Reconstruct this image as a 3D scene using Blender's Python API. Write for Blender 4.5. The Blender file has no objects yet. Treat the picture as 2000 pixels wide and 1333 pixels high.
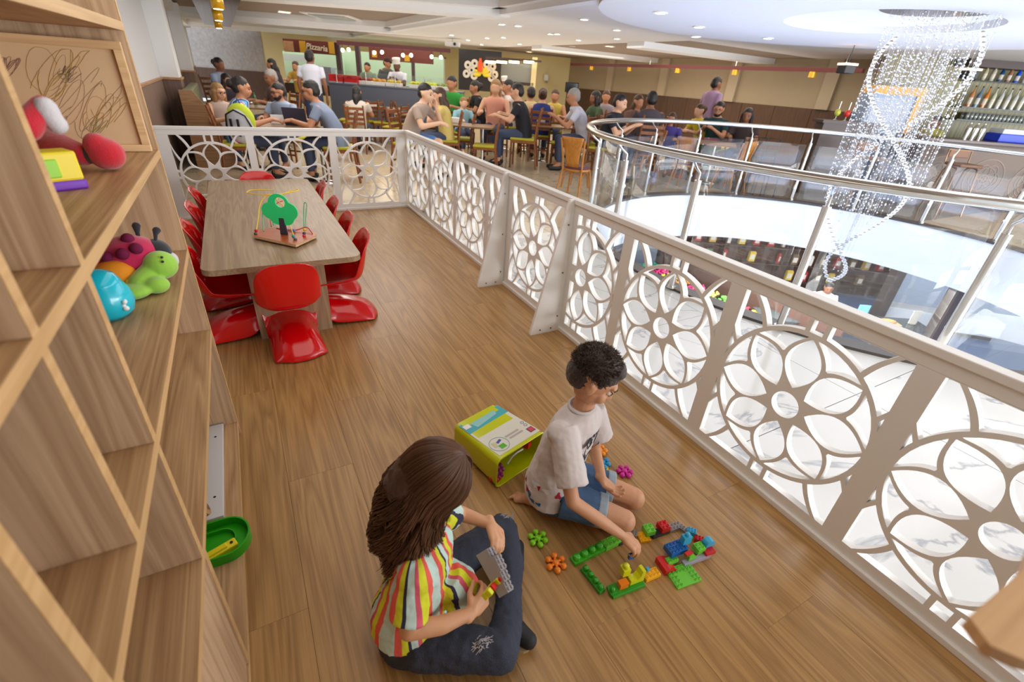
import bpy, bmesh, math, random
import numpy as np
from mathutils import Vector, Matrix, Euler
random.seed(7)
S = bpy.context.scene
COL = S.collection
pi = math.pi
# ------------------------------------------------------------------ camera
CAM_H = 1.58
YAW, PITCH, ROLL, FPX = 0.53127, 0.51482, -0.07505, 903.4
def cam_axes():
    cy, sy = math.cos(YAW), math.sin(YAW)
    f = Vector((sy*math.cos(PITCH), cy*math.cos(PITCH), -math.sin(PITCH)))
    r = Vector((cy, -sy, 0)); d = f.cross(r)
    cr, sr = math.cos(ROLL), math.sin(ROLL)
    return cr*r + sr*d, -sr*r + cr*d, f
CR, CD, CF = cam_axes()
cam_data = bpy.data.cameras.new('camera'); cam = bpy.data.objects.new('camera', cam_data); COL.objects.link(cam)
M3 = Matrix((CR, -CD, -CF)).transposed()
cam.matrix_world = Matrix.Translation((0, 0, CAM_H)) @ M3.to_4x4()
cam_data.sensor_width = 36.0
cam_data.lens = FPX/2000*36.0
cam_data.clip_start = 0.02; cam_data.clip_end = 200
cam_data.dof.use_dof = True; cam_data.dof.focus_distance = 2.3; cam_data.dof.aperture_fstop = 2.8
S.camera = cam
# ------------------------------------------------------------------ world, lights, exposure
S.view_settings.view_transform = 'Standard'; S.view_settings.look = 'None'
S.view_settings.gamma = 1.0; S.view_settings.use_curve_mapping = False
S.view_settings.exposure = 0.40
S.cycles.max_bounces = 7; S.cycles.transparent_max_bounces = 24
S.cycles.caustics_reflective = False; S.cycles.caustics_refractive = False
W = bpy.data.worlds.new('world'); S.world = W; W.use_nodes = True
_bg = W.node_tree.nodes['Background']; _bg.inputs[0].default_value = (0.86, 0.93, 1.0, 1); _bg.inputs[1].default_value = 0.9
def area(name, loc, rot, sx, sy, power, col=(1, 1, 1)):
    l = bpy.data.lights.new(name, 'AREA'); l.shape = 'RECTANGLE'; l.size = sx; l.size_y = sy; l.energy = power; l.color = col
    o = bpy.data.objects.new(name, l); COL.objects.link(o); o.location = loc; o.rotation_euler = rot
    return o
# daylight through the glass front behind the camera, soft ceiling light fields of the hall, and added fills
area('window_daylight', (7.4, -3.6, 1.3), (math.radians(90), 0, 0), 10.6, 2.4, 500, (0.98, 0.99, 1.0))
area('atrium_daylight', (15.0, -3.0, 1.2), (math.radians(90), 0, math.radians(55)), 8, 2.4, 260, (0.93, 0.97, 1.0))
area('play_area_ceiling_light', (0.7, 2.6, 2.40), (0, 0, 0), 1.6, 6.0, 30, (1.0, 0.95, 0.88))
area('hall_ceiling_light', (5.5, 13.0, 2.38), (0, 0, 0), 11, 8, 235, (1.0, 0.93, 0.83))
area('hall_bounce_fill', (6.5, 12.0, 1.95), (math.radians(180), 0, 0), 11, 9, 100, (1.0, 0.95, 0.88))  # added up-facing fill, imitates light bounced onto the ceiling
area('atrium_bounce_fill', (6.3, 3.0, 0.2), (math.radians(180), 0, 0), 5, 5, 36, (0.98, 0.99, 1.0))  # added up-facing fill in the opening, brightens the ceiling disc
area('far_hall_fill', (4.0, 18.6, 2.38), (0, 0, math.radians(-30)), 12, 2.5, 170, (1.0, 0.93, 0.8))  # extra fill added to brighten the far cream wall
area('left_aisle_fill', (1.2, 8.6, 2.40), (0, 0, 0), 3.0, 4.0, 80, (1.0, 0.94, 0.86))  # extra fill added to brighten the left wall
area('right_hall_light', (10.5, 9.0, 2.33), (0, 0, 0), 2.5, 6.0, 80, (1.0, 0.88, 0.72))
area('atrium_shaft_fill', (7.0, 3.2, -0.9), (0, 0, 0), 5, 5, 900, (1.0, 1.0, 1.0))  # added fill hanging free in the shaft, whitens the fascia
area('atrium_ceiling_light', (6.2, 2.9, 2.36), (0, 0, 0), 5.2, 4.5, 110, (1.0, 1.0, 1.0))

# ------------------------------------------------------------------ placing helpers (true positions in metres)
def ray(px, py): return CR*((px-1000)/FPX) + CD*((py-666.5)/FPX) + CF
def at_z(px, py, z=0.0):
    d = ray(px, py); t = (z-CAM_H)/d.z; return Vector((0, 0, CAM_H)) + d*t
def at_y(px, py, Y):
    d = ray(px, py); return Vector((0, 0, CAM_H)) + d*(Y/d.y)
def at_x(px, py, X):
    d = ray(px, py); return Vector((0, 0, CAM_H)) + d*(X/d.x)
RH = Vector((math.cos(YAW), -math.sin(YAW), 0)); FH = Vector((math.sin(YAW), math.cos(YAW), 0))
def at_d(px, py, D):
    d = ray(px, py); return Vector((0, 0, CAM_H)) + d*(D/d.dot(FH))
def uv(u, D, z=0.0):
    p = RH*u + FH*D; return Vector((p.x, p.y, z))

def nth(i): return ('first', 'second', 'third', 'fourth', 'fifth', 'sixth', 'seventh', 'eighth', 'ninth', 'tenth', 'eleventh', 'twelfth', 'thirteenth', 'fourteenth', 'fifteenth', 'sixteenth', 'seventeenth', 'eighteenth', 'nineteenth', 'twentieth')[i]
# ------------------------------------------------------------------ materials
def lin(c):
    c = c/255.0
    return c/12.92 if c <= 0.04045 else ((c+0.055)/1.055)**2.4
def C(r, g, b): return (lin(r), lin(g), lin(b), 1)
_mats = {}
def mat(name, col, rough=0.5, metal=0.0, coat=0.0, emit=None, es=1.0, sheen=0.0, trans=0.0, spec=0.5, sss=0.0, bump=0.0, bscale=200, var=0.0, vscale=8):
    if name in _mats: return _mats[name]
    m = bpy.data.materials.new(name); m.use_nodes = True; nt = m.node_tree; b = nt.nodes['Principled BSDF']
    b.inputs['Base Color'].default_value = col; b.inputs['Roughness'].default_value = rough
    b.inputs['Metallic'].default_value = metal; b.inputs['Coat Weight'].default_value = coat; b.inputs['Coat Roughness'].default_value = 0.06
    b.inputs['Specular IOR Level'].default_value = spec
    if sheen: b.inputs['Sheen Weight'].default_value = sheen
    if trans: b.inputs['Transmission Weight'].default_value = trans
    if sss:
        b.inputs['Subsurface Weight'].default_value = sss; b.inputs['Subsurface Scale'].default_value = 0.01
        b.inputs['Subsurface Radius'].default_value = (1, .4, .2)
    if emit:
        b.inputs['Emission Color'].default_value = emit; b.inputs['Emission Strength'].default_value = es
    tc = None
    if bump or var:
        tc = nt.nodes.new('ShaderNodeTexCoord')
    if bump:
        n = nt.nodes.new('ShaderNodeTexNoise'); n.inputs['Scale'].default_value = bscale; n.inputs['Detail'].default_value = 3
        bp = nt.nodes.new('ShaderNodeBump'); bp.inputs['Strength'].default_value = bump; bp.inputs['Distance'].default_value = 0.004
        nt.links.new(tc.outputs['Object'], n.inputs['Vector']); nt.links.new(n.outputs['Fac'], bp.inputs['Height']); nt.links.new(bp.outputs['Normal'], b.inputs['Normal'])
    if var:
        n = nt.nodes.new('ShaderNodeTexNoise'); n.inputs['Scale'].default_value = vscale; n.inputs['Detail'].default_value = 4
        r = nt.nodes.new('ShaderNodeMapRange'); r.inputs['To Min'].default_value = 1-var; r.inputs['To Max'].default_value = 1+var
        hs = nt.nodes.new('ShaderNodeHueSaturation'); hs.inputs['Color'].default_value = col
        nt.links.new(tc.outputs['Object'], n.inputs['Vector']); nt.links.new(n.outputs['Fac'], r.inputs['Value'])
        nt.links.new(r.outputs['Result'], hs.inputs['Value']); nt.links.new(hs.outputs['Color'], b.inputs['Base Color'])
    _mats[name] = m; return m
def wood(name, light, dark, axis=1, rough=0.4, fig=1.0, sc=1.0, spec=0.4, contrast=1.0, rnd=0.06):
    if name in _mats: return _mats[name]
    m = bpy.data.materials.new(name); m.use_nodes = True; nt = m.node_tree; N = nt.nodes; L = nt.links; b = N['Principled BSDF']
    tc = N.new('ShaderNodeTexCoord'); oi = N.new('ShaderNodeObjectInfo')
    ad = N.new('ShaderNodeVectorMath'); ad.operation = 'ADD'
    cx = N.new('ShaderNodeCombineXYZ')
    ml = N.new('ShaderNodeMath'); ml.operation = 'MULTIPLY'; ml.inputs[1].default_value = 37.0
    L.new(oi.outputs['Random'], ml.inputs[0])
    for i in range(3): L.new(ml.outputs[0], cx.inputs[i])
    L.new(tc.outputs['Object'], ad.inputs[0]); L.new(cx.outputs[0], ad.inputs[1])
    mp = N.new('ShaderNodeMapping'); s = [11.0*sc]*3; s[axis] = 0.55*sc; mp.inputs['Scale'].default_value = s
    L.new(ad.outputs[0], mp.inputs['Vector'])
    n1 = N.new('ShaderNodeTexNoise'); n1.inputs['Scale'].default_value = 1.0; n1.inputs['Detail'].default_value = 2; n1.inputs['Distortion'].default_value = 0.4*fig
    L.new(mp.outputs[0], n1.inputs['Vector'])
    # growth rings: contours of the stretched noise
    mm = N.new('ShaderNodeMath'); mm.operation = 'MULTIPLY'; mm.inputs[1].default_value = 16.0; L.new(n1.outputs['Fac'], mm.inputs[0])
    fr = N.new('ShaderNodeMath'); fr.operation = 'PINGPONG'; fr.inputs[1].default_value = 1.0; L.new(mm.outputs[0], fr.inputs[0])
    mp2 = N.new('ShaderNodeMapping'); s2 = [210.0*sc]*3; s2[axis] = 3.5*sc; mp2.inputs['Scale'].default_value = s2
    L.new(ad.outputs[0], mp2.inputs['Vector'])
    n2 = N.new('ShaderNodeTexNoise'); n2.inputs['Scale'].default_value = 1.0; n2.inputs['Detail'].default_value = 3
    L.new(mp2.outputs[0], n2.inputs['Vector'])
    a1 = N.new('ShaderNodeMath'); a1.operation = 'MULTIPLY'; a1.inputs[1].default_value = 0.42; L.new(fr.outputs[0], a1.inputs[0])
    a2 = N.new('ShaderNodeMath'); a2.operation = 'MULTIPLY_ADD'; a2.inputs[1].default_value = 0.65; L.new(n2.outputs['Fac'], a2.inputs[0]); L.new(a1.outputs[0], a2.inputs[2])
    a3 = N.new('ShaderNodeMath'); a3.operation = 'MULTIPLY_ADD'; a3.inputs[1].default_value = rnd*6; L.new(oi.outputs['Random'], a3.inputs[0]); L.new(a2.outputs[0], a3.inputs[2])
    cr = N.new('ShaderNodeValToRGB'); e = cr.color_ramp.elements
    e[0].position = 0.5-0.38/contrast; e[0].color = dark; e[1].position = 0.5+0.42/contrast; e[1].color = light
    L.new(a3.outputs[0], cr.inputs[0]); L.new(cr.outputs[0], b.inputs['Base Color'])
    b.inputs['Roughness'].default_value = rough; b.inputs['Specular IOR Level'].default_value = spec
    bp = N.new('ShaderNodeBump'); bp.inputs['Strength'].default_value = 0.12; bp.inputs['Distance'].default_value = 0.002
    L.new(n2.outputs['Fac'], bp.inputs['Height']); L.new(bp.outputs['Normal'], b.inputs['Normal'])
    _mats[name] = m; return m
def marble(name, base, vein, scale=1.3, rough=0.12):
    m = bpy.data.materials.new(name); m.use_nodes = True; nt = m.node_tree; N = nt.nodes; L = nt.links; b = N['Principled BSDF']
    tc = N.new('ShaderNodeTexCoord'); oi = N.new('ShaderNodeObjectInfo'); ad = N.new('ShaderNodeVectorMath'); ad.operation = 'ADD'
    vm = N.new('ShaderNodeVectorMath'); vm.operation = 'SCALE'; vm.inputs[0].default_value = (9, 5, 7); L.new(oi.outputs['Random'], vm.inputs['Scale'])
    L.new(tc.outputs['Object'], ad.inputs[0]); L.new(vm.outputs[0], ad.inputs[1])
    n = N.new('ShaderNodeTexNoise'); n.inputs['Scale'].default_value = scale; n.inputs['Detail'].default_value = 7; n.inputs['Distortion'].default_value = 1.6
    L.new(ad.outputs[0], n.inputs['Vector'])
    cr = N.new('ShaderNodeValToRGB'); e = cr.color_ramp.elements
    e[0].position = 0.485; e[0].color = base; e[1].position = 0.515; e[1].color = base
    k = cr.color_ramp.elements.new(0.5); k.color = vein
    L.new(n.outputs['Fac'], cr.inputs[0]); L.new(cr.outputs[0], b.inputs['Base Color']); b.inputs['Roughness'].default_value = rough
    return m
def glass_mat(name, tint=(0.97, 0.985, 0.98, 1), refl=0.5):
    m = bpy.data.materials.new(name); m.use_nodes = True; nt = m.node_tree; N = nt.nodes; L = nt.links
    for n in list(N):
        if n.type != 'OUTPUT_MATERIAL': N.remove(n)
    out = [n for n in N if n.type == 'OUTPUT_MATERIAL'][0]
    t = N.new('ShaderNodeBsdfTransparent'); t.inputs[0].default_value = tint
    g = N.new('ShaderNodeBsdfGlossy'); g.inputs['Roughness'].default_value = 0.01
    lw = N.new('ShaderNodeLayerWeight'); lw.inputs['Blend'].default_value = .5
    pw = N.new('ShaderNodeMath'); pw.operation = 'POWER'; pw.inputs[1].default_value = 4.0; L.new(lw.outputs['Facing'], pw.inputs[0])
    mu = N.new('ShaderNodeMath'); mu.operation = 'MULTIPLY_ADD'; mu.inputs[1].default_value = refl; mu.inputs[2].default_value = .075; L.new(pw.outputs[0], mu.inputs[0])
    mx = N.new('ShaderNodeMixShader'); L.new(mu.outputs[0], mx.inputs[0]); L.new(t.outputs[0], mx.inputs[1]); L.new(g.outputs[0], mx.inputs[2])
    L.new(mx.outputs[0], out.inputs['Surface']); return m

WOODY = wood('oak laminate floor', C(190, 148, 92), C(134, 96, 50), axis=1, rough=0.33, spec=0.5, rnd=0.012, fig=1.0)
SHX = wood('shelf oak along x', C(205, 168, 128), C(150, 112, 76), axis=0, rough=0.5, rnd=0.02)
SHY = wood('shelf oak along y', C(200, 162, 118), C(138, 100, 62), axis=1, rough=0.5, rnd=0.02)
SHZ = wood('shelf oak upright', C(212, 180, 146), C(160, 126, 94), axis=2, rough=0.5, rnd=0.02)
EDGE = wood('shelf edge banding', C(214, 176, 126), C(186, 146, 98), axis=1, rough=0.45, rnd=0.01)
TBL = wood('greyish oak laminate', C(178, 150, 118), C(132, 106, 80), axis=1, rough=0.38, rnd=0.01, fig=1.6)
TBLZ = wood('greyish oak laminate upright', C(190, 162, 130), C(146, 118, 90), axis=2, rough=0.45, rnd=0.01)
WHITE = mat('white lacquered panel', C(236, 234, 230), 0.38, spec=0.5)
WHITE_P = mat('white painted plaster', C(232, 232, 232), 0.8)
RED = mat('glossy red plastic', C(214, 6, 14), 0.16, coat=0.6)
CHROME = mat('polished stainless steel', C(205, 203, 198), 0.16, metal=1.0)
MARB = marble('lit white porcelain marble', C(212, 210, 206), C(160, 160, 164), scale=.8, rough=0.14)  # tiles near the fence: strong light put into the paler colour
MARBB = marble('beige porcelain marble', C(196, 178, 150), C(160, 140, 114), scale=1.0, rough=0.16)
MARBD = marble('shaded grey porcelain marble', C(128, 120, 110), C(96, 90, 84), scale=1.0, rough=0.16)  # tiles beyond the opening: shade put into the darker colour
GLASS = glass_mat('clear glass', refl=0.55)
DARK = mat('black matte', C(22, 21, 22), 0.5)
DKWOOD = wood('dark walnut panelling', C(98, 70, 52), C(56, 38, 28), axis=2, rough=0.5)
MIDWOOD = wood('brown grey wainscot', C(128, 104, 92), C(92, 70, 60), axis=2, rough=0.55)

# ------------------------------------------------------------------ mesh builder
class MB:
    def __init__(s): s.v = []; s.f = []; s.sm = []; s.mi = []
    def add(s, vs, fs, sm=False, mi=0, M=None):
        o = len(s.v)
        for p in vs:
            p = Vector(p)
            if M is not None: p = M @ p
            s.v.append((p.x, p.y, p.z))
        for f in fs:
            s.f.append([i+o for i in f]); s.sm.append(sm); s.mi.append(mi)
        return s
    def box(s, x0, x1, y0, y1, z0, z1, M=None, mi=0):
        return s.add([(x0,y0,z0),(x1,y0,z0),(x1,y1,z0),(x0,y1,z0),(x0,y0,z1),(x1,y0,z1),(x1,y1,z1),(x0,y1,z1)],
                     [(0,3,2,1),(4,5,6,7),(0,1,5,4),(1,2,6,5),(2,3,7,6),(3,0,4,7)], False, mi, M)
    def cyl(s, p0, p1, r0, r1=None, n=12, caps=True, mi=0, M=None, sm=True):
        p0 = Vector(p0); p1 = Vector(p1); r1 = r0 if r1 is None else r1
        d = (p1-p0).normalized(); a = d.orthogonal().normalized(); b = d.cross(a)
        vs = []
        for p, r in ((p0, r0), (p1, r1)):
            for i in range(n):
                t = 2*pi*i/n; vs.append(p + a*(r*math.cos(t)) + b*(r*math.sin(t)))
        s.add(vs, [(i, (i+1) % n, n+(i+1) % n, n+i) for i in range(n)], sm, mi, M)
        if caps: s.add(vs, [tuple(range(n-1, -1, -1)), tuple(range(n, 2*n))], False, mi, M)
        return s
    def tube(s, pts, r, n=8, closed=False, mi=0, M=None, caps=True):
        pts = [Vector(p) for p in pts]; k = len(pts); rr = r if isinstance(r, (list, tuple)) else [r]*k
        prev = None; vs = []
        for i in range(k):
            if closed: d = pts[(i+1) % k]-pts[i-1]
            else: d = pts[min(i+1, k-1)]-pts[max(i-1, 0)]
            if d.length < 1e-9: d = Vector((0, 0, 1))
            d.normalize()
            if prev is None: a = d.orthogonal().normalized()
            else:
                a = prev - d*prev.dot(d)
                a = a.normalized() if a.length > 1e-6 else d.orthogonal().normalized()
            prev = a; b = d.cross(a)
            for j in range(n):
                t = 2*pi*j/n; vs.append(pts[i] + a*(rr[i]*math.cos(t)) + b*(rr[i]*math.sin(t)))
        fs = []
        for i in range(k if closed else k-1):
            i2 = (i+1) % k
            for j in range(n):
                j2 = (j+1) % n; fs.append((i*n+j, i*n+j2, i2*n+j2, i2*n+j))
        s.add(vs, fs, True, mi, M)
        if caps and not closed: s.add(vs, [tuple(range(n-1, -1, -1)), tuple(range((k-1)*n, k*n))], False, mi, M)
        return s
    def sph(s, c, r, n=14, m=8, M=None, mi=0):
        c = Vector(c); r = (r, r, r) if not isinstance(r, (list, tuple)) else r
        vs = [Vector((0, 0, r[2]))]
        for i in range(1, m):
            a = pi*i/m
            for j in range(n):
                t = 2*pi*j/n; vs.append(Vector((r[0]*math.sin(a)*math.cos(t), r[1]*math.sin(a)*math.sin(t), r[2]*math.cos(a))))
        vs.append(Vector((0, 0, -r[2])))
        fs = [(0, 1+j, 1+(j+1) % n) for j in range(n)]
        for i in range(m-2):
            for j in range(n):
                a = 1+i*n+j; b = 1+i*n+(j+1) % n; fs.append((a, a+n, b+n, b))
        e = len(vs)-1; o = 1+(m-2)*n
        fs += [(e, o+(j+1) % n, o+j) for j in range(n)]
        if M is not None and isinstance(M, Matrix) and len(M) == 3:   # rotation about the centre
            vs = [c + M @ p for p in vs]; M = None
        else: vs = [c + p for p in vs]
        return s.add(vs, fs, True, mi, M)
    def lathe(s, prof, n=20, M=None, mi=0, c=(0, 0, 0)):
        vs = []
        for r, z in prof:
            for j in range(n):
                t = 2*pi*j/n; vs.append((c[0]+r*math.cos(t), c[1]+r*math.sin(t), c[2]+z))
        k = len(prof); fs = [(i*n+j, i*n+(j+1) % n, (i+1)*n+(j+1) % n, (i+1)*n+j) for i in range(k-1) for j in range(n)]
        s.add(vs, fs, True, mi, M)
        s.add(vs, [tuple(range(n-1, -1, -1)), tuple(range((k-1)*n, k*n))], False, mi, M); return s
    def prism(s, poly, z0, z1, M=None, mi=0, sm=False):
        n = len(poly); vs = [(x, y, z0) for x, y in poly]+[(x, y, z1) for x, y in poly]
        s.add(vs, [tuple(range(n-1, -1, -1)), tuple(range(n, 2*n))], False, mi, M)
        s.add(vs, [(i, (i+1) % n, n+(i+1) % n, n+i) for i in range(n)], sm, mi, M); return s
    def strip(s, pts, w, z0, z1, closed=False, M=None, mi=0):
        # flat bar of width w following 2D points, extruded z0..z1
        k = len(pts); L = []; R = []
        for i in range(k):
            a = pts[i-1] if (closed or i > 0) else pts[i]; b = pts[(i+1) % k] if (closed or i < k-1) else pts[i]
            dx, dy = b[0]-a[0], b[1]-a[1]; l = math.hypot(dx, dy) or 1; nx, ny = -dy/l*w/2, dx/l*w/2
            L.append((pts[i][0]+nx, pts[i][1]+ny)); R.append((pts[i][0]-nx, pts[i][1]-ny))
        vs = [(x, y, z0) for x, y in L]+[(x, y, z0) for x, y in R]+[(x, y, z1) for x, y in L]+[(x, y, z1) for x, y in R]
        fs = []
        for i in range(k if closed else k-1):
            j = (i+1) % k
            fs += [(i, k+i, k+j, j)[::-1], (2*k+i, 3*k+i, 3*k+j, 2*k+j), (i, j, 2*k+j, 2*k+i)[::-1], (k+i, 3*k+i, 3*k+j, k+j)[::-1]]
        if not closed: fs += [(0, 2*k, 3*k, k), (k-1, 2*k-1, 4*k-1, 3*k-1)]
        return s.add(vs, fs, False, mi, M)
    def mesh(s, name):
        me = bpy.data.meshes.new(name); me.from_pydata(s.v, [], s.f)
        me.polygons.foreach_set('use_smooth', s.sm); me.polygons.foreach_set('material_index', s.mi); me.update()
        return me
    def obj(s, name, m, parent=None, center=False, bevel=0, seg=2, fix=False):
        if center and s.v:
            a = np.array(s.v); c = (a.min(0)+a.max(0))/2
            s.v = [tuple(p) for p in (a-c)]
        me = s.mesh(name)
        if fix:
            bm = bmesh.new(); bm.from_mesh(me); bmesh.ops.recalc_face_normals(bm, faces=bm.faces); bm.to_mesh(me); bm.free()
        for q in (m if isinstance(m, (list, tuple)) else [m]): me.materials.append(q)
        o = bpy.data.objects.new(name, me); COL.objects.link(o)
        if center and s.v: o.location = c
        if parent is not None: o.parent = parent
        if bevel:
            b = o.modifiers.new('bevel', 'BEVEL'); b.width = bevel; b.segments = seg; b.limit_method = 'ANGLE'; b.harden_normals = False
        return o
def tag(o, label=None, cat=None, group=None, kind=None):
    if label: o['label'] = label
    if cat: o['category'] = cat
    if group: o['group'] = group
    if kind: o['kind'] = kind
    return o
def thing(name, label, cat, loc=(0, 0, 0), rz=0.0, group=None, rot=None, sc=None):
    o = bpy.data.objects.new(name, None); COL.objects.link(o); o.location = loc
    o.rotation_euler = rot if rot is not None else (0, 0, rz); o.empty_display_size = 0.1
    if sc: o.scale = (sc, sc, sc)
    return tag(o, label, cat, group)
def dup(src, loc=None, rz=None, label=None, group=None, sc=None, rot=None):
    def cp(o, par):
        c = o.copy(); COL.objects.link(c)
        if par is not None: c.parent = par
        for ch in kids(o): cp(ch, c)
        return c
    c = cp(src, None)
    if loc is not None: c.location = loc
    if rz is not None: c.rotation_euler = (0, 0, rz)
    if rot is not None: c.rotation_euler = rot
    if label: c['label'] = label
    if group: c['group'] = group
    if sc: c.scale = (sc, sc, sc)
    return c
def kids(o): return [x for x in list(COL.objects) if x.parent == o]
def clip(o, planes):
    # cut an object's mesh with planes (co, no): keeps the side opposite to the normal
    bm = bmesh.new(); bm.from_mesh(o.data)
    for co, no in planes:
        r = bmesh.ops.bisect_plane(bm, geom=bm.verts[:]+bm.edges[:]+bm.faces[:], plane_co=co, plane_no=no, clear_outer=True)
        ed = [e for e in r['geom_cut'] if isinstance(e, bmesh.types.BMEdge)]
        if ed: bmesh.ops.holes_fill(bm, edges=ed)
    bm.to_mesh(o.data); bm.free(); return o
def struct(o, label=None):
    o['kind'] = 'structure'
    if label: o['label'] = label
    return o
# ================================================================== SETTING
HC = (6.28, 3.02); HR = 2.97          # round opening in the floor
FEN_X = 1.85; FEN_Y = 6.157; FEN_H = 0.94
WL = -0.92                            # left wall
# ---- floor: oak laminate planks of the play area
floor = bpy.data.objects.new('floor', None); COL.objects.link(floor); struct(floor, 'oak laminate planks and pale porcelain tiles of the upper floor')
PW = 0.2725
xs = [0.192 + PW*k for k in range(-4, 7)]
k = 0
for i in range(len(xs)-1):
    x0, x1 = xs[i], min(xs[i+1], 1.905)
    y = -1.3 - [0.0, 0.83, 0.35, 1.1, 0.6][i % 5]
    while y < FEN_Y+0.02:
        y2 = min(y+1.36, FEN_Y+0.03)
        y1 = max(y, -1.3)
        if y2-y1 > 0.05:
            MB().box(x0+.0004, x1-.0004, y1+.0002, y2-.0002, -0.012, 0).obj('plank', WOODY, floor, center=True, bevel=0.0005, seg=1)
        y = y2
    k += 1
MB().box(-0.95, 1.91, -1.35, FEN_Y+.04, -0.3, -0.0125).obj('floor_slab', mat('floor slab edge', C(58, 46, 38), 0.7), floor)
# ---- porcelain tiles around the round opening
def ring_floor(x0, x1, y0, y1, z, n=96):
    bm = bmesh.new(); inner = []; outer = []
    for i in range(n):
        t = 2*pi*i/n; c, s_ = math.cos(t), math.sin(t)
        inner.append(bm.verts.new((HC[0]+HR*c, HC[1]+HR*s_, z)))
        k = min(((x1-HC[0])/c if c > 1e-9 else 1e9), ((x0-HC[0])/c if c < -1e-9 else 1e9), ((y1-HC[1])/s_ if s_ > 1e-9 else 1e9), ((y0-HC[1])/s_ if s_ < -1e-9 else 1e9))
        outer.append(bm.verts.new((HC[0]+k*c, HC[1]+k*s_, z)))
    for i in range(n):
        bm.faces.new((inner[i], outer[i], outer[(i+1) % n], inner[(i+1) % n]))
    return bm
X1, Y1, Y0 = 13.6, 24.0, -1.4
base_bm = ring_floor(1.91, X1, Y0, 7.6, 0.0, 96)
tile_me = bpy.data.meshes.new('ring'); base_bm.to_mesh(tile_me); base_bm.free()
def tile(x0, x1, y0, y1, m):
    inside_near = math.hypot(max(x0-HC[0], HC[0]-x1, 0), max(y0-HC[1], HC[1]-y1, 0)) < HR+0.01
    if inside_near and y0 < 7.6 and x0 > 1.9:
        bm = bmesh.new(); bm.from_mesh(tile_me)
        for co, no in (((x0, 0, 0), (-1, 0, 0)), ((x1, 0, 0), (1, 0, 0)), ((0, y0, 0), (0, -1, 0)), ((0, y1, 0), (0, 1, 0))):
            bmesh.ops.bisect_plane(bm, geom=bm.verts[:]+bm.edges[:]+bm.faces[:], plane_co=co, plane_no=no, clear_outer=True)
        if not bm.faces: bm.free(); return
        bmesh.ops.remove_doubles(bm, verts=bm.verts, dist=1e-5)
        bmesh.ops.dissolve_limit(bm, angle_limit=0.02, verts=bm.verts, edges=bm.edges)
        r = bmesh.ops.extrude_face_region(bm, geom=bm.faces[:])
        for v in r['geom']:
            if isinstance(v, bmesh.types.BMVert): v.co.z -= 0.012
        bmesh.ops.recalc_face_normals(bm, faces=bm.faces)
        me = bpy.data.meshes.new('tile'); bm.to_mesh(me); bm.free(); me.materials.append(m)
        o = bpy.data.objects.new('tile', me); COL.objects.link(o); o.parent = floor
    else:
        MB().box(x0, x1, y0, y1, -0.012, 0).obj('tile', m, floor, center=True)
TS = 1.2; g = 0.0025
nx = int((X1-1.91)/TS)+1; ny = int((Y1-Y0)/TS)+1
for i in range(nx):
    for j in range(ny):
        x0 = 1.91+i*TS; y0 = -1.4+j*TS; x1 = min(x0+TS, X1); y1 = y0+TS
        if x1-x0 < .1: continue
        m = MARB if (x0 < 3.9 and y0 < 4.5) else (MARBD if (x0 > 7.0 and y0 > 3.0 and y0 < 9) else MARBB)
        tile(x0+g, x1-g, y0+g, y1-g, m)
for i in range(3):
    for j in range(15):
        x0 = -1.69+i*TS; y0 = FEN_Y+.05+j*TS
        tile(x0+g, x0+TS-g, y0+g, y0+TS-g, MARBB)
bm = ring_floor(1.91, X1, Y0, Y1, -0.0125, 128)
r = bmesh.ops.extrude_face_region(bm, geom=bm.faces[:])
for v in r['geom']:
    if isinstance(v, bmesh.types.BMVert): v.co.z = -0.3
bmesh.ops.recalc_face_normals(bm, faces=bm.faces)
me = bpy.data.meshes.new('screed'); bm.to_mesh(me); bm.free(); me.materials.append(mat('tile grout', C(150, 144, 136), 0.8))
o = bpy.data.objects.new('screed', me); COL.objects.link(o); o.parent = floor
MB().box(-1.7, 1.91, FEN_Y+.04, Y1, -0.3, -0.0125).obj('screed', mat('tile grout', None), floor)
# ---- white fascia ring of the opening with a dark stone curb on top
def ring_wall(mb, cx, cy, r0, r1, z0, z1, n=128, a0=0, a1=2*pi):
    full = abs(a1-a0-2*pi) < 1e-6; m = n if full else n+1
    vs = []
    for i in range(m):
        t = a0+(a1-a0)*i/n; c, s_ = math.cos(t), math.sin(t)
        vs += [(cx+r0*c, cy+r0*s_, z0), (cx+r1*c, cy+r1*s_, z0), (cx+r1*c, cy+r1*s_, z1), (cx+r0*c, cy+r0*s_, z1)]
    fs = []
    for i in range(n):
        a = 4*i; b = 4*((i+1) % m)
        for q in range(4): fs.append((a+q, a+(q+1) % 4, b+(q+1) % 4, b+q))
    if not full: fs += [(0, 3, 2, 1), (4*n, 4*n+1, 4*n+2, 4*n+3)]
    mb.add(vs, fs, True)
    return mb
def ring_obj(name, m, *a, parent=None, **k):
    mb = MB(); ring_wall(mb, *a, **k); o = mb.obj(name, m, parent, fix=True)
    s_ = o.modifiers.new('split', 'EDGE_SPLIT'); s_.split_angle = 0.7
    return o
struct(ring_obj('trim_1', WHITE_P, HC[0], HC[1], HR-0.03, HR+0.03, -0.76, -0.006), 'white curved fascia inside the round floor opening')
struct(ring_obj('trim_2', mat('dark stone curb', C(70, 62, 58), 0.3), HC[0], HC[1], HR-0.05, HR+0.10, -0.0125, 0.022), 'dark stone curb around the round floor opening')
# slab underside / lower level ceiling
bm = ring_floor(-2.0, 17.0, -3.5, 24.0, -0.76, 96)
me = bpy.data.meshes.new('ceiling'); bm.to_mesh(me); bm.free(); me.materials.append(WHITE_P)
o = bpy.data.objects.new('ceiling_lower', me); COL.objects.link(o); o.name = 'ceiling.001'; struct(o, 'white ceiling of the lower floor')
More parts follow.
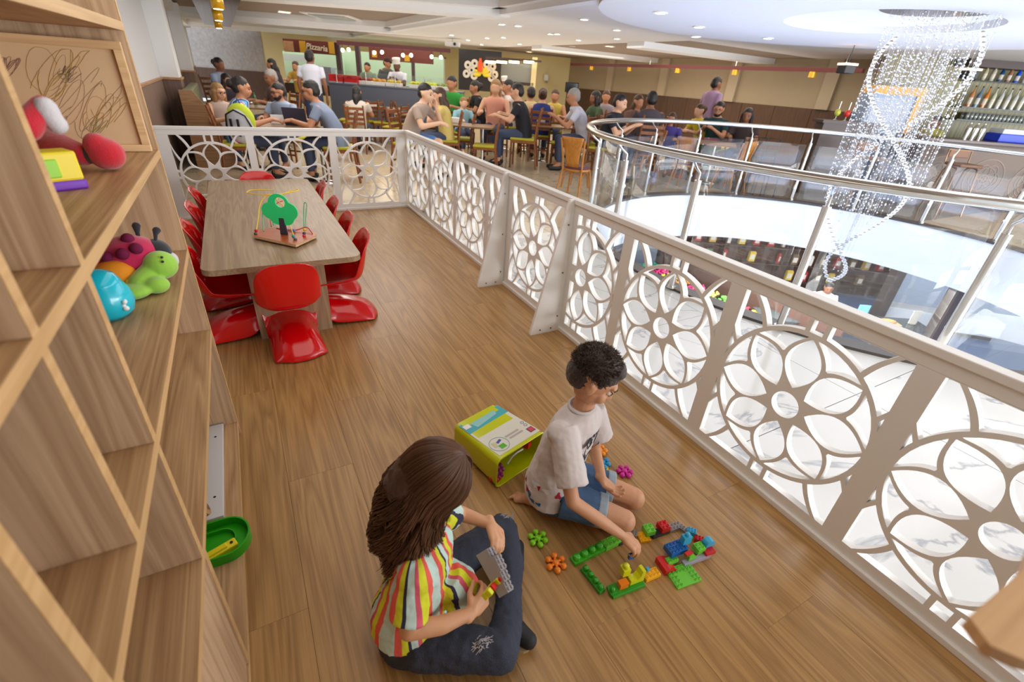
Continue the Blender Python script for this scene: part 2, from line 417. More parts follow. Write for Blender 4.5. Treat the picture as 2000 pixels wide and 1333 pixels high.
# ---- left wall
WPAP = mat('pale grey textured wallpaper', C(206, 206, 208), 0.75, bump=0.9, bscale=60, var=0.05, vscale=40)
wl = MB().box(WL-.15, WL, -1.4, 24.0, 1.22, 2.75).obj('wall_left', WPAP); struct(wl, 'pale textured wallpaper wall on the left')
MB().box(WL-.15, WL+.012, 2.3, 24.0, 0, 1.20).obj('wainscot', MIDWOOD, wl, bevel=.003)
MB().box(WL-.15, WL+.03, 2.3, 24.0, 1.20, 1.235).obj('wainscot_cap', wood('light cap rail', C(196, 150, 108), C(150, 108, 76), axis=1), wl, bevel=.004)
for i, (y0, y1) in enumerate(((10.4, 11.0), (15.6, 16.2))):
    MB().box(WL, WL+.26, y0, y1, 1.235, 2.62).obj('pilaster', mat('white column paint', C(226, 226, 226), .7), wl, bevel=.004)
    MB().box(WL, WL+.27, y0-.01, y1+.01, 0, 1.20).obj('pilaster_base', MIDWOOD, wl, bevel=.004)
    MB().box(WL, WL+.29, y0-.03, y1+.03, 1.20, 1.235).obj('wainscot_cap', _mats['light cap rail'], wl, bevel=.004)
wfr = MB().box(-1.07, 1.75, -1.6, -1.45, 0, 2.76).obj('wall_blocker', WHITE_P); struct(wfr, 'unseen plain wall added behind the camera to block light')  # unseen, put in to keep sky light off the fence
# ---- far wall (square to the view, like the counters in front of it)
DW = 22.0
FW = mat('cream wall paint', C(240, 224, 172), .8)
def ubox(name, m, u0, u1, d0, d1, z0, z1, parent=None, bevel=0, mb=None):
    Mr = Matrix(((RH.x, FH.x, 0, 0), (RH.y, FH.y, 0, 0), (0, 0, 1, 0), (0, 0, 0, 1)))
    b = mb or MB(); b.box(u0, u1, d0, d1, z0, z1, M=Mr)
    return b if mb is not None else b.obj(name, m, parent, bevel=bevel)
def um(u=0, D=0, z=0):
    return Matrix(((RH.x, FH.x, 0, RH.x*u+FH.x*D), (RH.y, FH.y, 0, RH.y*u+FH.y*D), (0, 0, 1, z), (0, 0, 0, 1)))
def udx(px, py, D):
    p = at_d(px, py, D); return p.dot(RH), p.z
swirl = mat('grey swirl wallpaper', C(176, 166, 160), .7, bump=.8, bscale=20, var=.35, vscale=9)
wf = ubox('wall_back', FW, udx(508, 80, DW)[0], udx(1128, 120, DW)[0], DW, DW+.2, 0, 2.62); struct(wf, 'cream wall behind the food counters')
ubox('wall_panel', swirl, udx(380, 80, DW)[0]-.6, udx(511, 80, DW)[0], DW-.02, DW+.2, 1.15, 2.62, wf)
ubox('wall_panel', DKWOOD, udx(380, 80, DW)[0]-.6, udx(511, 80, DW)[0], DW-.05, DW+.2, 0, 1.15, wf)
# right back wall, running away along the hall
WR = 12.45
BEIGE = mat('beige wall paper', C(172, 156, 130), .8, bump=.3, bscale=40, var=.04, vscale=6)
wr = MB().box(WR, WR+.15, 5.6, 24, 1.42, 2.62).obj('wall_right', BEIGE); struct(wr, 'beige wall with dark wainscot on the right of the hall')
p = 5.6
while p < 23.5:
    MB().box(WR-.02, WR+.15, p+.004, p+.996, 0, 1.42).obj('panel', DKWOOD, wr, bevel=.004); p += 1.0
for y0 in (7.2, 9.9, 12.6, 15.3):
    MB().box(WR-.09, WR, y0, y0+.32, 1.42, 2.62).obj('pilaster', mat('beige column paint', C(186, 170, 146), .8), wr, bevel=.004)
# ---- ceiling: flat plaster, recessed grey-brown fields between white beams, round dropped disc
GREYB = mat('taupe recessed ceiling', C(150, 132, 116), .85)
CEI = mat('white ceiling plaster', C(224, 222, 220), .85)
ce = MB().box(4.25, 17, -1.4, 24, 2.46, 2.62).obj('ceiling', CEI); struct(ce, 'white plaster ceiling with taupe recesses and beams')
MB().box(-1.2, 4.3, -1.4, 24.5, 2.66, 2.76).obj('recess', GREYB, ce)
MB().box(4.05, 4.25, 3.0, 24, 2.46, 2.7).obj('recess_edge', WHITE_P, ce)
MB().box(3.93, 4.05, 3.0, 24, 2.53, 2.7).obj('recess_edge', WHITE_P, ce)
for D, th in ((9.0, .5), (14.6, .45), (18.4, .4)):
    z0 = 2.43
    b = MB(); ubox('', None, -14, 0, D, D+th, z0, 2.66, mb=b); ubox('', None, -14, 0, D-.22, D, z0+.1, 2.66, mb=b)
    o = b.obj('beam', WHITE_P, ce)
    clip(o, [((4.2, 0, 0), (1, 0, 0)), ((WL, 0, 0), (-1, 0, 0))])
# crown moulding over the left wall
MB().box(WL, WL+.16, -1.4, 24, 2.44, 2.66).obj('trim_3', WHITE_P)
struct(COL.objects['trim_3'], 'white moulding along the left wall under the ceiling')
disc = MB(); ring_wall(disc, 6.42, 3.45, 1.0, 3.1, 2.37, 2.459, n=96)
disc = disc.obj('trim_4', CEI, fix=True); s_ = disc.modifiers.new('split', 'EDGE_SPLIT'); s_.split_angle = .7
struct(disc, 'round dropped ceiling disc above the opening')
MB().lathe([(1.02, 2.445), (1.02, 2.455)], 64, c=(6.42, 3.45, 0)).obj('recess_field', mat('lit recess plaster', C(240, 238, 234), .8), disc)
# far right beams, running across
for y0 in (9.0, 13.2):
    MB().box(8.0, 12.45, y0, y0+.55, 2.34, 2.46).obj('beam', WHITE_P, ce)
for y0, y1 in ((7.9, 8.9), (9.8, 13.0), (14, 18)):
    MB().box(8.2, 12.4, y0, y1, 2.452, 2.4595).obj('recess', GREYB, ce)
# ------------------------------------------------------------------ rounded bodies grown into one continuous surface
def add_cone(mb, p0, r0, p1, r1, flat=False, n=14):
    p0 = Vector(p0); p1 = Vector(p1); d = p1-p0
    if d.length < 1e-6: mb.sph(p0, r0, n, 8); return
    d.normalize(); a = d.orthogonal().normalized(); b = d.cross(a); st = []
    if not flat:
        for k in range(1, 5):
            t = pi/2*k/4; st.append((p0-d*(r0*math.cos(t)), r0*math.sin(t)))
        st2 = [(p1+d*(r1*math.cos(pi/2*k/4)), r1*math.sin(pi/2*k/4)) for k in range(4, 0, -1)]
    else: st = [(p0, r0)]; st2 = [(p1, r1)]
    S_ = st+st2; vs = []
    for c, r in S_:
        for j in range(n):
            t = 2*pi*j/n; vs.append(c+a*(r*math.cos(t))+b*(r*math.sin(t)))
    k = len(S_); fs = [(i*n+j, i*n+(j+1) % n, (i+1)*n+(j+1) % n, (i+1)*n+j) for i in range(k-1) for j in range(n)]
    fs += [tuple(range(n-1, -1, -1)), tuple(range((k-1)*n, k*n))]
    mb.add(vs, fs, True)
def add_loft(mb, st, n=20):
    # stations (cx,cy,cz,rx,ry[,angle]) stacked; closed ends
    vs = []
    for q in st:
        cx, cy, cz, rx, ry = q[:5]; an = q[5] if len(q) > 5 else 0; tx = q[6] if len(q) > 6 else 0
        for j in range(n):
            t = 2*pi*j/n; x, y = rx*math.cos(t), ry*math.sin(t)
            vs.append((cx+x*math.cos(an)-y*math.sin(an), cy+x*math.sin(an)+y*math.cos(an), cz+y*tx))
    k = len(st); fs = [(i*n+j, i*n+(j+1) % n, (i+1)*n+(j+1) % n, (i+1)*n+j) for i in range(k-1) for j in range(n)]
    fs += [tuple(range(n-1, -1, -1)), tuple(range((k-1)*n, k*n))]
    mb.add(vs, fs, True)
def prims_mesh(prims, M=None):
    mb = MB()
    for p in prims:
        if p[0] == 'c': add_cone(mb, *p[1:])
        elif p[0] == 'f': add_cone(mb, p[1], p[2], p[3], p[4], True)
        elif p[0] == 'e': mb.sph(p[1], p[2], 16, 10, M=(p[3].to_3x3() if len(p) > 3 else None))
        elif p[0] == 'l': add_loft(mb, p[1])
        elif p[0] == 'M':
            q = prims_mesh(p[2], p[1]); mb.add(q.v, q.f, True)
    if M is not None: mb.v = [tuple(M @ Vector(v)) for v in mb.v]
    return mb
def blob(name, m, prims, vox, parent=None, it=5, M=None, disp=None):
    o = prims_mesh(prims, M).obj(name, m, parent)
    r = o.modifiers.new('remesh', 'REMESH'); r.mode = 'VOXEL'; r.voxel_size = vox; r.use_smooth_shade = True
    if it:
        s_ = o.modifiers.new('smooth', 'SMOOTH'); s_.factor = .5; s_.iterations = it
    if disp:
        tx = bpy.data.textures.new(name+'_t', 'CLOUDS'); tx.noise_scale = disp[1]; tx.noise_depth = 2
        d = o.modifiers.new('disp', 'DISPLACE'); d.texture = tx; d.strength = disp[0]; d.mid_level = .5; d.texture_coords = 'LOCAL'
    return o
# ================================================================== FENCE of white cut-out flower panels
T = 0.034
def plate_with_holes(outer, holes, thick):
    cu = bpy.data.curves.new('plate', 'CURVE'); cu.dimensions = '2D'; cu.fill_mode = 'BOTH'; cu.extrude = thick/2
    for P in [outer]+holes:
        sp = cu.splines.new('POLY'); sp.points.add(len(P)-1); sp.use_cyclic_u = True
        for i, (x, y) in enumerate(P): sp.points[i].co = (x, y, 0, 1)
    ob = bpy.data.objects.new('plate', cu); COL.objects.link(ob)
    me = bpy.data.meshes.new_from_object(ob.evaluated_get(bpy.context.evaluated_depsgraph_get()))
    bpy.data.objects.remove(ob); bpy.data.curves.remove(cu)
    return me
def arc2(p, q, bulge, n=8):
    px, py = p; qx, qy = q; dx, dy = qx-px, qy-py; l = math.hypot(dx, dy); nx, ny = -dy/l, dx/l
    return [(px+dx*i/n+nx*4*bulge*i/n*(1-i/n), py+dy*i/n+ny*4*bulge*i/n*(1-i/n)) for i in range(n+1)]
def ringp(r, a0, a1, n=8): return [(r*math.cos(a0+(a1-a0)*i/n), r*math.sin(a0+(a1-a0)*i/n)) for i in range(n+1)]
def flower_mesh(hw, hh):
    w = .019; Ro = hw-.024; Ri = Ro-w; H = []
    H.append(ringp(.058, 0, 2*pi*31/32, 31))
    r0, R1, hwid = .086, Ri-.004, .069*(Ro/.33)
    hgt = lambda x, e=0: (hwid*4*((x-r0)/(R1-r0))*(1-(x-r0)/(R1-r0))) if r0 < x < R1 else 0
    for i in range(8):
        a = 2*pi*i/8; c, s_ = math.cos(a), math.sin(a)
        up = [(r0+(R1-r0)*k/12, hgt(r0+(R1-r0)*k/12)) for k in range(13)]
        P = up+[(x, -y) for x, y in up[-2:0:-1]]
        H.append([(x*c-y*s_, x*s_+y*c) for x, y in P])
        # curved triangle between petal tips
        tn = math.tan(pi/8); side = []
        for k in range(0, 40):
            x = .17+(R1+.02-.17)*k/39; y = hgt(x)+w*.95
            if math.hypot(x, y) > Ri: break
            if y < x*tn-.004: side.append((x, y))
        if len(side) > 3:
            last = side[-1]; th = math.atan2(last[1], last[0]); side = side[::3]+[last] if (len(side)-1) % 3 else side[::3]
            m_ = pi/8; refl = [(x*math.cos(2*m_)+y*math.sin(2*m_), x*math.sin(2*m_)-y*math.cos(2*m_)) for x, y in side]
            ringpts = ringp(Ri, th, 2*m_-th, 5)
            P = side+ringpts[1:-1]+refl[::-1]
            H.append([(x*c-y*s_, x*s_+y*c) for x, y in P])
    e = .003; X, Y = hw-e, hh-e; tk = .034; hw2 = w/2
    # little windows between ring and frame
    for sx_, sy_ in ((1, 0), (-1, 0), (0, 1), (0, -1)):
        lim = X if sx_ else Y; t_ = tk-hw2; a = math.sqrt((Ro)**2-t_*t_)+.001
        P = [(a, -t_), (lim-.002, -t_), (lim-.002, t_), (a, t_)]
        if lim-a > .006:
            H.append([((x if sx_ > 0 else -x), y) if sx_ else (y, (x if sy_ > 0 else -x)) for x, y in P])
    t2 = tk+hw2; A_, B_ = math.radians(54), math.radians(26); xa, yb = .78*X, .76*Y
    dA = w/2/Ro*1.1
    a0 = math.asin(t2/Ro)
    def pA(off): return arc2((Ro*math.cos(A_+off), Ro*math.sin(A_+off)), (xa-off*Ro*1.0, Y), .008)
    def pB(off): return arc2((Ro*math.cos(B_+off), Ro*math.sin(B_+off)), (X, yb+off*Ro*1.0), -.008)
    H1 = pA(dA)+[(t2, Y)]+ringp(Ro, pi/2-a0, A_+dA, 6)[:-1]
    H2 = pA(-dA)+[(X, Y)]+pB(dA)[::-1]+ringp(Ro, B_+dA, A_-dA, 5)[1:-1]
    H3 = pB(-dA)+[(X, t2)]+ringp(Ro, a0, B_-dA, 5)[:-1]
    for P in (H1, H2, H3):
        for sx_ in (1, -1):
            for sy_ in (1, -1): H.append([(x*sx_, y*sy_) for x, y in P])
    return plate_with_holes([(-hw, -hh), (hw, -hh), (hw, hh), (-hw, hh)], H, T)
ZB, ZT = 0.075, 0.862      # openings from .. to ..
def fence_run(root, x0, x1, stiles, centres, dirv, origin, top=FEN_H, cap=0.055, ends=True):
    # local frame: x along run, y up, z thickness
    ex = Vector(dirv).normalized(); ez = Vector((0, 0, 1)); en = ex.cross(ez)
    M = Matrix(((ex.x, ez.x, en.x, origin[0]), (ex.y, ez.y, en.y, origin[1]), (ex.z, ez.z, en.z, origin[2]), (0, 0, 0, 1)))
    MB().box(x0, x1, .004, ZB, -T/2, T/2, M=M).obj('bottom_rail', WHITE, root, bevel=.002)
    MB().box(x0, x1, ZT, top-.012, -T/2, T/2, M=M).obj('top_rail', WHITE, root, bevel=.002)
    MB().box(x0-.003, x1+.003, top-.03, top, -cap/2, cap/2, M=M).obj('cap_rail', WHITE, root, bevel=.003)
    MB().box(x0, x1, .0, .028, -cap/2-.004, cap/2+.004, M=M).obj('base_strip', WHITE, root, bevel=.003)
    for a, b in stiles: MB().box(a, b, ZB, ZT, -T/2, T/2, M=M).obj('stile', WHITE, root)
    for c, lo, hi in centres:
        hw = max(hi-c, c-lo)
        if hi-lo < .66: hw = .36
        me = flower_mesh(hw, (ZT-ZB)/2); me.transform(Matrix.Translation((c, (ZT+ZB)/2, 0)))
        me.materials.clear(); me.materials.append(WHITE)
        o = bpy.data.objects.new('flower_lattice', me); COL.objects.link(o); o.parent = root
        if hi-lo < .66: clip(o, [((lo, 0, 0), (-1, 0, 0)), ((hi, 0, 0), (1, 0, 0))])
        o.data.transform(M)
def screw(M, x, y, root):
    b = MB(); b.cyl((x, y, 0), (x, y, .004), .006, n=8, M=M); b.obj('screw', mat('screw steel', C(120, 118, 116), .3, metal=.8), root)
# right fence, from the far corner towards the camera: local x = distance from corner along -Y
A = Vector((1.866, FEN_Y, 0)); B = Vector((1.813, -0.9, 0)); dr = (B-A).normalized()
def sx(Y): return (FEN_Y-Y)
t = thing('lattice_fence', 'long white cut-out flower fence running from the far corner to the tall triangular brace', 'fence', (0, 0, 0), group=None)
fence_run(t, 0, sx(3.36), [(0, .05), (sx(5.30), sx(5.23)), (sx(4.53), sx(4.46)), (sx(3.77), sx(3.69)), (sx(3.44), sx(3.36))],
          [(sx(5.68), .05, sx(5.30)), (sx(4.88), sx(5.23), sx(4.53)), (sx(4.11), sx(4.46), sx(3.77)), (sx(3.33), sx(3.69), sx(3.44))], dr, A)
t = thing('fence_gate', 'narrow white flower gate panel between the two triangular braces', 'gate', (0, 0, 0))
fence_run(t, sx(3.345), sx(2.455), [(sx(3.345), sx(3.26)), (sx(2.54), sx(2.455))], [(sx(2.90), sx(3.26), sx(2.54))], dr, A)
bh = MB(); bh.cyl(A+dr*sx(3.35)+Vector((-.03, 0, .02)), A+dr*sx(3.35)+Vector((-.03, 0, .9)), .008); bh.obj('hinge_rod', CHROME, t)
t = thing('lattice_fence', 'nearest white cut-out flower fence beside the kneeling boy, running out of the picture', 'fence', (0, 0, 0))
fence_run(t, sx(2.44), sx(-.9), [(sx(2.44), sx(2.38)), (sx(1.93), sx(1.85)), (sx(1.20), sx(1.12)), (sx(.47), sx(.39)), (sx(-.26), sx(-.34))],
          [(sx(2.27), sx(2.38), sx(1.93)), (sx(1.52), sx(1.85), sx(1.20)), (sx(.79), sx(1.12), sx(.47)), (sx(.065), sx(.39), sx(-.26)), (sx(-.62), sx(-.34), sx(-.9))], dr, A)
# triangular braces standing square to the fence
for Y, lab in ((3.36, 'tall white triangular brace between the long fence and the gate panel'), (2.45, 'white triangular brace at the near side of the gate panel, nearest the boy')):
    x = A.x+(B.x-A.x)*(FEN_Y-Y)/(FEN_Y+.9)
    t = thing('fence_brace', lab, 'brace', (x, Y, 0))
    M = Matrix(((-1, 0, 0, -T/2-.012), (0, 0, -1, .0), (0, 1, 0, 0), (0, 0, 0, 1)))
    b = MB(); b.prism([(0, 0), (.235, 0), (.235, .02), (.03, FEN_H), (0, FEN_H)], 0, .022, M=M); b.obj('brace_board', WHITE, t, bevel=.0015, fix=True)
    for zz in (.12, .45, .78):
        c = MB(); c.cyl((-T/2-.035, -.022, zz), (-T/2-.035, -.026, zz), .006, n=8); c.obj('screw', mat('screw steel', C(120, 118, 116), .3, metal=.8), t)
    for xx in (.08, .17):
        c = MB(); c.cyl((-T/2-xx, -.022, .03), (-T/2-xx, -.026, .03), .006, n=8); c.obj('screw', _mats['screw steel'], t)
# left (far) fence
t = thing('lattice_fence', 'white flower fence across the far end of the play area, behind the table', 'fence', (0, 0, 0))
fence_run(t, 0, 1.866-.03+.72, [(0, .10), (.80, .87), (1.65, 1.73), (2.45, 2.556)],
          [(.45, .10, .80), (1.26, .87, 1.65), (2.09, 1.73, 2.45)], (1, 0, 0), (-.72, FEN_Y, 0))
# chromed rail round the opening with glass panes
rt = thing('glass_balustrade', 'curved stainless steel and glass balustrade around the round floor opening', 'railing', (HC[0], HC[1], 0))
RR, RZ = 3.18, 1.14
ring = [((RR)*math.cos(2*pi*i/96), (RR)*math.sin(2*pi*i/96), RZ) for i in range(96)]
b = MB(); b.tube(ring, .034, n=14, closed=True); b.obj('handrail', CHROME, rt)
npost = 20
for i in range(npost):
    a = 2*pi*i/npost+.10; c, s_ = math.cos(a), math.sin(a); rp = HR+.09
    b = MB(); b.cyl((rp*c, rp*s_, .02), (rp*c, rp*s_, .96), .029, n=14)
    b.cyl((rp*c, rp*s_, .02), (rp*c, rp*s_, .035), .045, n=14)
    b.tube([(rp*c, rp*s_, .96), (rp*c, rp*s_, 1.02), ((rp+RR)/2*c, (rp+RR)/2*s_, 1.06), (RR*c, RR*s_, RZ-.02)], .011, n=8)
    po = b.obj('post', CHROME, rt)
    a2 = a+.02; a3 = a+2*pi/npost-.02
    g = MB(); ring_wall(g, 0, 0, HR+.045, HR+.055, .06, .93, n=6, a0=a2, a1=a3)
    go = g.obj('glass_pane', GLASS, rt, fix=True)
    for z in (.3, .72):
        q = MB(); rr = HR+.055
        q.cyl((rr*c, rr*s_, z), ((rp)*c, (rp)*s_, z), .018, n=10); q.obj('glass_clamp', CHROME, po)
# ================================================================== BOOKCASE at the left
FX, BX = -0.25, -0.66; TH = 0.024
ZS = (0.075, 0.575, 0.925, 1.285, 1.655)
YE = 2.12
bk = thing('bookcase', 'tall open oak bookcase of square compartments along the left wall', 'bookcase', (BX, YE, 0))
def loc(o): o.location = o.location - Vector((BX, YE, 0)); return o
def board(name, m, x0, x1, y0, y1, z0, z1):
    o = MB().box(x0, x1, y0, y1, z0, z1).obj(name, m, bk, center=True, bevel=.0012, seg=1); loc(o); return o
def band(x, y0, y1, z0, z1, par=None):
    o = MB().box(x, x+.0015, y0, y1, z0, z1).obj('edge_band', EDGE, bk, center=True); loc(o)
for z in ZS:
    board('shelf_board', SHY, BX, FX-.0, -.75, YE-TH, z-TH, z); band(FX, -.75, YE-TH, z-TH, z)
board('side_panel', SHZ, BX, FX, YE-TH, YE, 0, 2.05); band(FX, YE-TH, YE, 0, 2.05)
board('back_panel', SHZ, BX-.012, BX, -.75, YE, 0.0, 2.05)
board('top_board', SHY, BX, FX, -.75, YE, 2.05, 2.05+TH)
cells = {0: (.95,), 1: (.93, .465), 2: (.93, .685, .45, -.1), 3: (.93, .685, .45, -.1), 4: (.45, -.1)}
for k, ys in cells.items():
    z0 = ZS[k]; z1 = (ZS[k+1] if k < 4 else 2.05)-TH
    for y in ys:
        board('divider', SHZ, BX, FX, y-TH, y, z0, z1); band(FX, y-TH, y, z0, z1)
board('plinth', SHY, BX, FX-.03, -.75, YE-TH, 0, ZS[0]-TH)
# low boxed front under the third board, near part
board('front_panel', SHZ, FX-.02, FX-.004, -.75, .93, ZS[0], ZS[1]-TH)
# ---- framed scribble board standing at the end of the top compartment
fx0, fx1, fz0, fz1 = BX+.01, FX-.012, ZS[3]+.001, 1.60
t = thing('drawing_board', 'light wood framed board covered in pastel crayon scribbles, leaning on the bookcase end', 'board', ((fx0+fx1)/2, YE-TH-.035, fz0))
w, h = fx1-fx0, fz1-fz0
fm = wood('pale beech', C(226, 192, 146), C(196, 156, 110), axis=0, rough=.5)
for nm, a in (('frame_rail', (-w/2, w/2, 0, .022)), ('frame_rail', (-w/2, w/2, h-.022, h))):
    MB().box(a[0], a[1], -.012, .012, a[2], a[3]).obj(nm, fm, t, bevel=.001)
for a in ((-w/2, -w/2+.022), (w/2-.022, w/2)):
    MB().box(a[0], a[1], -.012, .012, .022, h-.022).obj('frame_stile', fm, t, bevel=.001)
MB().box(-w/2+.02, w/2-.02, .0, .008, .02, h-.02).obj('drawing_sheet', mat('kraft drawing sheet', C(214, 182, 142), .8, var=.08, vscale=6), t)
rs = random.Random(3)
cols = [(C(150, 100, 96), -.10, .22, .035, 4), (C(190, 156, 74), .0, .20, .07, 5), (C(188, 154, 72), .08, .10, .06, 4), (C(116, 140, 104), .05, .07, .04, 3), (C(104, 92, 84), .03, .22, .02, 4), (C(136, 116, 92), .03, .13, .09, 3), (C(130, 146, 120), -.05, .10, .04, 3)]
for i, (c, cx, cz, sp, n) in enumerate(cols):
    b = MB()
    for q in range(n):
        pts = []; ph = rs.random()*6; a = sp*(.5+rs.random()*.6); ox, oz = cx+rs.uniform(-.5, .5)*sp, cz+rs.uniform(-.6, .6)*sp
        for s_ in range(26):
            u = s_/25; th = ph+u*rs.choice((9, 9.1))
            px_ = ox+a*math.cos(th)*(.5+.5*u)+u*.03; pz_ = oz+a*.8*math.sin(th*1.13)
            pts.append((max(-w/2+.03, min(w/2-.03, px_)), -.0008, max(.03, min(h-.03, pz_))))
        b.tube(pts, (.0003+.0004*rs.random()), n=3, caps=False)
    b.obj('crayon_line', mat('crayon %d' % i, c, .9), t)
# ---- soft toys and other playthings on the shelves
# ================================================================== long low table, bead maze, red chairs
t = thing('play_table', 'long low oak laminate play table with rounded corners and panel legs', 'table', (.12, 4.12, 0))
x0, x1, y0, y1, zt, r = -.435, .435, -1.24, 1.24, .55, .07
def rrect(x0, x1, y0, y1, r, n=6):
    P = []
    for cx, cy, a in ((x1-r, y0+r, -pi/2), (x1-r, y1-r, 0), (x0+r, y1-r, pi/2), (x0+r, y0+r, pi)):
        for i in range(n+1):
            q = a+pi/2*i/n; P.append((cx+r*math.cos(q), cy+r*math.sin(q)))
    return P
MB().prism(rrect(x0, x1, y0, y1, r), zt-.034, zt).obj('tabletop', TBL, t, bevel=.002)
for ya in (-1.09, .98):
    MB().box(-.22, .22, ya, ya+.035, 0, zt-.034).obj('leg_panel', TBLZ, t, bevel=.001)
MB().box(-.02, .02, -1.05, .98, .12, .42).obj('stretcher', TBLZ, t, bevel=.001)
MB().box(-.22, -.19, -1.05, -.93, 0, zt-.034).obj('leg_side', TBLZ, t); MB().box(.19, .22, -1.05, -.93, 0, zt-.034).obj('leg_side', TBLZ, t)
# chair shell: one sweeping cantilevered S
PROF = [(-.226, .612, .05, 0, -.006), (-.236, .624, .095, 0, -.014), (-.228, .612, .138, .006, -.016), (-.212, .565, .168, .025, -.008), (-.200, .50, .182, .048, -.004), (-.188, .43, .185, .062, .0), (-.172, .36, .183, .062, .022),
        (-.15, .315, .182, .05, .045), (-.10, .292, .184, .02, .058), (0, .283, .188, 0, .055), (.09, .292, .190, 0, .04), (.15, .304, .190, -.002, .018), (.19, .300, .188, -.012, -.004),
        (.206, .275, .182, -.035, -.012), (.198, .23, .174, -.055, -.03), (.172, .19, .166, -.05, -.06), (.12, .168, .160, -.02, -.11), (.05, .156, .158, .0, -.135),
        (-.03, .146, .160, .0, -.13), (-.10, .128, .162, -.005, -.115), (-.165, .10, .162, -.01, -.09), (-.212, .066, .156, .004, -.058), (-.238, .032, .142, .03, -.027), (-.250, .006, .115, .055, -.002)]
def chair_mesh():
    ns = 14; vs = []; P = PROF
    for (y, z, w, dy, dz) in P:
        for j in range(ns+1):
            s_ = -1+2*j/ns; e = abs(s_)**3.2
            vs.append((w*s_*(1-.04*e), y+dy*e, max(z+dz*e, .004)))
    fs = [(i*(ns+1)+j, i*(ns+1)+j+1, (i+1)*(ns+1)+j+1, (i+1)*(ns+1)+j) for i in range(len(P)-1) for j in range(ns)]
    return vs, fs
def make_chair(label):
    t = thing('s_shaped_chair', label, 'chair', (0, 0, 0), group='red chairs around the play table')
    vs, fs = chair_mesh(); o = MB().add(vs, fs, True).obj('shell', RED, t)
    s_ = o.modifiers.new('solid', 'SOLIDIFY'); s_.thickness = .011; s_.offset = 0
    u = o.modifiers.new('sub', 'SUBSURF'); u.levels = 1; u.render_levels = 2
    return t
ch = make_chair('red S-shaped plastic chair with its back to the camera at the near table end')
ch.location = (.095, 2.90, 0); ch.rotation_euler = (0, 0, math.radians(2))
labs = [(.43, 3.20, 88, 'nearest red S-shaped chair on the right side of the table'), (.42, 3.68, 90, 'second red S-shaped chair from the camera on the right side of the table'),
        (.41, 4.19, 91, 'third red S-shaped chair from the camera on the right side of the table'), (.42, 4.86, 89, 'farthest red S-shaped chair on the right side of the table'),
        (-.20, 3.20, -90, 'nearest red S-shaped chair on the left side, half hidden by the bookcase'), (-.205, 3.73, -88, 'second red S-shaped chair from the camera on the left side of the table'),
        (-.20, 4.23, -91, 'third red S-shaped chair from the camera on the left side of the table'), (-.20, 4.77, -90, 'farthest red S-shaped chair on the left side of the table'),
        (.10, 5.18, 180, 'red S-shaped chair at the far table end facing the camera')]
for x, y, a, l in labs: dup(ch, (x, y, 0), math.radians(a), l)
# ---- bead maze toy
bz = .5505
cen = at_z(556, 452, .56)
mz = thing('bead_maze', 'wooden bead maze with a green tree, bent wires and coloured beads on the table', 'toy', (cen.x, cen.y, bz))
OR = wood('reddish stained board', C(190, 96, 50), C(150, 66, 34), axis=0, rough=.35)
base = [at_z(q[0], q[1], .57) - cen for q in ((495, 463), (497, 452), (536, 447), (605, 449), (618, 459), (617, 463), (578, 481), (560, 477))]
poly = [(p.x, p.y) for p in base]
if sum(poly[i][0]*poly[(i+1) % len(poly)][1]-poly[(i+1) % len(poly)][0]*poly[i][1] for i in range(len(poly))) < 0: poly.reverse()
MB().prism(poly, .012, .026).obj('base_board', fm, mz, bevel=.002)
b = MB().prism([(x*.99, y*.99) for x, y in poly], .026, .0275).obj('base_top', OR, mz)
for q in ((500, 462), (575, 478), (612, 460)):
    p = at_z(q[0], q[1], .56)-cen; MB().cyl((p.x*.93, p.y*.93, 0), (p.x*.93, p.y*.93, .013), .014, n=12).obj('foot', fm, mz)
cp = at_z(555, 459, .578)-cen
tree = thing  # silhouette of a cloud-shaped crown with a round hole
circ = [(-.055, .115, .046), (.052, .118, .048), (.0, .155, .058), (0, .10, .055), (-.02, .085, .045), (.03, .085, .045)]
def union_outline(cs, cx, cy, n=72):
    P = []
    for i in range(n):
        a = 2*pi*i/n; dx, dy = math.cos(a), math.sin(a); best = 0
        for (x, y, r_) in cs:
            ox, oy = x-cx, y-cy; bq = ox*dx+oy*dy; dd = ox*ox+oy*oy-bq*bq
            if dd < r_*r_: best = max(best, bq+math.sqrt(r_*r_-dd))
        P.append((cx+dx*best, cy+dy*best))
    return P
circ = [(x*1.16, .10+(y-.07)*1.16, r_*1.16) for x, y, r_ in circ]; ol = union_outline(circ, 0, .17)
M = um(0, 0, .03); M = Matrix(((RH.x, 0, FH.x, cp.x), (RH.y, 0, FH.y, cp.y), (0, 1, 0, .03), (0, 0, 0, 1)))
b = MB(); n = len(ol); hole = [(.012+.032*math.cos(2*pi*i/n), .212+.032*math.sin(2*pi*i/n)) for i in range(n)]
vs = [(x, y, -.005) for x, y in ol]+[(x, y, -.005) for x, y in hole]+[(x, y, .005) for x, y in ol]+[(x, y, .005) for x, y in hole]
fs = []
for i in range(n):
    j = (i+1) % n
    fs += [(i, n+i, n+j, j), (2*n+i, 2*n+j, 3*n+j, 3*n+i), (i, j, 2*n+j, 2*n+i), (n+i, 3*n+i, 3*n+j, n+j)]
GREENP = mat('bright green paint', C(40, 226, 130), .4)
b.add(vs, fs, M=M).obj('tree_crown', GREENP, mz, fix=True)
MB().prism([(-.022, 0), (.026, 0), (.018, .11), (-.014, .11)], -.006, .006, M=M).obj('tree_trunk', mat('charcoal paint', C(54, 54, 66), .5), mz, fix=True)
def wp(px, py, z): p = at_z(px, py, .5505+z)-cen; return Vector((p.x, p.y, z))
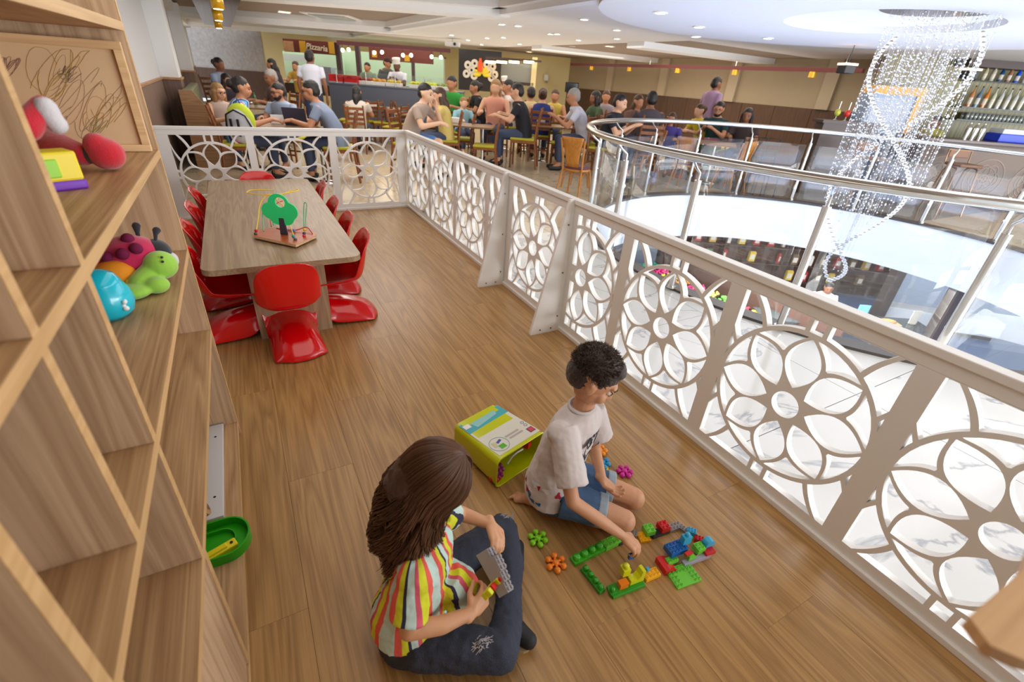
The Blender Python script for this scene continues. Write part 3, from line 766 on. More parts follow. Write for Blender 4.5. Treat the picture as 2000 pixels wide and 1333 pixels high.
def wire(name, col, pts, r=.0036):
    # smooth through points
    P = [Vector(p) for p in pts]; out = []
    for i in range(len(P)-1):
        p0 = P[max(i-1, 0)]; p1 = P[i]; p2 = P[i+1]; p3 = P[min(i+2, len(P)-1)]
        for k in range(6):
            t_ = k/6; out.append(.5*((2*p1)+(-p0+p2)*t_+(2*p0-5*p1+4*p2-p3)*t_*t_+(-p0+3*p1-3*p2+p3)*t_**3))
    out.append(P[-1]); MB().tube(out, r, n=6).obj(name, col, mz)
YW = mat('yellow wire', C(244, 206, 10), .35); GW = mat('green wire', C(70, 176, 120), .35); RW = mat('red wire', C(196, 40, 50), .35)
wire('wire', YW, [wp(500, 453, .03), wp(504, 430, .06), wp(508, 400, .12), wp(520, 383, .17), wp(540, 381, .18), wp(565, 376, .18), wp(580, 373, .18), wp(581, 370, .18), wp(560, 376, .17), wp(541, 388, .15), wp(546, 396, .14), wp(553, 402, .12), wp(565, 435, .07), wp(576, 468, .03)])
wire('wire', YW, [wp(545, 380, .17), wp(510, 380, .17), wp(486, 378, .17), wp(483, 375, .17), wp(496, 371, .17), wp(535, 372, .17)])
wire('wire', GW, [wp(515, 452, .03), wp(513, 425, .05), wp(514, 412, .09), wp(520, 408, .10), wp(530, 415, .08), wp(534, 440, .03)])
wire('wire', GW, [wp(596, 450, .03), wp(597, 425, .07), wp(599, 400, .13), wp(594, 398, .13), wp(593, 425, .06), wp(593, 448, .03)])
wire('wire', RW, [wp(530, 443, .03), wp(527, 425, .06), wp(526, 410, .09), wp(533, 402, .11), wp(545, 395, .12), wp(552, 393, .12)])
wire('wire', RW, [wp(540, 446, .03), wp(575, 450, .035), wp(598, 444, .05), wp(607, 452, .04), wp(610, 457, .03)])
bead = mz
for (px_, py_, z, c) in ((500, 451, .045, C(200, 30, 40)), (499, 457, .032, C(70, 74, 72)), (552, 450, .04, C(220, 180, 30)), (559, 451, .04, C(160, 130, 190)), (574, 450, .04, C(110, 140, 210)), (595, 449, .06, C(230, 190, 20)), (594, 456, .045, C(70, 66, 90)), (594, 461, .032, C(204, 40, 60)), (573, 462, .045, C(40, 160, 150)), (577, 468, .032, C(74, 84, 88))):
    p = wp(px_, py_, z); MB().sph(p, .0105, 12, 8).obj('bead', mat('bead %d' % (px_+py_), c, .3), mz)
# ---- playthings on the shelves
PL_RED = mat('red plush', C(196, 14, 40), .85, sheen=.5, bump=.5, bscale=400)
PL_BLK = mat('black plush', C(34, 32, 40), .9, sheen=.4)
PL_GRY = mat('pale grey plush', C(206, 202, 206), .9, sheen=.4, bump=.4, bscale=400)
def local(o_loc, pts): return [Vector(p)-Vector(o_loc) for p in pts]
# red trousered rag doll lying on the upper shelf, only its legs and one arm showing past the divider
z0 = ZS[3]
o = Vector((-.36, 1.10, z0)); t = thing('rag_doll', 'red and black rag doll lying on the upper shelf in front of the drawing board', 'soft toy', o)
f1 = at_y(205, 300, 1.36); k1 = at_y(160, 300, 1.28); h1 = at_y(85, 262, 1.16)
L_ = lambda p: tuple(Vector(p)-o)
foot = at_z(207, 300, z0+.045); ank = at_z(172, 305, z0+.04); knee = at_z(120, 292, z0+.045); hip = at_z(60, 262, z0+.06)
blob('boot', PL_RED, [('e', L_(foot), (.044, .044, .042)), ('e', L_(foot.lerp(ank, .35)+Vector((0, 0, .02))), (.03, .034, .035))], .004, t, 6)
blob('ankle', PL_BLK, [('c', L_(foot.lerp(ank, .5)), .026, L_(ank.lerp(knee, .3)), .022)], .004, t, 4)
blob('trouser_leg', PL_RED, [('c', L_(ank.lerp(knee, .2)), .028, L_(knee), .04), ('c', L_(knee), .04, L_(hip), .05)], .005, t, 6)
gl = at_y(92, 218, 1.14); blob('mitten', PL_GRY, [('e', L_(gl), (.018, .02, .024)), ('e', L_(gl+Vector((.006, 0, -.02))), (.016, .018, .016))], .005, t, 5)
blob('sleeve', PL_RED, [('c', L_(at_y(50, 250, 1.12)), .022, L_(at_y(84, 205, 1.15)), .016)], .005, t, 4)
# yellow and purple toy block beside the doll
bl = at_z(112, 370, z0); o = Vector((bl.x, bl.y, z0)); t = thing('toy_block', 'yellow and purple plastic toy block at the front of the upper shelf', 'toy', o, math.radians(30))
MB().box(-.06, .05, -.03, .03, .02, .085).obj('block_body', mat('toy yellow', C(236, 214, 30), .4), t, bevel=.006)
MB().box(-.06, .052, -.032, .032, 0, .022).obj('block_base', mat('toy purple', C(120, 50, 190), .4), t, bevel=.005)
MB().box(-.03, .01, -.033, .033, .03, .07).obj('block_side', mat('toy green patch', C(150, 214, 40), .4), t, bevel=.003)
# ladybird plush, turtle plush, cyan ball toy on the middle shelf
z0 = ZS[2]
c = at_z(258, 500, z0+.09); o = Vector((c.x, c.y, z0)); t = thing('ladybird_plush', 'crimson plush ladybird with dark spots and black feelers on the middle shelf', 'soft toy', o)
L_ = lambda p: tuple(Vector(p)-o)
CRIM = mat('crimson plush', C(196, 20, 80), .85, sheen=.5)
blob('body', CRIM, [('e', (0, 0, .085), (.085, .075, .07)), ('e', (-.06, -.02, .06), (.06, .055, .05))], .005, t, 6)
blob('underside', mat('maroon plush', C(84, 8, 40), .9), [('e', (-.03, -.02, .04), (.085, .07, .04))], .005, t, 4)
blob('head', PL_BLK, [('e', (.062, .01, .085), (.045, .05, .05))], .005, t, 4)
blob('muzzle', PL_GRY, [('e', (.098, .0, .065), (.02, .026, .026))], .004, t, 4)
DS = mat('dark crimson spot', C(110, 6, 60), .9)
for d in ((-.1, -.9, .5), (.35, -.8, .7), (-.6, -.75, .35), (.1, -.3, 1)):
    d = Vector(d).normalized(); p = Vector((d.x*.083, d.y*.073, .085+d.z*.068)); MB().sph(p, (.018, .018, .018)).obj('spot', DS, t)
for q in ((266, 441), (306, 450)):
    e = Vector(at_y(q[0], q[1], c.y+.04))-o; b = Vector((.05+(.02 if q[0] > 280 else -.02), .0, .125))
    b_ = MB(); b_.tube([b, b.lerp(e, .5)+Vector((0, 0, .006)), e], [.004, .006, .012], n=8); b_.sph(e, .011); b_.obj('feeler', PL_BLK, t)
c = at_z(282, 525, z0+.06); o = Vector((c.x, c.y, z0)); t = thing('turtle_plush', 'lime green plush turtle with a yellow and orange shell on the middle shelf', 'soft toy', o)
LG = mat('lime plush', C(150, 200, 66), .85, sheen=.5)
blob('body', LG, [('e', (.045, -.01, .07), (.048, .045, .045)), ('c', (.03, -.01, .06), .034, (-.01, -.05, .03), .036), ('e', (-.03, -.085, .022), (.05, .045, .022)), ('e', (.03, -.07, .028), (.035, .03, .026))], .004, t, 6)
blob('shell', mat('orange plush', C(230, 140, 20), .85), [('e', (-.07, -.02, .06), (.055, .045, .042))], .005, t, 5)
blob('shell_rim', mat('yellow plush', C(226, 206, 50), .85), [('c', (-.02, .01, .055), .016, (-.035, -.055, .035), .016)], .004, t, 3)
for dy in (-.016, .012): MB().sph((.06, -.045+dy*.3, .10+dy*.4), .004).obj('eye', PL_BLK, t)
c = at_z(212, 585, z0+.05); o = Vector((c.x-.01, c.y, z0)); t = thing('round_toy', 'glossy cyan rounded plastic toy at the front of the middle shelf', 'toy', o)
CY = mat('cyan plastic', C(12, 190, 214), .2, coat=.4)
MB().lathe([(.001, 0), (.045, .001), (.062, .018), (.068, .045), (.063, .075), (.05, .1)], 28).obj('bowl', CY, t)
MB().lathe([(.051, .1), (.05, .104), (.04, .122), (.02, .134), (.001, .137)], 28).obj('lid', CY, t)
pw_ = MB()
for i in range(4): pw_.sph((.048+.004*(i % 2), -.042+.008*(i//2-.5), .045+.009*(i % 2)), (.006, .006, .006), 8, 6)
pw_.sph((.051, -.046, .036), (.008, .008, .007), 8, 6); pw_.obj('paw_print', mat('white print', C(230, 236, 238), .5), t)
# small clear acrylic block on a lower board
c = at_z(165, 1150, ZS[1]); t = thing('clear_block', 'small blurred clear acrylic block on the lower shelf board', 'block', (-.40, .56, ZS[1]), .4)
MB().box(-.03, .03, -.02, .02, 0, .04).obj('block', mat('frosted acrylic', C(190, 180, 186), .2, trans=.6), t, bevel=.004)
# bottom compartment: white panel, cardboard roll, green tray with a yellow part
t = thing('white_panel', 'white board lying in the bottom compartment of the bookcase', 'board', (-.435, 1.80, ZS[0]+.0005))
MB().box(-.15, .13, -.29, .29, 0, .014).obj('panel_sheet', mat('white laminate', C(214, 216, 218), .5), t, bevel=.002)
MB().box(-.152, .132, .29, .293, 0, .015).obj('panel_edge', mat('grey edging', C(150, 150, 150), .5), t)
for y in (-.18, .2): MB().cyl((.10, y, .014), (.10, y, .0145), .005).obj('screw_hole', DARK, t)
g0 = at_z(445, 1050, 0); o = Vector((-.235, 1.25, 0))
GRN = mat('tray green', C(38, 170, 20), .35, coat=.2)
t = thing('green_track_tray', 'bright green plastic track tray poking out of the bottom of the bookcase', 'toy', (-.33, 1.385, ZS[0]))
t.scale = (.72, .72, .8)
b = MB(); N_ = 26; P = [(.10*math.cos(a)+.05, .115*math.sin(a)) for a in [-pi/2+pi*i/N_ for i in range(N_+1)]]; P = [(-.16, -.115)]+P+[(-.16, .115)]
b.prism(P, 0, .008); b.obj('tray_floor', GRN, t)
b = MB(); b.strip(P, .008, .0, .05, closed=False); b.obj('tray_rim', GRN, t)
b = MB(); b.strip([(x*.62-.005, y*.62) for x, y in P], .006, .008, .03); b.obj('tray_rib', GRN, t)
t = thing('yellow_track_piece', 'yellow plastic track piece lying in the green tray', 'toy', (-.32, 1.335, ZS[0]+.0075), .35)
MB().box(-.09, .06, -.018, .018, 0, .028).obj('piece_body', mat('part yellow', C(230, 214, 20), .4), t, bevel=.004)
MB().box(-.07, .03, -.010, .010, .028, .036).obj('piece_ridge', _mats['part yellow'], t, bevel=.003)
MB().cyl((.045, 0, .028), (.045, 0, .031), .005).obj('piece_hole', DARK, t)
t = thing('cardboard_roll', 'brown cardboard roll lying in the bottom compartment', 'tube', (-.40, 1.47, ZS[0]+.09), 0)
b = MB(); b.cyl((-.08, -.02, -.03), (.06, .0, .03), .032, n=24); b.obj('roll', mat('cardboard', C(176, 142, 104), .85), t)
b = MB(); b.cyl((.06, 0, .03), (.0605, 0, .0302), .026, n=20); b.obj('roll_mouth', mat('roll inside', C(120, 92, 64), .9), t)

# ================================================================== BUILDING BRICKS on the floor
def V2(px, py, z=0): return at_z(px, py, z)
BC = dict(green=C(62, 178, 30), dgreen=C(40, 150, 30), lgreen=C(110, 206, 60), yellow=C(240, 204, 16), lime=C(214, 216, 24), orange=C(238, 124, 20), red=C(206, 14, 26),
          blue=C(14, 96, 176), sky=C(52, 170, 216), grey=C(150, 146, 148), black=C(50, 50, 56), lav=C(170, 164, 186), amber=C(246, 184, 10))
def bm_(c): return mat('brick '+c, BC[c], .3, coat=.25)
U = .0158
def brick(label, col, nx, ny, hgt, pos, yaw, stud='hollow', wedge=None, skip=None, name='toy_brick', cat='toy brick', group=None, tilt=None):
    t = thing(name, label, cat, pos, yaw, group); m = bm_(col)
    if tilt: t.rotation_euler = tilt
    w, d = nx*U, ny*U
    b = MB()
    if wedge == 'x': b.prism([(-w/2, 0), (w/2, 0), (w/2, hgt*.25), (-w/2+U, hgt), (-w/2, hgt)], -d/2, d/2, M=Matrix(((1, 0, 0, 0), (0, 0, -1, 0), (0, 1, 0, 0), (0, 0, 0, 1))))
    elif wedge == 'arch': b.prism([(-w/2, 0), (w/2, 0), (w/2, hgt), (w/2-.9*U, hgt), (w/2-1.2*U, hgt*.55), (0, hgt*.3), (-w/2+1.2*U, hgt*.35), (-w/2+.9*U, hgt*.45), (-w/2, hgt*.45)], -d/2, d/2, M=Matrix(((1, 0, 0, 0), (0, 0, -1, 0), (0, 1, 0, 0), (0, 0, 0, 1))))
    elif wedge == 'round': b.prism([(-w/2, 0), (w/2, 0)]+[(w/2*math.cos(a), hgt*.35+hgt*.65*math.sin(a)) for a in [pi*i/12 for i in range(13)]], -d/2, d/2, M=Matrix(((1, 0, 0, 0), (0, 0, -1, 0), (0, 1, 0, 0), (0, 0, 0, 1))))
    else: b.box(-w/2, w/2, -d/2, d/2, 0, hgt)
    b.obj('body', m, t, bevel=.0012, seg=2, fix=bool(wedge))
    if stud == 'dome':
        sm = MB(); sm.lathe([(.0128, 0), (.0128, .008), (.0115, .0125), (.0085, .0155), (.001, .017)], 16); me = sm.mesh('stud'); me.materials.append(m)
        n = int(nx/2)
        for i in range(max(n, 1)):
            for j in range(max(int(ny/2), 1)):
                o = bpy.data.objects.new('stud', me); COL.objects.link(o); o.parent = t; o.location = ((i-(n-1)/2)*2*U, (j-(int(ny/2)-1)/2)*2*U, hgt)
    elif stud == 'hollow':
        sm = MB(); n_ = 12; r1, r0, h = .0049, .0030, .0044
        prof = [(r1, 0), (r1, h), (r0, h), (r0, .0006)]
        sm.lathe(prof, n_); me = sm.mesh('stud'); me.materials.append(m)
        for i in range(nx):
            for j in range(ny):
                if skip and skip(i, j): continue
                if wedge == 'x' and i > 0: continue
                if wedge in ('arch', 'round'): continue
                o = bpy.data.objects.new('stud', me); COL.objects.link(o); o.parent = t; o.location = ((i-(nx-1)/2)*U, (j-(ny-1)/2)*U, hgt)
    return t
def between(a, b): return (b-a), math.atan2((b-a).y, (b-a).x)
HB = .0192*1.0; HH = .0096
def seg(label, col, pa, pb, nx, ny, h, z=0, **k):
    a = V2(*pa, z); b = V2(*pb, z); c = (a+b)/2; yaw = math.atan2((b-a).y, (b-a).x)
    t = brick(label, col, nx, ny, h, (c.x, c.y, z), yaw, **k); f = max(.75, min(1.5, (b-a).length/(nx*U))); t.scale = (f, f, 1.12 if f > 1.1 else 1); return t
def bt(name): return mat(name)
U1 = U
seg('green four-knob beam at the upper left side of the brick loop', 'green', (1117, 1101), (1176, 1071), 8, 2, .016, stud='dome')
seg('green studded plank next to the boy\'s hand in the brick loop', 'lgreen', (1177, 1071), (1207, 1057), 4, 2, .02)
seg('green four-knob beam at the left corner of the brick loop', 'dgreen', (1138, 1112), (1176, 1160), 8, 2, .016, stud='dome')
seg('long flat green base under the yellow castle pieces', 'dgreen', (1190, 1161), (1252, 1137), 6, 2, .014, stud=None)
seg('single green knob piece at the front corner of the loop', 'dgreen', (1190, 1159), (1200, 1155), 2, 2, .008, z=.0145, stud='dome')
seg('orange sloped brick under the yellow knob brick', 'orange', (1208, 1148), (1222, 1143), 3, 2, .026, z=.0145, stud=None)
seg('yellow knob-topped brick on the orange one', 'lime', (1212, 1122), (1226, 1118), 2, 2, .034, z=.041, stud='dome')
seg('yellow arched brick under the boy\'s fingers', 'lime', (1226, 1138), (1252, 1128), 4, 2, .055, z=.0145, wedge='arch', stud=None)
seg('dark blue stub brick behind the yellow knob brick', 'blue', (1228, 1092), (1236, 1090), 2, 1, .026, z=.05)
seg('yellow studded plank between the base and the red brick', 'amber', (1256, 1132), (1284, 1120), 4, 2, .018)
seg('small clear blue chip beside the yellow arch', 'sky', (1262, 1116), (1266, 1114), 1, 1, .014, z=.024, stud=None)
seg('red sloping brick on the right side of the yellow plank', 'red', (1288, 1112), (1314, 1103), 3, 3, .026, wedge='x', stud=None)
c = (V2(1299, 1128)+V2(1366, 1118))/2
brick('flat light green plate with studs round a smooth middle', 'lgreen', 7, 5, .0096, (V2(1333, 1126).x, V2(1333, 1126).y, 0), between(V2(1313, 1148), V2(1367, 1128))[1], skip=lambda i, j: 1 < i < 5 and j in (0, 1, 2))
seg('light green brick under the blue stack', 'lgreen', (1300, 1102), (1320, 1094), 4, 2, .018, z=.010)
seg('blue studded brick in the middle of the stack', 'blue', (1302, 1082), (1334, 1070), 5, 3, .026, z=.029)
seg('sky blue knob-topped brick on the peak of the blue stack', 'sky', (1330, 1062), (1344, 1058), 3, 2, .04, z=.056, stud='dome')
seg('long lavender grey beam at the right side of the loop', 'lav', (1332, 1106), (1384, 1087), 7, 1, .018, stud=None)
seg('light green stepped brick on the lavender beam, left one', 'lgreen', (1340, 1092), (1356, 1086), 3, 2, .024, z=.019, wedge='x')
seg('light green stepped brick on the lavender beam, right one', 'lgreen', (1356, 1078), (1370, 1073), 2, 2, .024, z=.02)
seg('thin red plate wedged behind the green steps', 'red', (1338, 1086), (1350, 1080), 2, 1, .009, z=.044, stud=None)
seg('red studded brick at the far right corner', 'red', (1355, 1056), (1372, 1062), 3, 2, .024, z=.0, )
seg('red low plate under the sky blue rounded brick', 'red', (1374, 1082), (1392, 1076), 3, 2, .014, z=.02, stud=None)
seg('sky blue rounded brick on the right edge of the loop', 'sky', (1374, 1066), (1390, 1060), 3, 2, .03, z=.036, wedge='round', stud=None)
seg('sky blue four-stud brick at the upper right corner', 'sky', (1340, 1040), (1358, 1046), 3, 2, .022, z=.012)
seg('grey pitted plank running down the right end of the loop', 'grey', (1326, 1030), (1346, 1044), 4, 2, .012)
seg('grey pitted plank along the far side of the loop', 'grey', (1304, 1036), (1328, 1028), 4, 2, .014)
seg('dark grey plank on the far side of the loop', 'black', (1270, 1048), (1302, 1037), 5, 2, .012)
seg('small red cube on the dark grey plank', 'red', (1286, 1036), (1302, 1031), 2, 2, .024, z=.013)
seg('light green four-stud cube on the far side', 'lgreen', (1257, 1042), (1274, 1038), 2, 2, .024, z=.013)
seg('flat yellow plank on the far side of the loop', 'amber', (1246, 1053), (1266, 1050), 3, 3, .012)
seg('grey studded plate nearest the boy\'s wrist', 'grey', (1232, 1044), (1244, 1048), 2, 2, .014, z=.004)
seg('small black brick beside the boy\'s wrist', 'black', (1206, 1064), (1214, 1061), 1, 1, .014, stud=None)
# knobbly flower balls
def burr(label, col, pos, r=.036, yaw=0, tilt=None, n=6):
    t = thing('flower_connector', label, 'toy', pos, yaw, 'knobbly flower connectors on the floor')
    if tilt: t.rotation_euler = tilt
    m = mat('knobbly '+str(col), col, .35, coat=.2)
    b = MB(); b.sph((0, 0, .014), (.0135, .0135, .011), 14, 8)
    b.obj('hub', m, t)
    for i in range(n):
        a = 2*pi*i/n; c, s_ = math.cos(a), math.sin(a)
        b = MB(); b.cyl((c*.008, s_*.008, .0125), (c*r*.75, s_*r*.75, .0125), .0055, n=8, caps=False); b.sph((c*r*.8, s_*r*.8, .0125), .0125, 12, 8); b.obj('knob', m, t)
    return t
p = V2(1050, 1056); burr('lime green knobbly flower toy on the floor between the children', C(128, 204, 20), (p.x, p.y, 0), .037, .3)
p = V2(1085, 1104); burr('orange knobbly flower toy on the floor left of the brick loop', C(240, 130, 16), (p.x, p.y, 0), .038, .15)
p = V2(1219, 925); burr('magenta knobbly flower toy lying on the floor right of the boy', C(206, 30, 150), (p.x, p.y, 0), .036, .5)
p = V2(1176, 908); burr('sky blue knobbly flower toy behind the boy\'s knees', C(30, 150, 206), (p.x, p.y, 0), .036, .2)
p = V2(1171, 884); burr('orange knobbly flower toy farthest back, behind the blue one', C(244, 150, 10), (p.x, p.y, 0), .034, .5)
p = V2(1186, 922); t = thing('yellow_stick', 'thin yellow plastic strip on the floor behind the boy', 'toy', (p.x, p.y, 0), 1.0); MB().box(-.03, .03, -.006, .006, 0, .01).obj('strip', bm_('yellow'), t, bevel=.001)
MB().cyl((.02, 0, .01), (.02, 0, .012), .004).obj('stud', bm_('yellow'), t)

# ================================================================== yellow toy bucket lying on its side
YB = mat('lime yellow plastic', C(204, 212, 6), .3, coat=.25)
a = V2(968, 955); bq = V2(1058, 893); cq = V2(890, 872)
axx = Vector((math.cos(.25), math.sin(.25), 0))
dm = (bq-a); L1 = dm.length; yaw = math.atan2(dm.y, dm.x)
bk_ = thing('toy_bucket', 'lime yellow plastic brick bucket lying on its side behind the boy', 'bucket', (a.x, a.y, 0), yaw)
# local x along the open mouth, y away from it (towards the bucket's bottom), z up
Wd = L1*.98; Dp = .315; Hh = .165
def rr(x0, x1, z0, z1, r): return rrect(x0, x1, z0, z1, r, 5)
o_out = rr(0, Wd, 0, Hh, .03); o_in = rr(.005, Wd-.005, .005, Hh-.005, .026); b_out = rr(.018, Wd-.018, .012, Hh-.016, .028); b_in = rr(.024, Wd-.024, .018, Hh-.022, .025)
n = len(o_out); vs = [(x, 0, z) for x, z in o_out]+[(x, 0, z) for x, z in o_in]+[(x, Dp, z) for x, z in b_out]+[(x, Dp-.006, z) for x, z in b_in]
fs = []
for i in range(n):
    j = (i+1) % n; fs += [(i, j, n+j, n+i), (i, 2*n+i, 2*n+j, j), (n+i, n+j, 3*n+j, 3*n+i)]
b = MB(); b.add(vs, fs, True); b.add(vs, [tuple(range(2*n, 3*n)), tuple(range(3*n, 4*n))], False)
o = b.obj('bucket_shell', YB, bk_, fix=True); q = o.modifiers.new('es', 'EDGE_SPLIT'); q.split_angle = .8
b = MB(); b.tube([(x, -.002, z) for x, z in rr(-.002, Wd+.002, -.002+.004, Hh+.002, .03)], .0045, n=8, closed=True); b.obj('bucket_rim', YB, bk_)
# printed label on the upper side
LM = Matrix.Translation((0, 0, Hh+.0006)) @ Matrix(((1, 0, 0, 0), (0, 1, 0, 0), (0, -.058, 1, .0), (0, 0, 0, 1)))
def lab(name, col, P, z): MB().prism(P, z, z+.0006, M=LM).obj(name, mat('print '+name, col, .45), bk_)
lx0, lx1, ly0, ly1 = .028, Wd-.012, .016, Dp-.016
lab('label_sheet', C(226, 224, 212), [(lx0, ly0), (lx1, ly0), (lx1-.008, ly1), (lx0, ly1)], 0)
lab('label_band', C(70, 176, 190), [(lx0+.001, ly1-.085), (lx1-.006, ly1-.075), (lx1-.010, ly1-.002), (lx0+.001, ly1-.002)], .0007)
lab('label_band_light', C(150, 206, 206), [(lx0+.06, ly1-.07), (lx1-.06, ly1-.05), (lx1-.05, ly1-.02), (lx0+.05, ly1-.025)], .0014)
def circ_(cx, cy, r, n=24): return [(cx+r*math.cos(2*pi*i/n), cy+r*math.sin(2*pi*i/n)) for i in range(n)]
b = MB(); b.strip(circ_(lx0+.052, ly0+.058, .046), .0022, .0009, .0015, closed=True, M=LM); b.obj('label_ring', mat('label teal line', C(110, 160, 176), .5), bk_)
lab('label_brick_picture', C(84, 184, 40), [(lx0+.04, ly0+.026), (lx0+.07, ly0+.026), (lx0+.07, ly0+.052), (lx0+.04, ly0+.052)], .0014)
lab('label_blue_picture', C(80, 86, 170), [(lx0+.05, ly0+.062), (lx0+.078, ly0+.072), (lx0+.074, ly0+.084), (lx0+.046, ly0+.074)], .0014)
lab('label_cream_picture', C(206, 206, 160), [(lx0+.022, ly0+.05), (lx0+.04, ly0+.05), (lx0+.044, ly0+.08), (lx0+.026, ly0+.084)], .0014)
lab('label_logo_frame', C(120, 60, 130), [(lx1-.042, ly0+.018), (lx1-.008, ly0+.018), (lx1-.008, ly0+.052), (lx1-.042, ly0+.052)], .0014)
lab('label_logo', C(206, 76, 84), [(lx1-.038, ly0+.022), (lx1-.012, ly0+.022), (lx1-.012, ly0+.048), (lx1-.038, ly0+.048)], .0021)
for cx_, cy_ in ((lx1-.02, ly0+.098), (lx1-.02, ly0+.075)):
    b = MB(); b.strip(circ_(cx_, cy_, .008, 16), .0022, .0009, .0015, closed=True, M=LM); b.obj('label_icon', mat('icon blue', C(70, 90, 150), .5), bk_)
lab('label_text_block', C(186, 178, 176), [(lx0+.115, ly0+.05), (lx1-.06, ly0+.05), (lx1-.06, ly0+.06), (lx0+.115, ly0+.06)], .0014)
lab('label_text_block', C(186, 178, 176), [(lx0+.105, ly0+.07), (lx1-.07, ly0+.07), (lx1-.07, ly0+.08), (lx0+.105, ly0+.08)], .0014)
lab('label_white_tag', C(236, 236, 232), [(lx0+.006, ly1-.05), (lx0+.04, ly1-.05), (lx0+.04, ly1-.02), (lx0+.006, ly1-.02)], .0021)
# toys that stayed in the bucket
wq = bk_.matrix_basis
def inb(x, y, z): return Matrix.Translation(bk_.location) @ Matrix.Rotation(yaw, 4, 'Z') @ Vector((x, y, z))
p = inb(.05, .05, .036); burr('magenta knobbly toy inside the mouth of the yellow bucket', C(150, 16, 110), p, .032, .2, tilt=(1.2, .3, .5))
p = inb(.025, .04, .012); burr('dark red knobbly toy low in the bucket mouth', C(196, 30, 14), p, .024, .2, tilt=(.2, .1, .5))
p = inb(Wd-.075, .035, .09); brick('red brick stuck near the upper edge of the bucket mouth', 'red', 2, 2, .028, p, yaw+.3)
t = thing('bucket_handle', 'white plastic carrying strap hanging in the bucket mouth', 'handle', inb(.13, .02, .1), yaw)
MB().tube([(-.045, 0, -.02), (-.02, 0, .006), (.01, 0, .014), (.05, 0, .01)], .005, n=8).obj('strap', mat('white strap plastic', C(222, 222, 220), .4), t)
# ================================================================== CHILDREN
SKIN_B = mat('boy skin', C(206, 152, 116), .5, sss=.12, var=.03, vscale=12)
SKIN_G = mat('girl skin', C(214, 160, 122), .5, sss=.12, var=.03, vscale=12)
LIP = mat('lips', C(190, 112, 100), .45); NAIL = mat('finger nail', C(226, 178, 156), .3)
EYEW = mat('eye white', C(226, 222, 216), .25); IRIS = mat('dark brown iris', C(44, 26, 18), .15)
def frame(F, U):
    F = Vector(F).normalized(); U = Vector(U); R_ = F.cross(U).normalized(); U = R_.cross(F).normalized()
    return R_, F, U
def mtx(o, R_, F, U):
    return Matrix(((R_.x, F.x, U.x, o[0]), (R_.y, F.y, U.y, o[1]), (R_.z, F.z, U.z, o[2]), (0, 0, 0, 1)))
def head_prims(s=1.0, female=False):
    q = [('e', (0, -.012*s, .02*s), (.073*s, .088*s, .083*s)), ('e', (0, .02*s, -.03*s), (.058*s, .062*s, .062*s)),
         ('e', (0, .048*s, -.068*s), (.026*s, .024*s, .022*s)), ('e', (.036*s, .052*s, -.028*s), (.024*s, .022*s, .024*s)), ('e', (-.036*s, .052*s, -.028*s), (.024*s, .022*s, .024*s)),
         ('c', (0, .078*s, .004*s), .008*s, (0, .093*s, -.024*s), .0105*s), ('e', (.009*s, .086*s, -.027*s), (.0075*s, .008*s, .006*s)), ('e', (-.009*s, .086*s, -.027*s), (.0075*s, .008*s, .006*s)),
         ('e', (0, .066*s, .026*s), (.05*s, .02*s, .016*s)), ('e', (0, .074*s, -.052*s), (.021*s, .012*s, .012*s))]
    for x in (-1, 1):
        q += [('e', (x*.074*s, -.006*s, -.008*s), (.009*s, .017*s, .025*s)), ('c', (x*.070*s, 0, -.014*s), .009*s, (x*.076*s, -.012*s, .008*s), .011*s)]
    return q
def head_details(par, M, s, brow_m):
    for x in (-1, 1):
        e = MB(); e.sph((x*.029*s, .0672*s, .000*s), (.0112*s, .0095*s, .0062*s), 12, 8); e.v = [tuple(M @ Vector(v)) for v in e.v]; eo = e.obj('eye', EYEW, par)
        e = MB(); e.sph((x*.029*s+.001, .0728*s, -.0025*s), (.0070*s, .0042*s, .0060*s), 10, 7); e.v = [tuple(M @ Vector(v)) for v in e.v]; e.obj('iris', IRIS, eo)
        e = MB(); e.tube([(x*.015*s, .0765*s, .0052*s), (x*.029*s, .080*s, .0075*s), (x*.043*s, .073*s, .0042*s)], .0016*s, n=6); e.v = [tuple(M @ Vector(v)) for v in e.v]; e.obj('eyelid', brow_m, par)
        e = MB(); e.tube([(x*.012*s, .083*s, .021*s), (x*.03*s, .083*s, .027*s), (x*.046*s, .073*s, .021*s)], [.0024*s, .003*s, .0014*s], n=6); e.v = [tuple(M @ Vector(v)) for v in e.v]; e.obj('eyebrow', brow_m, par)
    e = MB(); e.tube([(-.019*s, .077*s, -.0535*s), (-.008*s, .0855*s, -.050*s), (0, .0865*s, -.0515*s), (.008*s, .0855*s, -.050*s), (.019*s, .077*s, -.0535*s)], [.001*s, .0034*s, .0034*s, .0034*s, .001*s], n=8)
    e.tube([(-.016*s, .077*s, -.056*s), (0, .0855*s, -.0585*s), (.016*s, .077*s, -.056*s)], [.001*s, .0042*s, .001*s], n=8)
    e.v = [tuple(M @ Vector(v)) for v in e.v]; e.obj('lips', LIP, par)
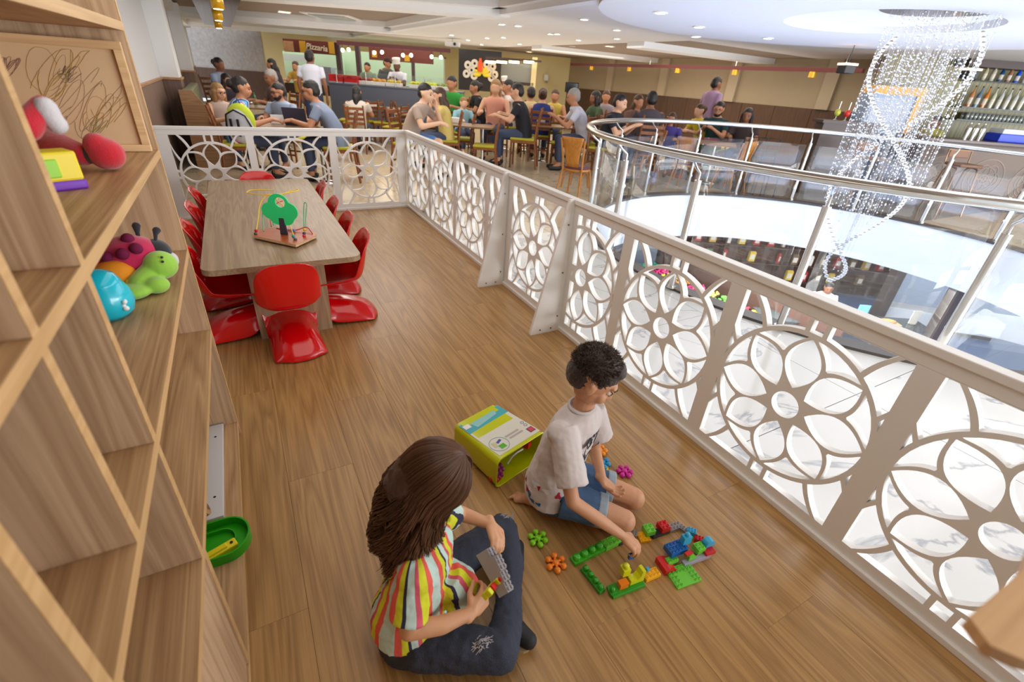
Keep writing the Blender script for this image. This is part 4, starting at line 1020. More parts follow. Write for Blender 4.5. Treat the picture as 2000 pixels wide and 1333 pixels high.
def hand_prims(w, d, back, side, s=1.0, curl=(.35, .5, .4), spread=.10, thumb=.5):
    # side=+1: thumb on (d x back); -1 the other way. returns prims, finger tips
    d = Vector(d).normalized(); b = Vector(back); b = (b-d*b.dot(d)).normalized(); x = d.cross(b)*side; w = Vector(w)
    P = lambda a, c, e: tuple(w+x*(a*s)+d*(c*s)+b*(e*s))
    q = [('c', P(0, -.02, 0), .0165*s, P(0, .01, 0), .0165*s), ('c', P(.010, .012, 0), .0145*s, P(.017, .052, .001), .0115*s), ('c', P(-.006, .012, 0), .0145*s, P(-.004, .054, .001), .0115*s), ('c', P(-.014, .012, 0), .013*s, P(-.020, .048, 0), .0105*s)]
    tips = []
    for i, (fx, fy, L_) in enumerate(((.021, .054, .046), (.007, .058, .052), (-.008, .057, .048), (-.021, .051, .037))):
        an = (fx/.021)*spread; dd = (d*math.cos(an)+x*math.sin(an)).normalized(); p = Vector(P(fx, fy, 0)); r = .0080*s if i < 3 else .0072*s; c = 0
        if isinstance(curl[0], tuple): cu = curl[i]
        else: cu = curl
        bb = b
        for k, fr in enumerate((.44, .31, .25)):
            c += cu[k]; v = dd*math.cos(c)-bb*math.sin(c); p2 = p+v*(L_*fr*s*1.05); q.append(('c', tuple(p), r, tuple(p2), r*.92)); p = p2; r *= .92
        tips.append((p, v, r))
    p = Vector(P(.016, .006, -.004)); v = (x*math.sin(.9)+d*math.cos(.9)-b*.25).normalized(); p2 = p+v*(.034*s); q.append(('c', tuple(p), .0115*s, tuple(p2), .0095*s))
    v2 = (d*math.cos(thumb)+x*math.sin(thumb)*.6-b*(.4+thumb*.3)).normalized(); p3 = p2+v2*(.024*s); q.append(('c', tuple(p2), .009*s, tuple(p3), .0078*s)); p4 = p3+(v2-b*.2).normalized()*(.016*s); q.append(('c', tuple(p3), .008*s, tuple(p4), .0068*s))
    tips.append((p4, v2, .0068*s)); return q, tips
def nails(par, tips, back, s):
    for p, v, r in tips:
        b = Vector(back); b = (b-v*b.dot(v)).normalized(); e = MB(); c = Vector(p)+b*r*.72+v*(r*.3)
        e.sph(c, (r*.62, r*.62, r*.62), 8, 6); e.obj('nail', NAIL, par)
def cloth(name, base, bump=.35, scale=30):
    return mat(name, base, .85, bump=bump, bscale=scale, sheen=.15)
# ------------------------------------------------------------------ the boy
boy = thing('person', 'boy kneeling in a white printed T-shirt and denim shorts, reaching out to the bricks', 'child', (.9, 1.05, 0))
bo = Vector((.9, 1.05, 0))
def BB(p): return tuple(Vector(p)-bo)
R_, F, U = frame((.66, -.50, -.50), (.2, -.05, 1))
HB_ = Vector((.985, 1.074, .643)); HM = mtx(HB_-bo, R_, F, U)
an = math.radians(48); a2 = math.radians(15)
wr = (.990, .758, .128); wd = (.50, -.70, -.42)
hq, tipsR = hand_prims(BB(wr), wd, (.15, -.2, 1), -1, 1.0, curl=((.45, .55, .4), (.5, .6, .4), (.6, .65, .4), (.75, .7, .4)), thumb=.3)
wl = (1.035, .965, .205); hl, tipsL = hand_prims(BB(wl), (.35, -.85, -.30), (-.25, .1, -1), -1, .95, curl=((.2, .35, .3), (.3, .45, .35), (.35, .5, .4), (.4, .5, .4)), spread=.2, thumb=.2)
sk = [('M', HM, head_prims(1.08)), ('c', BB((.957, 1.075, .49)), .042, BB((.985, 1.075, .61)), .040),
      ('l', [(*BB((.90, 1.095, .10)), .10, .085, an), (*BB((.92, 1.085, .35)), .09, .065, a2), (*BB((.95, 1.075, .47)), .085, .055, a2), (*BB((.955, 1.075, .51)), .045, .04, a2)]),
      ('c', BB((.842, 1.038, .45)), .036, BB((.822, .880, .268)), .026), ('c', BB((.822, .880, .268)), .0265, BB((.905, .818, .20)), .025), ('c', BB((.905, .818, .20)), .025, BB(wr), .0175),
      ('c', BB((1.058, 1.108, .435)), .034, BB((1.075, 1.085, .26)), .027), ('c', BB((1.075, 1.085, .26)), .027, BB(wl), .018),
      ('c', BB((.88, 1.03, .13)), .06, BB((1.07, .856, .078)), .043), ('e', BB((1.082, .848, .066)), (.046, .046, .05)), ('c', BB((1.065, .862, .045)), .038, BB((.94, .99, .045)), .042), ('c', BB((.94, .99, .045)), .042, BB((.845, 1.095, .038)), .027),
      ('c', BB((.845, 1.095, .036)), .027, BB((.80, 1.15, .024)), .023), ('c', BB((.815, 1.13, .022)), .022, BB((.785, 1.178, .016)), .016), ('c', BB((.80, 1.15, .02)), .02, BB((.765, 1.165, .015)), .014), ('e', BB((.85, 1.085, .05)), (.026, .026, .026)),
      ('c', BB((.97, 1.13, .13)), .06, BB((1.185, .93, .078)), .043), ('e', BB((1.197, .920, .066)), (.046, .046, .05)), ('c', BB((1.18, .936, .045)), .038, BB((.96, 1.17, .04)), .028), ('c', BB((.96, 1.17, .035)), .027, BB((.89, 1.26, .02)), .02)]
for k in range(5):
    sk.append(('c', BB((.786-.011*k*.7+.012, 1.168+.004*k-.0+.0, .016)), .0085, BB((.778-.012*k+.012, 1.196-.002*k, .013)), .0078-.0006*k))
body = blob('body', SKIN_B, sk+hq+hl, .0042, boy, 4)
head_details(boy, HM, 1.08, mat('dark brow hair', C(44, 32, 26), .8))
nails(boy, tipsR[:4], (.15, -.2, 1), 1)
HAIRB = mat('short dark brown hair', C(52, 38, 30), .55, bump=.8, bscale=160, sheen=.2, var=.35, vscale=90)
hc = [('e', (0, -.016, .044), (.081, .096, .086)), ('e', (0, -.042, .005), (.075, .066, .072)), ('e', (0, .046, .082), (.056, .038, .034)), ('e', (.060, .0, .022), (.018, .036, .026)), ('e', (-.060, .0, .022), (.018, .036, .026))]
hair = blob('hair', HAIRB, [('M', HM, hc)], .005, boy, 2, disp=(.006, .012))
rs = random.Random(5); b = MB()
for i in range(2600):
    th = rs.uniform(0, 2*pi); z = rs.uniform(-.25, 1); ph = math.acos(z); d = Vector((math.sin(ph)*math.cos(th), math.sin(ph)*math.sin(th), math.cos(ph)))
    if d.y > .45 and d.z < .45: continue
    p = Vector((0, -.016, .042))+Vector((d.x*.081, d.y*.096, d.z*.087)); tw = Vector((rs.uniform(-1, 1), rs.uniform(-1, 1)+.5, rs.uniform(-1, 1)))*.6
    t1 = (d+tw).normalized(); l = rs.uniform(.008, .016); p1 = p+t1*l*.6; p2 = p1+(t1+Vector((rs.uniform(-1, 1), rs.uniform(-1, 1), rs.uniform(-1, .5)))*.9).normalized()*l*.6
    b.tube([HM @ (p-d*.004), HM @ p1, HM @ p2], [.0013, .0011, .0003], n=3, caps=False)
tf = b.obj('hair_tufts', mat('short dark hair strands', C(70, 52, 42), .5, var=.3, vscale=200), boy); tf['kind'] = 'stuff'
# T-shirt
TS_ = mat('light grey T-shirt', C(214, 204, 202), .85, bump=.5, bscale=26, sheen=.15)
st = [(*BB((.888, 1.098, .085)), .132, .112, an), (*BB((.888, 1.10, .15)), .132, .110, an), (*BB((.90, 1.095, .24)), .122, .100, math.radians(38)), (*BB((.92, 1.085, .34)), .120, .092, a2), (*BB((.94, 1.077, .43)), .122, .086, a2), (*BB((.948, 1.075, .482)), .106, .074, a2), (*BB((.955, 1.074, .522)), .060, .054, a2)]
shirt = blob('t_shirt', TS_, [('l', st), ('e', BB((.846, 1.036, .458)), (.052, .052, .05)), ('f', BB((.862, 1.048, .475)), .054, BB((.836, .912, .312)), .060), ('f', BB((1.042, 1.106, .468)), .050, BB((1.085, 1.08, .325)), .056)], .0055, boy, 5, disp=(.010, .05))
b = MB(); b.tube([BB((.956+.052*math.cos(a)*math.cos(a2)-.045*math.sin(a)*math.sin(a2), 1.074+.052*math.cos(a)*math.sin(a2)+.045*math.sin(a)*math.cos(a2), .527+.004*math.sin(a))) for a in [2*pi*i/28 for i in range(28)]], .006, n=8, closed=True); b.obj('collar', mat('collar rib', C(206, 198, 198), .85), boy)
DEN = mat('blue denim', C(74, 104, 142), .85, bump=.5, bscale=300, var=.25, vscale=14)
blob('shorts', DEN, [('l', [(*BB((.893, 1.095, .055)), .112, .10, an), (*BB((.893, 1.095, .16)), .116, .100, an), (*BB((.90, 1.09, .19)), .105, .09, an)]),
     ('f', BB((.885, 1.02, .115)), .078, BB((1.008, .913, .098)), .066), ('f', BB((.975, 1.12, .115)), .078, BB((1.115, .995, .10)), .066)], .0055, boy, 4, disp=(.008, .04))
CUF = mat('turned denim cuff', C(158, 174, 190), .85, bump=.4, bscale=300)
for a, c in (((.996, .923, .0985), (1.022, .900, .0965)), ((1.103, 1.005, .1005), (1.129, .982, .0985))):
    blob('cuff', CUF, [('f', BB(a), .071, BB(c), .069)], .004, boy, 2)
# lettering across the chest (JUST / ENJOY) and a row of red and blue blots low on the shirt
INK = mat('black shirt print', C(44, 42, 54), .85)
fdir = Vector((math.sin(a2), -math.cos(a2), 0)); ldir = Vector((math.cos(a2), math.sin(a2), 0))
def chest_text(txt, size, z, off, w=1.0, lean=0.0):
    cu = bpy.data.curves.new('chest_print', 'FONT'); cu.body = txt; cu.size = size; cu.align_x = 'CENTER'; cu.extrude = .0; cu.offset = size*.035; cu.resolution_u = 2
    ob = bpy.data.objects.new('chest_print', cu); COL.objects.link(ob)
    me = bpy.data.meshes.new_from_object(ob.evaluated_get(bpy.context.evaluated_depsgraph_get())); bpy.data.objects.remove(ob); bpy.data.curves.remove(cu)
    bm = bmesh.new(); bm.from_mesh(me); bmesh.ops.triangulate(bm, faces=bm.faces); bmesh.ops.subdivide_edges(bm, edges=[e for e in bm.edges if e.calc_length() > size*.12], cuts=2, use_grid_fill=False); bmesh.ops.triangulate(bm, faces=bm.faces)
    for v in bm.verts:
        x, y = v.co.x*w, v.co.y
        if lean: x += y*lean
        # wrap round the chest ellipse
        ang = (x+off)/.108; rx, ry = .124, .100
        c = Vector(BB((.905+.25*(z+y-.25), 1.09-.07*(z+y-.25)/.2, 0))); zz = z+y
        p = c+ldir*(rx*math.sin(ang))+fdir*(ry*math.cos(ang)); v.co = (p.x, p.y, zz)
    bm.to_mesh(me); bm.free(); me.materials.clear(); me.materials.append(INK)
    o = bpy.data.objects.new('chest_print', me); COL.objects.link(o); o.parent = boy
    sw = o.modifiers.new('wrap', 'SHRINKWRAP'); sw.target = shirt; sw.wrap_method = 'NEAREST_SURFACEPOINT'; sw.offset = .0012; sw.wrap_mode = 'ABOVE_SURFACE'
    return o
chest_text('JUST', .082, .374, -.004, .95, .12)
chest_text('ENJOY', .092, .276, .008, .70, .06)
def blot(pts3, m, name='printed_patch'):
    for (th, z, r1, r2) in pts3:
        me = MB(); n = 12; c0 = []
        for i in range(n):
            a = 2*pi*i/n; rr_ = 1+.35*math.sin(3*a+z*90); c0.append((th+r1*rr_*math.cos(a)/.12, z+r2*rr_*math.sin(a)))
        vs = []
        for (t_, z_) in c0+[(th, z)]:
            p = Vector(BB((.89, 1.098, 0)))+ldir*(.134*math.sin(t_))+fdir*(.113*math.cos(t_)); vs.append((p.x, p.y, z_))
        me.add(vs, [(i, (i+1) % n, n) for i in range(n)])
        o = me.obj(name, m, boy); bm = bmesh.new(); bm.from_mesh(o.data); bmesh.ops.subdivide_edges(bm, edges=bm.edges[:], cuts=2, use_grid_fill=True); bm.to_mesh(o.data); bm.free()
        sw = o.modifiers.new('wrap', 'SHRINKWRAP'); sw.target = shirt; sw.wrap_method = 'NEAREST_SURFACEPOINT'; sw.offset = .0014; sw.wrap_mode = 'ABOVE_SURFACE'
blot([(-1.9, .145, .020, .010), (-1.35, .20, .012, .012), (-.6, .18, .010, .016), (.1, .15, .014, .012), (-2.3, .16, .012, .01)], mat('crimson print', C(176, 22, 56), .85))
blot([(-1.72, .135, .014, .014), (-1.5, .12, .018, .008), (-.45, .16, .012, .012), (.3, .17, .012, .012), (-1.2, .125, .012, .008)], mat('blue print', C(40, 104, 160), .85))
blot([(-1.55, .205, .030, .014), (-1.0, .20, .02, .012), (-1.75, .16, .012, .008)], mat('white print patch', C(232, 232, 240), .85))

# ------------------------------------------------------------------ the girl
girl = thing('person', 'girl with long wavy brown hair sitting cross-legged in a striped shirt and ripped dark jeans', 'child', (.28, .82, 0))
go = Vector((.28, .82, 0))
def GG(p): return tuple(Vector(p)-go)
R_, F, U = frame((.60, -.38, -.72), (.55, -.15, .9))
GC = Vector((.306, .880, .597)); GM = mtx(GC-go, R_, F, U)
an = math.radians(48); gf = Vector((math.sin(an), -math.cos(an), 0)); gl_ = Vector((math.cos(an), math.sin(an), 0))
wr = (.345, .695, .235); hq, tR = hand_prims(GG(wr), (.75, .35, .12), (.2, -.8, .45), -1, .98, curl=((.5, .7, .5), (.6, .7, .5), (.7, .75, .5), (.8, .7, .5)), thumb=.1)
wl = (.497, .888, .312); hl, tL = hand_prims(GG(wl), (-.05, -.85, -.30), (.35, .0, .95), -1, .92, curl=((.35, .5, .4), (.4, .5, .4), (.45, .55, .4), (.5, .55, .4)), thumb=.2)
sk = [('M', GM, head_prims(1.0)), ('c', GG((.268, .838, .45)), .034, GG((.30, .86, .58)), .034),
      ('l', [(*GG((.215, .835, .06)), .11, .09, an), (*GG((.235, .835, .28)), .088, .066, an), (*GG((.262, .835, .42)), .072, .05, an), (*GG((.268, .836, .46)), .04, .035, an)]),
      ('c', GG((.198, .755, .40)), .034, GG((.163, .712, .262)), .027), ('c', GG((.163, .712, .262)), .0275, GG((.25, .695, .245)), .026), ('c', GG((.25, .695, .245)), .026, GG(wr), .0175),
      ('c', GG((.33, .915, .41)), .033, GG((.422, .975, .31)), .026), ('c', GG((.422, .975, .31)), .026, GG(wl), .0165)]
blob('body', SKIN_G, sk+hq+hl, .0042, girl, 4)
head_details(girl, GM, 1.0, mat('dark brow hair', None))
# jeans
JN = mat('washed black denim', C(52, 58, 74), .85, bump=.6, bscale=260, var=.3, vscale=10)
jq = [('l', [(*GG((.205, .84, .02)), .125, .105, an), (*GG((.205, .84, .10)), .128, .108, an), (*GG((.22, .838, .20)), .11, .09, an)]),
      ('c', GG((.21, .755, .085)), .078, GG((.40, .625, .095)), .058), ('c', GG((.405, .625, .09)), .057, GG((.47, .70, .07)), .052), ('c', GG((.47, .70, .07)), .05, GG((.555, .825, .055)), .038),
      ('c', GG((.28, .925, .085)), .078, GG((.595, .985, .125)), .056), ('c', GG((.60, .985, .12)), .055, GG((.56, .85, .10)), .05), ('c', GG((.56, .85, .10)), .048, GG((.475, .715, .075)), .037)]
blob('jeans', JN, jq, .006, girl, 4, disp=(.012, .035))
# worn pale patches with frayed threads at the knees
WH = mat('frayed pale denim', C(196, 190, 192), .9); rs = random.Random(11)
for (px_, py_, z, rx_, ry_, n) in ((942, 1256, .155, .030, .018, 46), (990, 1005, .175, .022, .020, 40)):
    b = MB(); c = Vector(GG(at_z(px_, py_, z)))
    for i in range(n):
        a = rs.uniform(0, 2*pi); q_ = rs.random()**.5; p = c+Vector((rx_*q_*math.cos(a), ry_*q_*math.sin(a), 0)); e = Vector((rs.uniform(-1, 1), rs.uniform(-.4, .4), rs.uniform(-.3, .3)))*.011
        b.tube([p-e, p+Vector((0, 0, .002)), p+e], .0011, n=4)
    o = b.obj('knee_rip', WH, girl); sw = o.modifiers.new('wrap', 'SHRINKWRAP'); sw.target = [x for x in kids(girl) if x.name.startswith('jeans')][0]; sw.wrap_method = 'PROJECT'; sw.use_project_z = True; sw.use_negative_direction = True; sw.use_positive_direction = True; sw.offset = .001
# shoes
SH = mat('black canvas shoe', C(30, 30, 34), .7); SO = mat('tan rubber sole', C(176, 150, 112), .6)
for (a, c) in (((.57, .845, .05), (.645, .945, .045)), ((.475, .715, .05), (.515, .635, .045))):
    a = Vector(a); c = Vector(c)
    blob('shoe', SH, [('c', GG(a), .036, GG(a.lerp(c, .55)), .035), ('c', GG(a.lerp(c, .5)), .034, GG(c), .028)], .005, girl, 3)
    d = (c-a).normalized(); nn = d.cross(Vector((0, 0, 1)))
    up = Vector((0, 0, 1)); 
    b = MB(); P = []
    for i in range(20):
        t_ = 2*pi*i/20; P.append((( .5+.62*math.cos(t_))*(c-a).length, (.036+.003*math.cos(t_))*math.sin(t_)))
    M = Matrix(((d.x, nn.x, up.x, a.x-go.x), (d.y, nn.y, up.y, a.y-go.y), (d.z, nn.z, up.z, .004), (0, 0, 0, 1)))
    b.prism(P, 0, .016, M=M); b.obj('sole', SO, girl, bevel=.003, fix=True)
# striped shirt
def stripes(name, cols, ang_dir, scale, around=False):
    m = bpy.data.materials.new(name); m.use_nodes = True; nt = m.node_tree; N = nt.nodes; L = nt.links; b = N['Principled BSDF']; b.inputs['Roughness'].default_value = .85
    tc = N.new('ShaderNodeTexCoord'); no = N.new('ShaderNodeTexNoise'); no.inputs['Scale'].default_value = 9; L.new(tc.outputs['Object'], no.inputs['Vector'])
    m1 = N.new('ShaderNodeMath')
    if around:
        sx_ = N.new('ShaderNodeSeparateXYZ'); sb = N.new('ShaderNodeVectorMath'); sb.operation = 'SUBTRACT'; sb.inputs[1].default_value = ang_dir; L.new(tc.outputs['Object'], sb.inputs[0]); L.new(sb.outputs[0], sx_.inputs[0])
        at_ = N.new('ShaderNodeMath'); at_.operation = 'ARCTAN2'; L.new(sx_.outputs['Y'], at_.inputs[0]); L.new(sx_.outputs['X'], at_.inputs[1]); src_ = at_.outputs[0]
        m1.operation = 'MULTIPLY_ADD'; m1.inputs[1].default_value = .12
    else:
        dp = N.new('ShaderNodeVectorMath'); dp.operation = 'DOT_PRODUCT'; dp.inputs[1].default_value = ang_dir; L.new(tc.outputs['Object'], dp.inputs[0]); src_ = dp.outputs['Value']
        m1.operation = 'MULTIPLY_ADD'; m1.inputs[1].default_value = .02
    L.new(no.outputs['Fac'], m1.inputs[0]); L.new(src_, m1.inputs[2])
    m2 = N.new('ShaderNodeMath'); m2.operation = 'MULTIPLY'; m2.inputs[1].default_value = scale; L.new(m1.outputs[0], m2.inputs[0])
    m3 = N.new('ShaderNodeMath'); m3.operation = 'FRACT'; L.new(m2.outputs[0], m3.inputs[0])
    cr = N.new('ShaderNodeValToRGB'); cr.color_ramp.interpolation = 'CONSTANT'; E_ = cr.color_ramp.elements; x = 0
    for i, (w, c) in enumerate(cols):
        e = E_[i] if i < 2 else E_.new(x)
        e.position = x; e.color = c; x += w
    L.new(m3.outputs[0], cr.inputs[0]); L.new(cr.outputs[0], b.inputs['Base Color'])
    n2 = N.new('ShaderNodeTexNoise'); n2.inputs['Scale'].default_value = 24; bp = N.new('ShaderNodeBump'); bp.inputs['Strength'].default_value = .5; bp.inputs['Distance'].default_value = .006
    L.new(tc.outputs['Object'], n2.inputs['Vector']); L.new(n2.outputs['Fac'], bp.inputs['Height']); L.new(bp.outputs['Normal'], b.inputs['Normal'])
    return m
cr_, yl_, mt_, nv_, pk_ = C(232, 96, 84), C(216, 220, 44), C(196, 222, 214), C(44, 44, 70), C(214, 92, 112)
STR = stripes('multicoloured striped cotton', [(.13, mt_), (.12, cr_), (.10, yl_), (.05, nv_), (.12, mt_), (.08, pk_), (.14, yl_), (.12, cr_), (.14, mt_)], (-.05, .015, 0), 5/6.2832, True)
gst = [(*GG((.200, .842, .12)), .135, .115, an), (*GG((.205, .842, .18)), .130, .108, an), (*GG((.225, .838, .27)), .118, .094, an), (*GG((.245, .836, .35)), .114, .084, an), (*GG((.258, .836, .405)), .106, .074, an), (*GG((.266, .837, .44)), .07, .055, an), (*GG((.268, .838, .465)), .05, .045, an)]
blob('striped_shirt', STR, [('l', gst), ('e', GG((.200, .760, .405)), (.052, .052, .048)), ('f', GG((.212, .775, .42)), .050, GG((.165, .715, .305)), .054), ('f', GG((.315, .90, .415)), .046, GG((.38, .955, .35)), .05),
     ('f', GG((.30, .80, .30)), .05, GG((.345, .80, .20)), .07)], .0055, girl, 5, disp=(.014, .04))
# long wavy hair
HG = mat('long brown hair', C(74, 48, 34), .42, bump=.6, bscale=90, sheen=.1, var=.3, vscale=30)
hq = [('e', (0, -.016, .026), (.084, .096, .088)), ('e', (0, -.055, -.03), (.082, .066, .09)), ('e', (.058, .0, -.02), (.026, .05, .06)), ('e', (-.058, .0, -.02), (.026, .05, .06))]
back = -gf
hq2 = [('c', GG((.29, .895, .57)), .072, GG((.235, .87, .46)), .06), ('c', GG((.235, .87, .46)), .055, GG((.20, .83, .37)), .03)]
blob('hair', HG, [('M', GM, hq)]+hq2, .007, girl, 4, disp=(.016, .03))
rs = random.Random(21); b = MB(); hw_ = Vector(GC-go)
for i in range(2300):
    phi = rs.uniform(35, 325); a = math.radians(90+phi)                # azimuth in the head frame, face sector left free
    pts = []; sc_ = rs.uniform(.98, 1.10)
    for k in range(7):
        th = math.radians(1+99*k/6); p = Vector((.086*sc_*math.sin(th)*math.cos(a), .099*sc_*math.sin(th)*math.sin(a)-.016, .092*sc_*math.cos(th)+.024)); pts.append(GM @ p)
    p = pts[-1].copy(); endz = rs.uniform(.24, .40); side = abs(phi-180)/145
    if side > .55: endz = rs.uniform(.30, .46)
    v = (pts[-1]-pts[-2]).normalized(); ph = phi*.09+rs.gauss(0, .5); wv = rs.uniform(.009, .017); fr_ = 52+5*math.sin(phi*.13)+rs.uniform(-2, 2); k = 0
    dn = (Vector((-.10, .0, -1))+back*.12*(1-side)).normalized()
    while p.z > endz and k < 22:
        v = (v*.72+dn*.28+Vector((p.x-hw_.x, p.y-hw_.y, 0))*(.5 if k < 8 else .0)).normalized(); p = p+v*.016
        w_ = Vector((math.cos(ph+p.z*fr_), math.sin(ph*1.3+p.z*fr_), 0))*wv*min(1, k/5); pts.append(p+w_); k += 1
    n = len(pts); r = rs.uniform(.0009, .0019)
    b.tube(pts, [r*.6]+[r]*(n-4)+[r*.8, r*.55, r*.2], n=3, caps=False)
lk = b.obj('hair_locks', mat('brown hair lock', C(96, 64, 44), .4, var=.4, vscale=14), girl); lk['kind'] = 'stuff'
# what she holds: a grey stepped wall of bricks and a small yellow and red figure block
A_ = at_z(950, 1074, .33); B_ = at_z(990, 1160, .27); d = (B_-A_).normalized()
nrm = (CR*.9-CF*.35+Vector((0, 0, .2))); nrm = (nrm-d*nrm.dot(d)).normalized(); up = d.cross(nrm)
gw = thing('toy_brick', 'grey stepped brick wall held up in the girl\'s hands', 'toy brick', (A_+B_)/2); gw.matrix_world = Matrix(((d.x, nrm.x, up.x, gw.location.x), (d.y, nrm.y, up.y, gw.location.y), (d.z, nrm.z, up.z, gw.location.z), (0, 0, 0, 1)))
L_ = (B_-A_).length; m = bm_('grey')
P = [(-L_/2, -.03), (L_/2, -.018), (L_/2, .016), (L_/2-.03, .016), (L_/2-.03, .021), (L_/2-.06, .021), (L_/2-.06, .026), (-L_/2+.03, .026), (-L_/2+.03, .014), (-L_/2, .014)]
b = MB(); b.prism(P, -.018, .018); b.obj('body', m, gw, bevel=.0015, fix=True)
for (cx_, cy_) in ((L_/2-.009, .016), (L_/2-.023, .016), (L_/2-.038, .021), (L_/2-.052, .021), (L_/2-.068, .026), (L_/2-.084, .026), (-L_/2+.036, .026), (-L_/2+.008, .014), (-L_/2+.021, .014)):
    for z_ in (-.009, .009):
        b = MB(); b.cyl((cx_, cy_, z_), (cx_, cy_+.0055, z_), .0052, n=12); b.cyl((cx_, cy_+.0055, z_), (cx_, cy_+.0058, z_), .0026, n=8); b.obj('stud', m, gw)
c = at_z(958, 1152, .285); t = thing('toy_brick', 'yellow arched brick with red blocks between the girl\'s fingers', 'toy brick', c, .9); t.rotation_euler = (.5, .3, .6)
MB().box(-.032, .032, -.010, .010, -.012, .004).obj('body', bm_('lime'), t, bevel=.002); MB().box(-.032, -.016, -.010, .010, .004, .022).obj('block', bm_('lime'), t, bevel=.003); MB().box(-.006, .012, -.009, .009, .004, .018).obj('block', bm_('red'), t, bevel=.002)
MB().box(.016, .032, -.010, .010, .004, .028).obj('block', bm_('lime'), t, bevel=.003)
MB().cyl((.024, 0, .028), (.024, 0, .036), .007).obj('stud', bm_('red'), t)
# ================================================================== LOWER FLOOR seen through the opening
LZ = -3.4
def tiled(name, c1, c2, sx_, sy_, rough=.2, mort=.004):
    m = bpy.data.materials.new(name); m.use_nodes = True; nt = m.node_tree; b = nt.nodes['Principled BSDF']; b.inputs['Roughness'].default_value = rough
    tc = nt.nodes.new('ShaderNodeTexCoord'); br = nt.nodes.new('ShaderNodeTexBrick'); br.offset = 0; br.inputs['Scale'].default_value = 1
    br.inputs['Brick Width'].default_value = sx_; br.inputs['Row Height'].default_value = sy_; br.inputs['Mortar Size'].default_value = mort
    br.inputs['Color1'].default_value = c1; br.inputs['Color2'].default_value = c1; br.inputs['Mortar'].default_value = c2
    nt.links.new(tc.outputs['Object'], br.inputs['Vector']); nt.links.new(br.outputs['Color'], b.inputs['Base Color']); return m
fl = MB().box(-2, 26, -6, 24, LZ-.1, LZ).obj('floor', tiled('blue grey lower tiles', C(126, 146, 184), C(98, 114, 146), .9, .9), None); fl.name = 'floor.001'; struct(fl, 'blue grey tiled floor of the level below')
# shop back wall with shelves of packets
dshop = 13.2
u0 = udx(1290, 470, dshop)[0]; u1 = udx(1745, 530, dshop)[0]
SHOPB = mat('dark shop brown', C(84, 60, 50), .6)
sw_ = thing('shop_shelving', 'dark brown shop shelving on the level below, filled with coloured packets', 'shelving', uv(u0, dshop, LZ), -YAW)
MB().box(0, u1-u0, .0, .06, 0, 2.6).obj('back_board', SHOPB, sw_)
for k in range(5): MB().box(0, u1-u0, -.34, 0, .35+.48*k, .38+.48*k).obj('shelf_board', SHOPB, sw_)
nb = 4
for k in range(nb+1): MB().box((u1-u0)/nb*k-.02, (u1-u0)/nb*k+.02, -.34, 0, 0, 2.6).obj('upright', SHOPB, sw_)
pc = [C(206, 170, 90), C(230, 226, 214), C(180, 60, 60), C(214, 140, 150), C(90, 120, 90), C(120, 96, 70), C(226, 196, 80)]
rs = random.Random(4); PKM = []
for i, c in enumerate(pc):
    b = MB().box(-.09, .09, -.05, .05, 0, .26); b.box(-.06, .06, -.052, -.05, .06, .2, mi=1); b.box(-.085, .085, -.02, .02, .26, .285)
    me = b.mesh('packet'); me.materials.append(mat('packet %d' % i, c, .5)); me.materials.append(mat('packet label', C(226, 220, 206), .5)); PKM.append(me)
for k in range(5):
    for i in range(17):
        if rs.random() < .25: continue
        x = .15+i*(u1-u0-.3)/16
        o = bpy.data.objects.new('packet', rs.choice(PKM)); COL.objects.link(o); p = uv(u0+x, dshop-.17, LZ+.381+.48*k); o.location = p; o.rotation_euler = (0, 0, -YAW+rs.uniform(-.2, .2))
        tag(o, '%s packet on the %s shelf up in the lower shop, %s from the left' % (('mustard', 'cream', 'red', 'pink', 'green', 'brown', 'yellow')[PKM.index(o.data)], nth(k), nth(i)), 'packet', 'packets on the lower shop shelving')
# serving counter and shop man
mp_ = at_z(1622, 556, LZ+1.62); mu_, md_ = mp_.dot(RH), mp_.dot(FH)
ct = thing('shop_counter', 'grey glass-topped serving counter on the level below, in front of the shop man', 'counter', uv(mu_-1.6, md_-.9, LZ), -YAW)
GREYC = mat('grey counter laminate', C(96, 92, 92), .4)
MB().box(0, 3.4, 0, .55, 0, .75).obj('counter_body', GREYC, ct, bevel=.01)
MB().box(-.02, 3.42, -.03, .58, 1.08, 1.11).obj('counter_top', mat('dark glass top', C(64, 70, 72), .12), ct, bevel=.004)
for x in (0, 1.1, 2.2, 3.37): MB().box(x, x+.03, 0, .03, .75, 1.08).obj('counter_post', CHROME, ct)
MB().box(0, 3.4, .002, .008, .75, 1.08).obj('counter_glass', GLASS, ct)
MB().box(0, 3.4, .03, .52, .76, .78).obj('display_shelf', GREYC, ct)
t = thing('poster_stand', 'light blue card stand on the counter beside the shop man', 'sign', uv(mu_+.45, md_-.6, LZ+1.11), -YAW); MB().box(-.11, .11, -.01, .01, .01, .34).obj('card', mat('light blue card', C(120, 176, 206), .5), t); MB().box(-.06, .06, -.05, .05, 0, .01).obj('foot', CHROME, t)
t = thing('poster_stand', 'cream menu card stand farther right on the lower counter', 'sign', uv(mu_+1.55, md_-.6, LZ+1.11), -YAW); MB().box(-.08, .08, -.01, .01, .01, .30).obj('card', mat('cream card', C(206, 200, 184), .5), t); MB().box(-.06, .06, -.05, .05, 0, .01).obj('foot', CHROME, t)
t = thing('glass_display', 'low pale food tray on the lower counter', 'tray', uv(mu_+1.0, md_-.65, LZ+1.11), -YAW); MB().box(-.22, .22, -.14, .14, 0, .03).obj('tray', mat('tray wood', C(190, 160, 110), .5), t, bevel=.005); MB().sph((0, 0, .05), (.18, .1, .035)).obj('bread', mat('bread crust', C(196, 150, 84), .7), t)
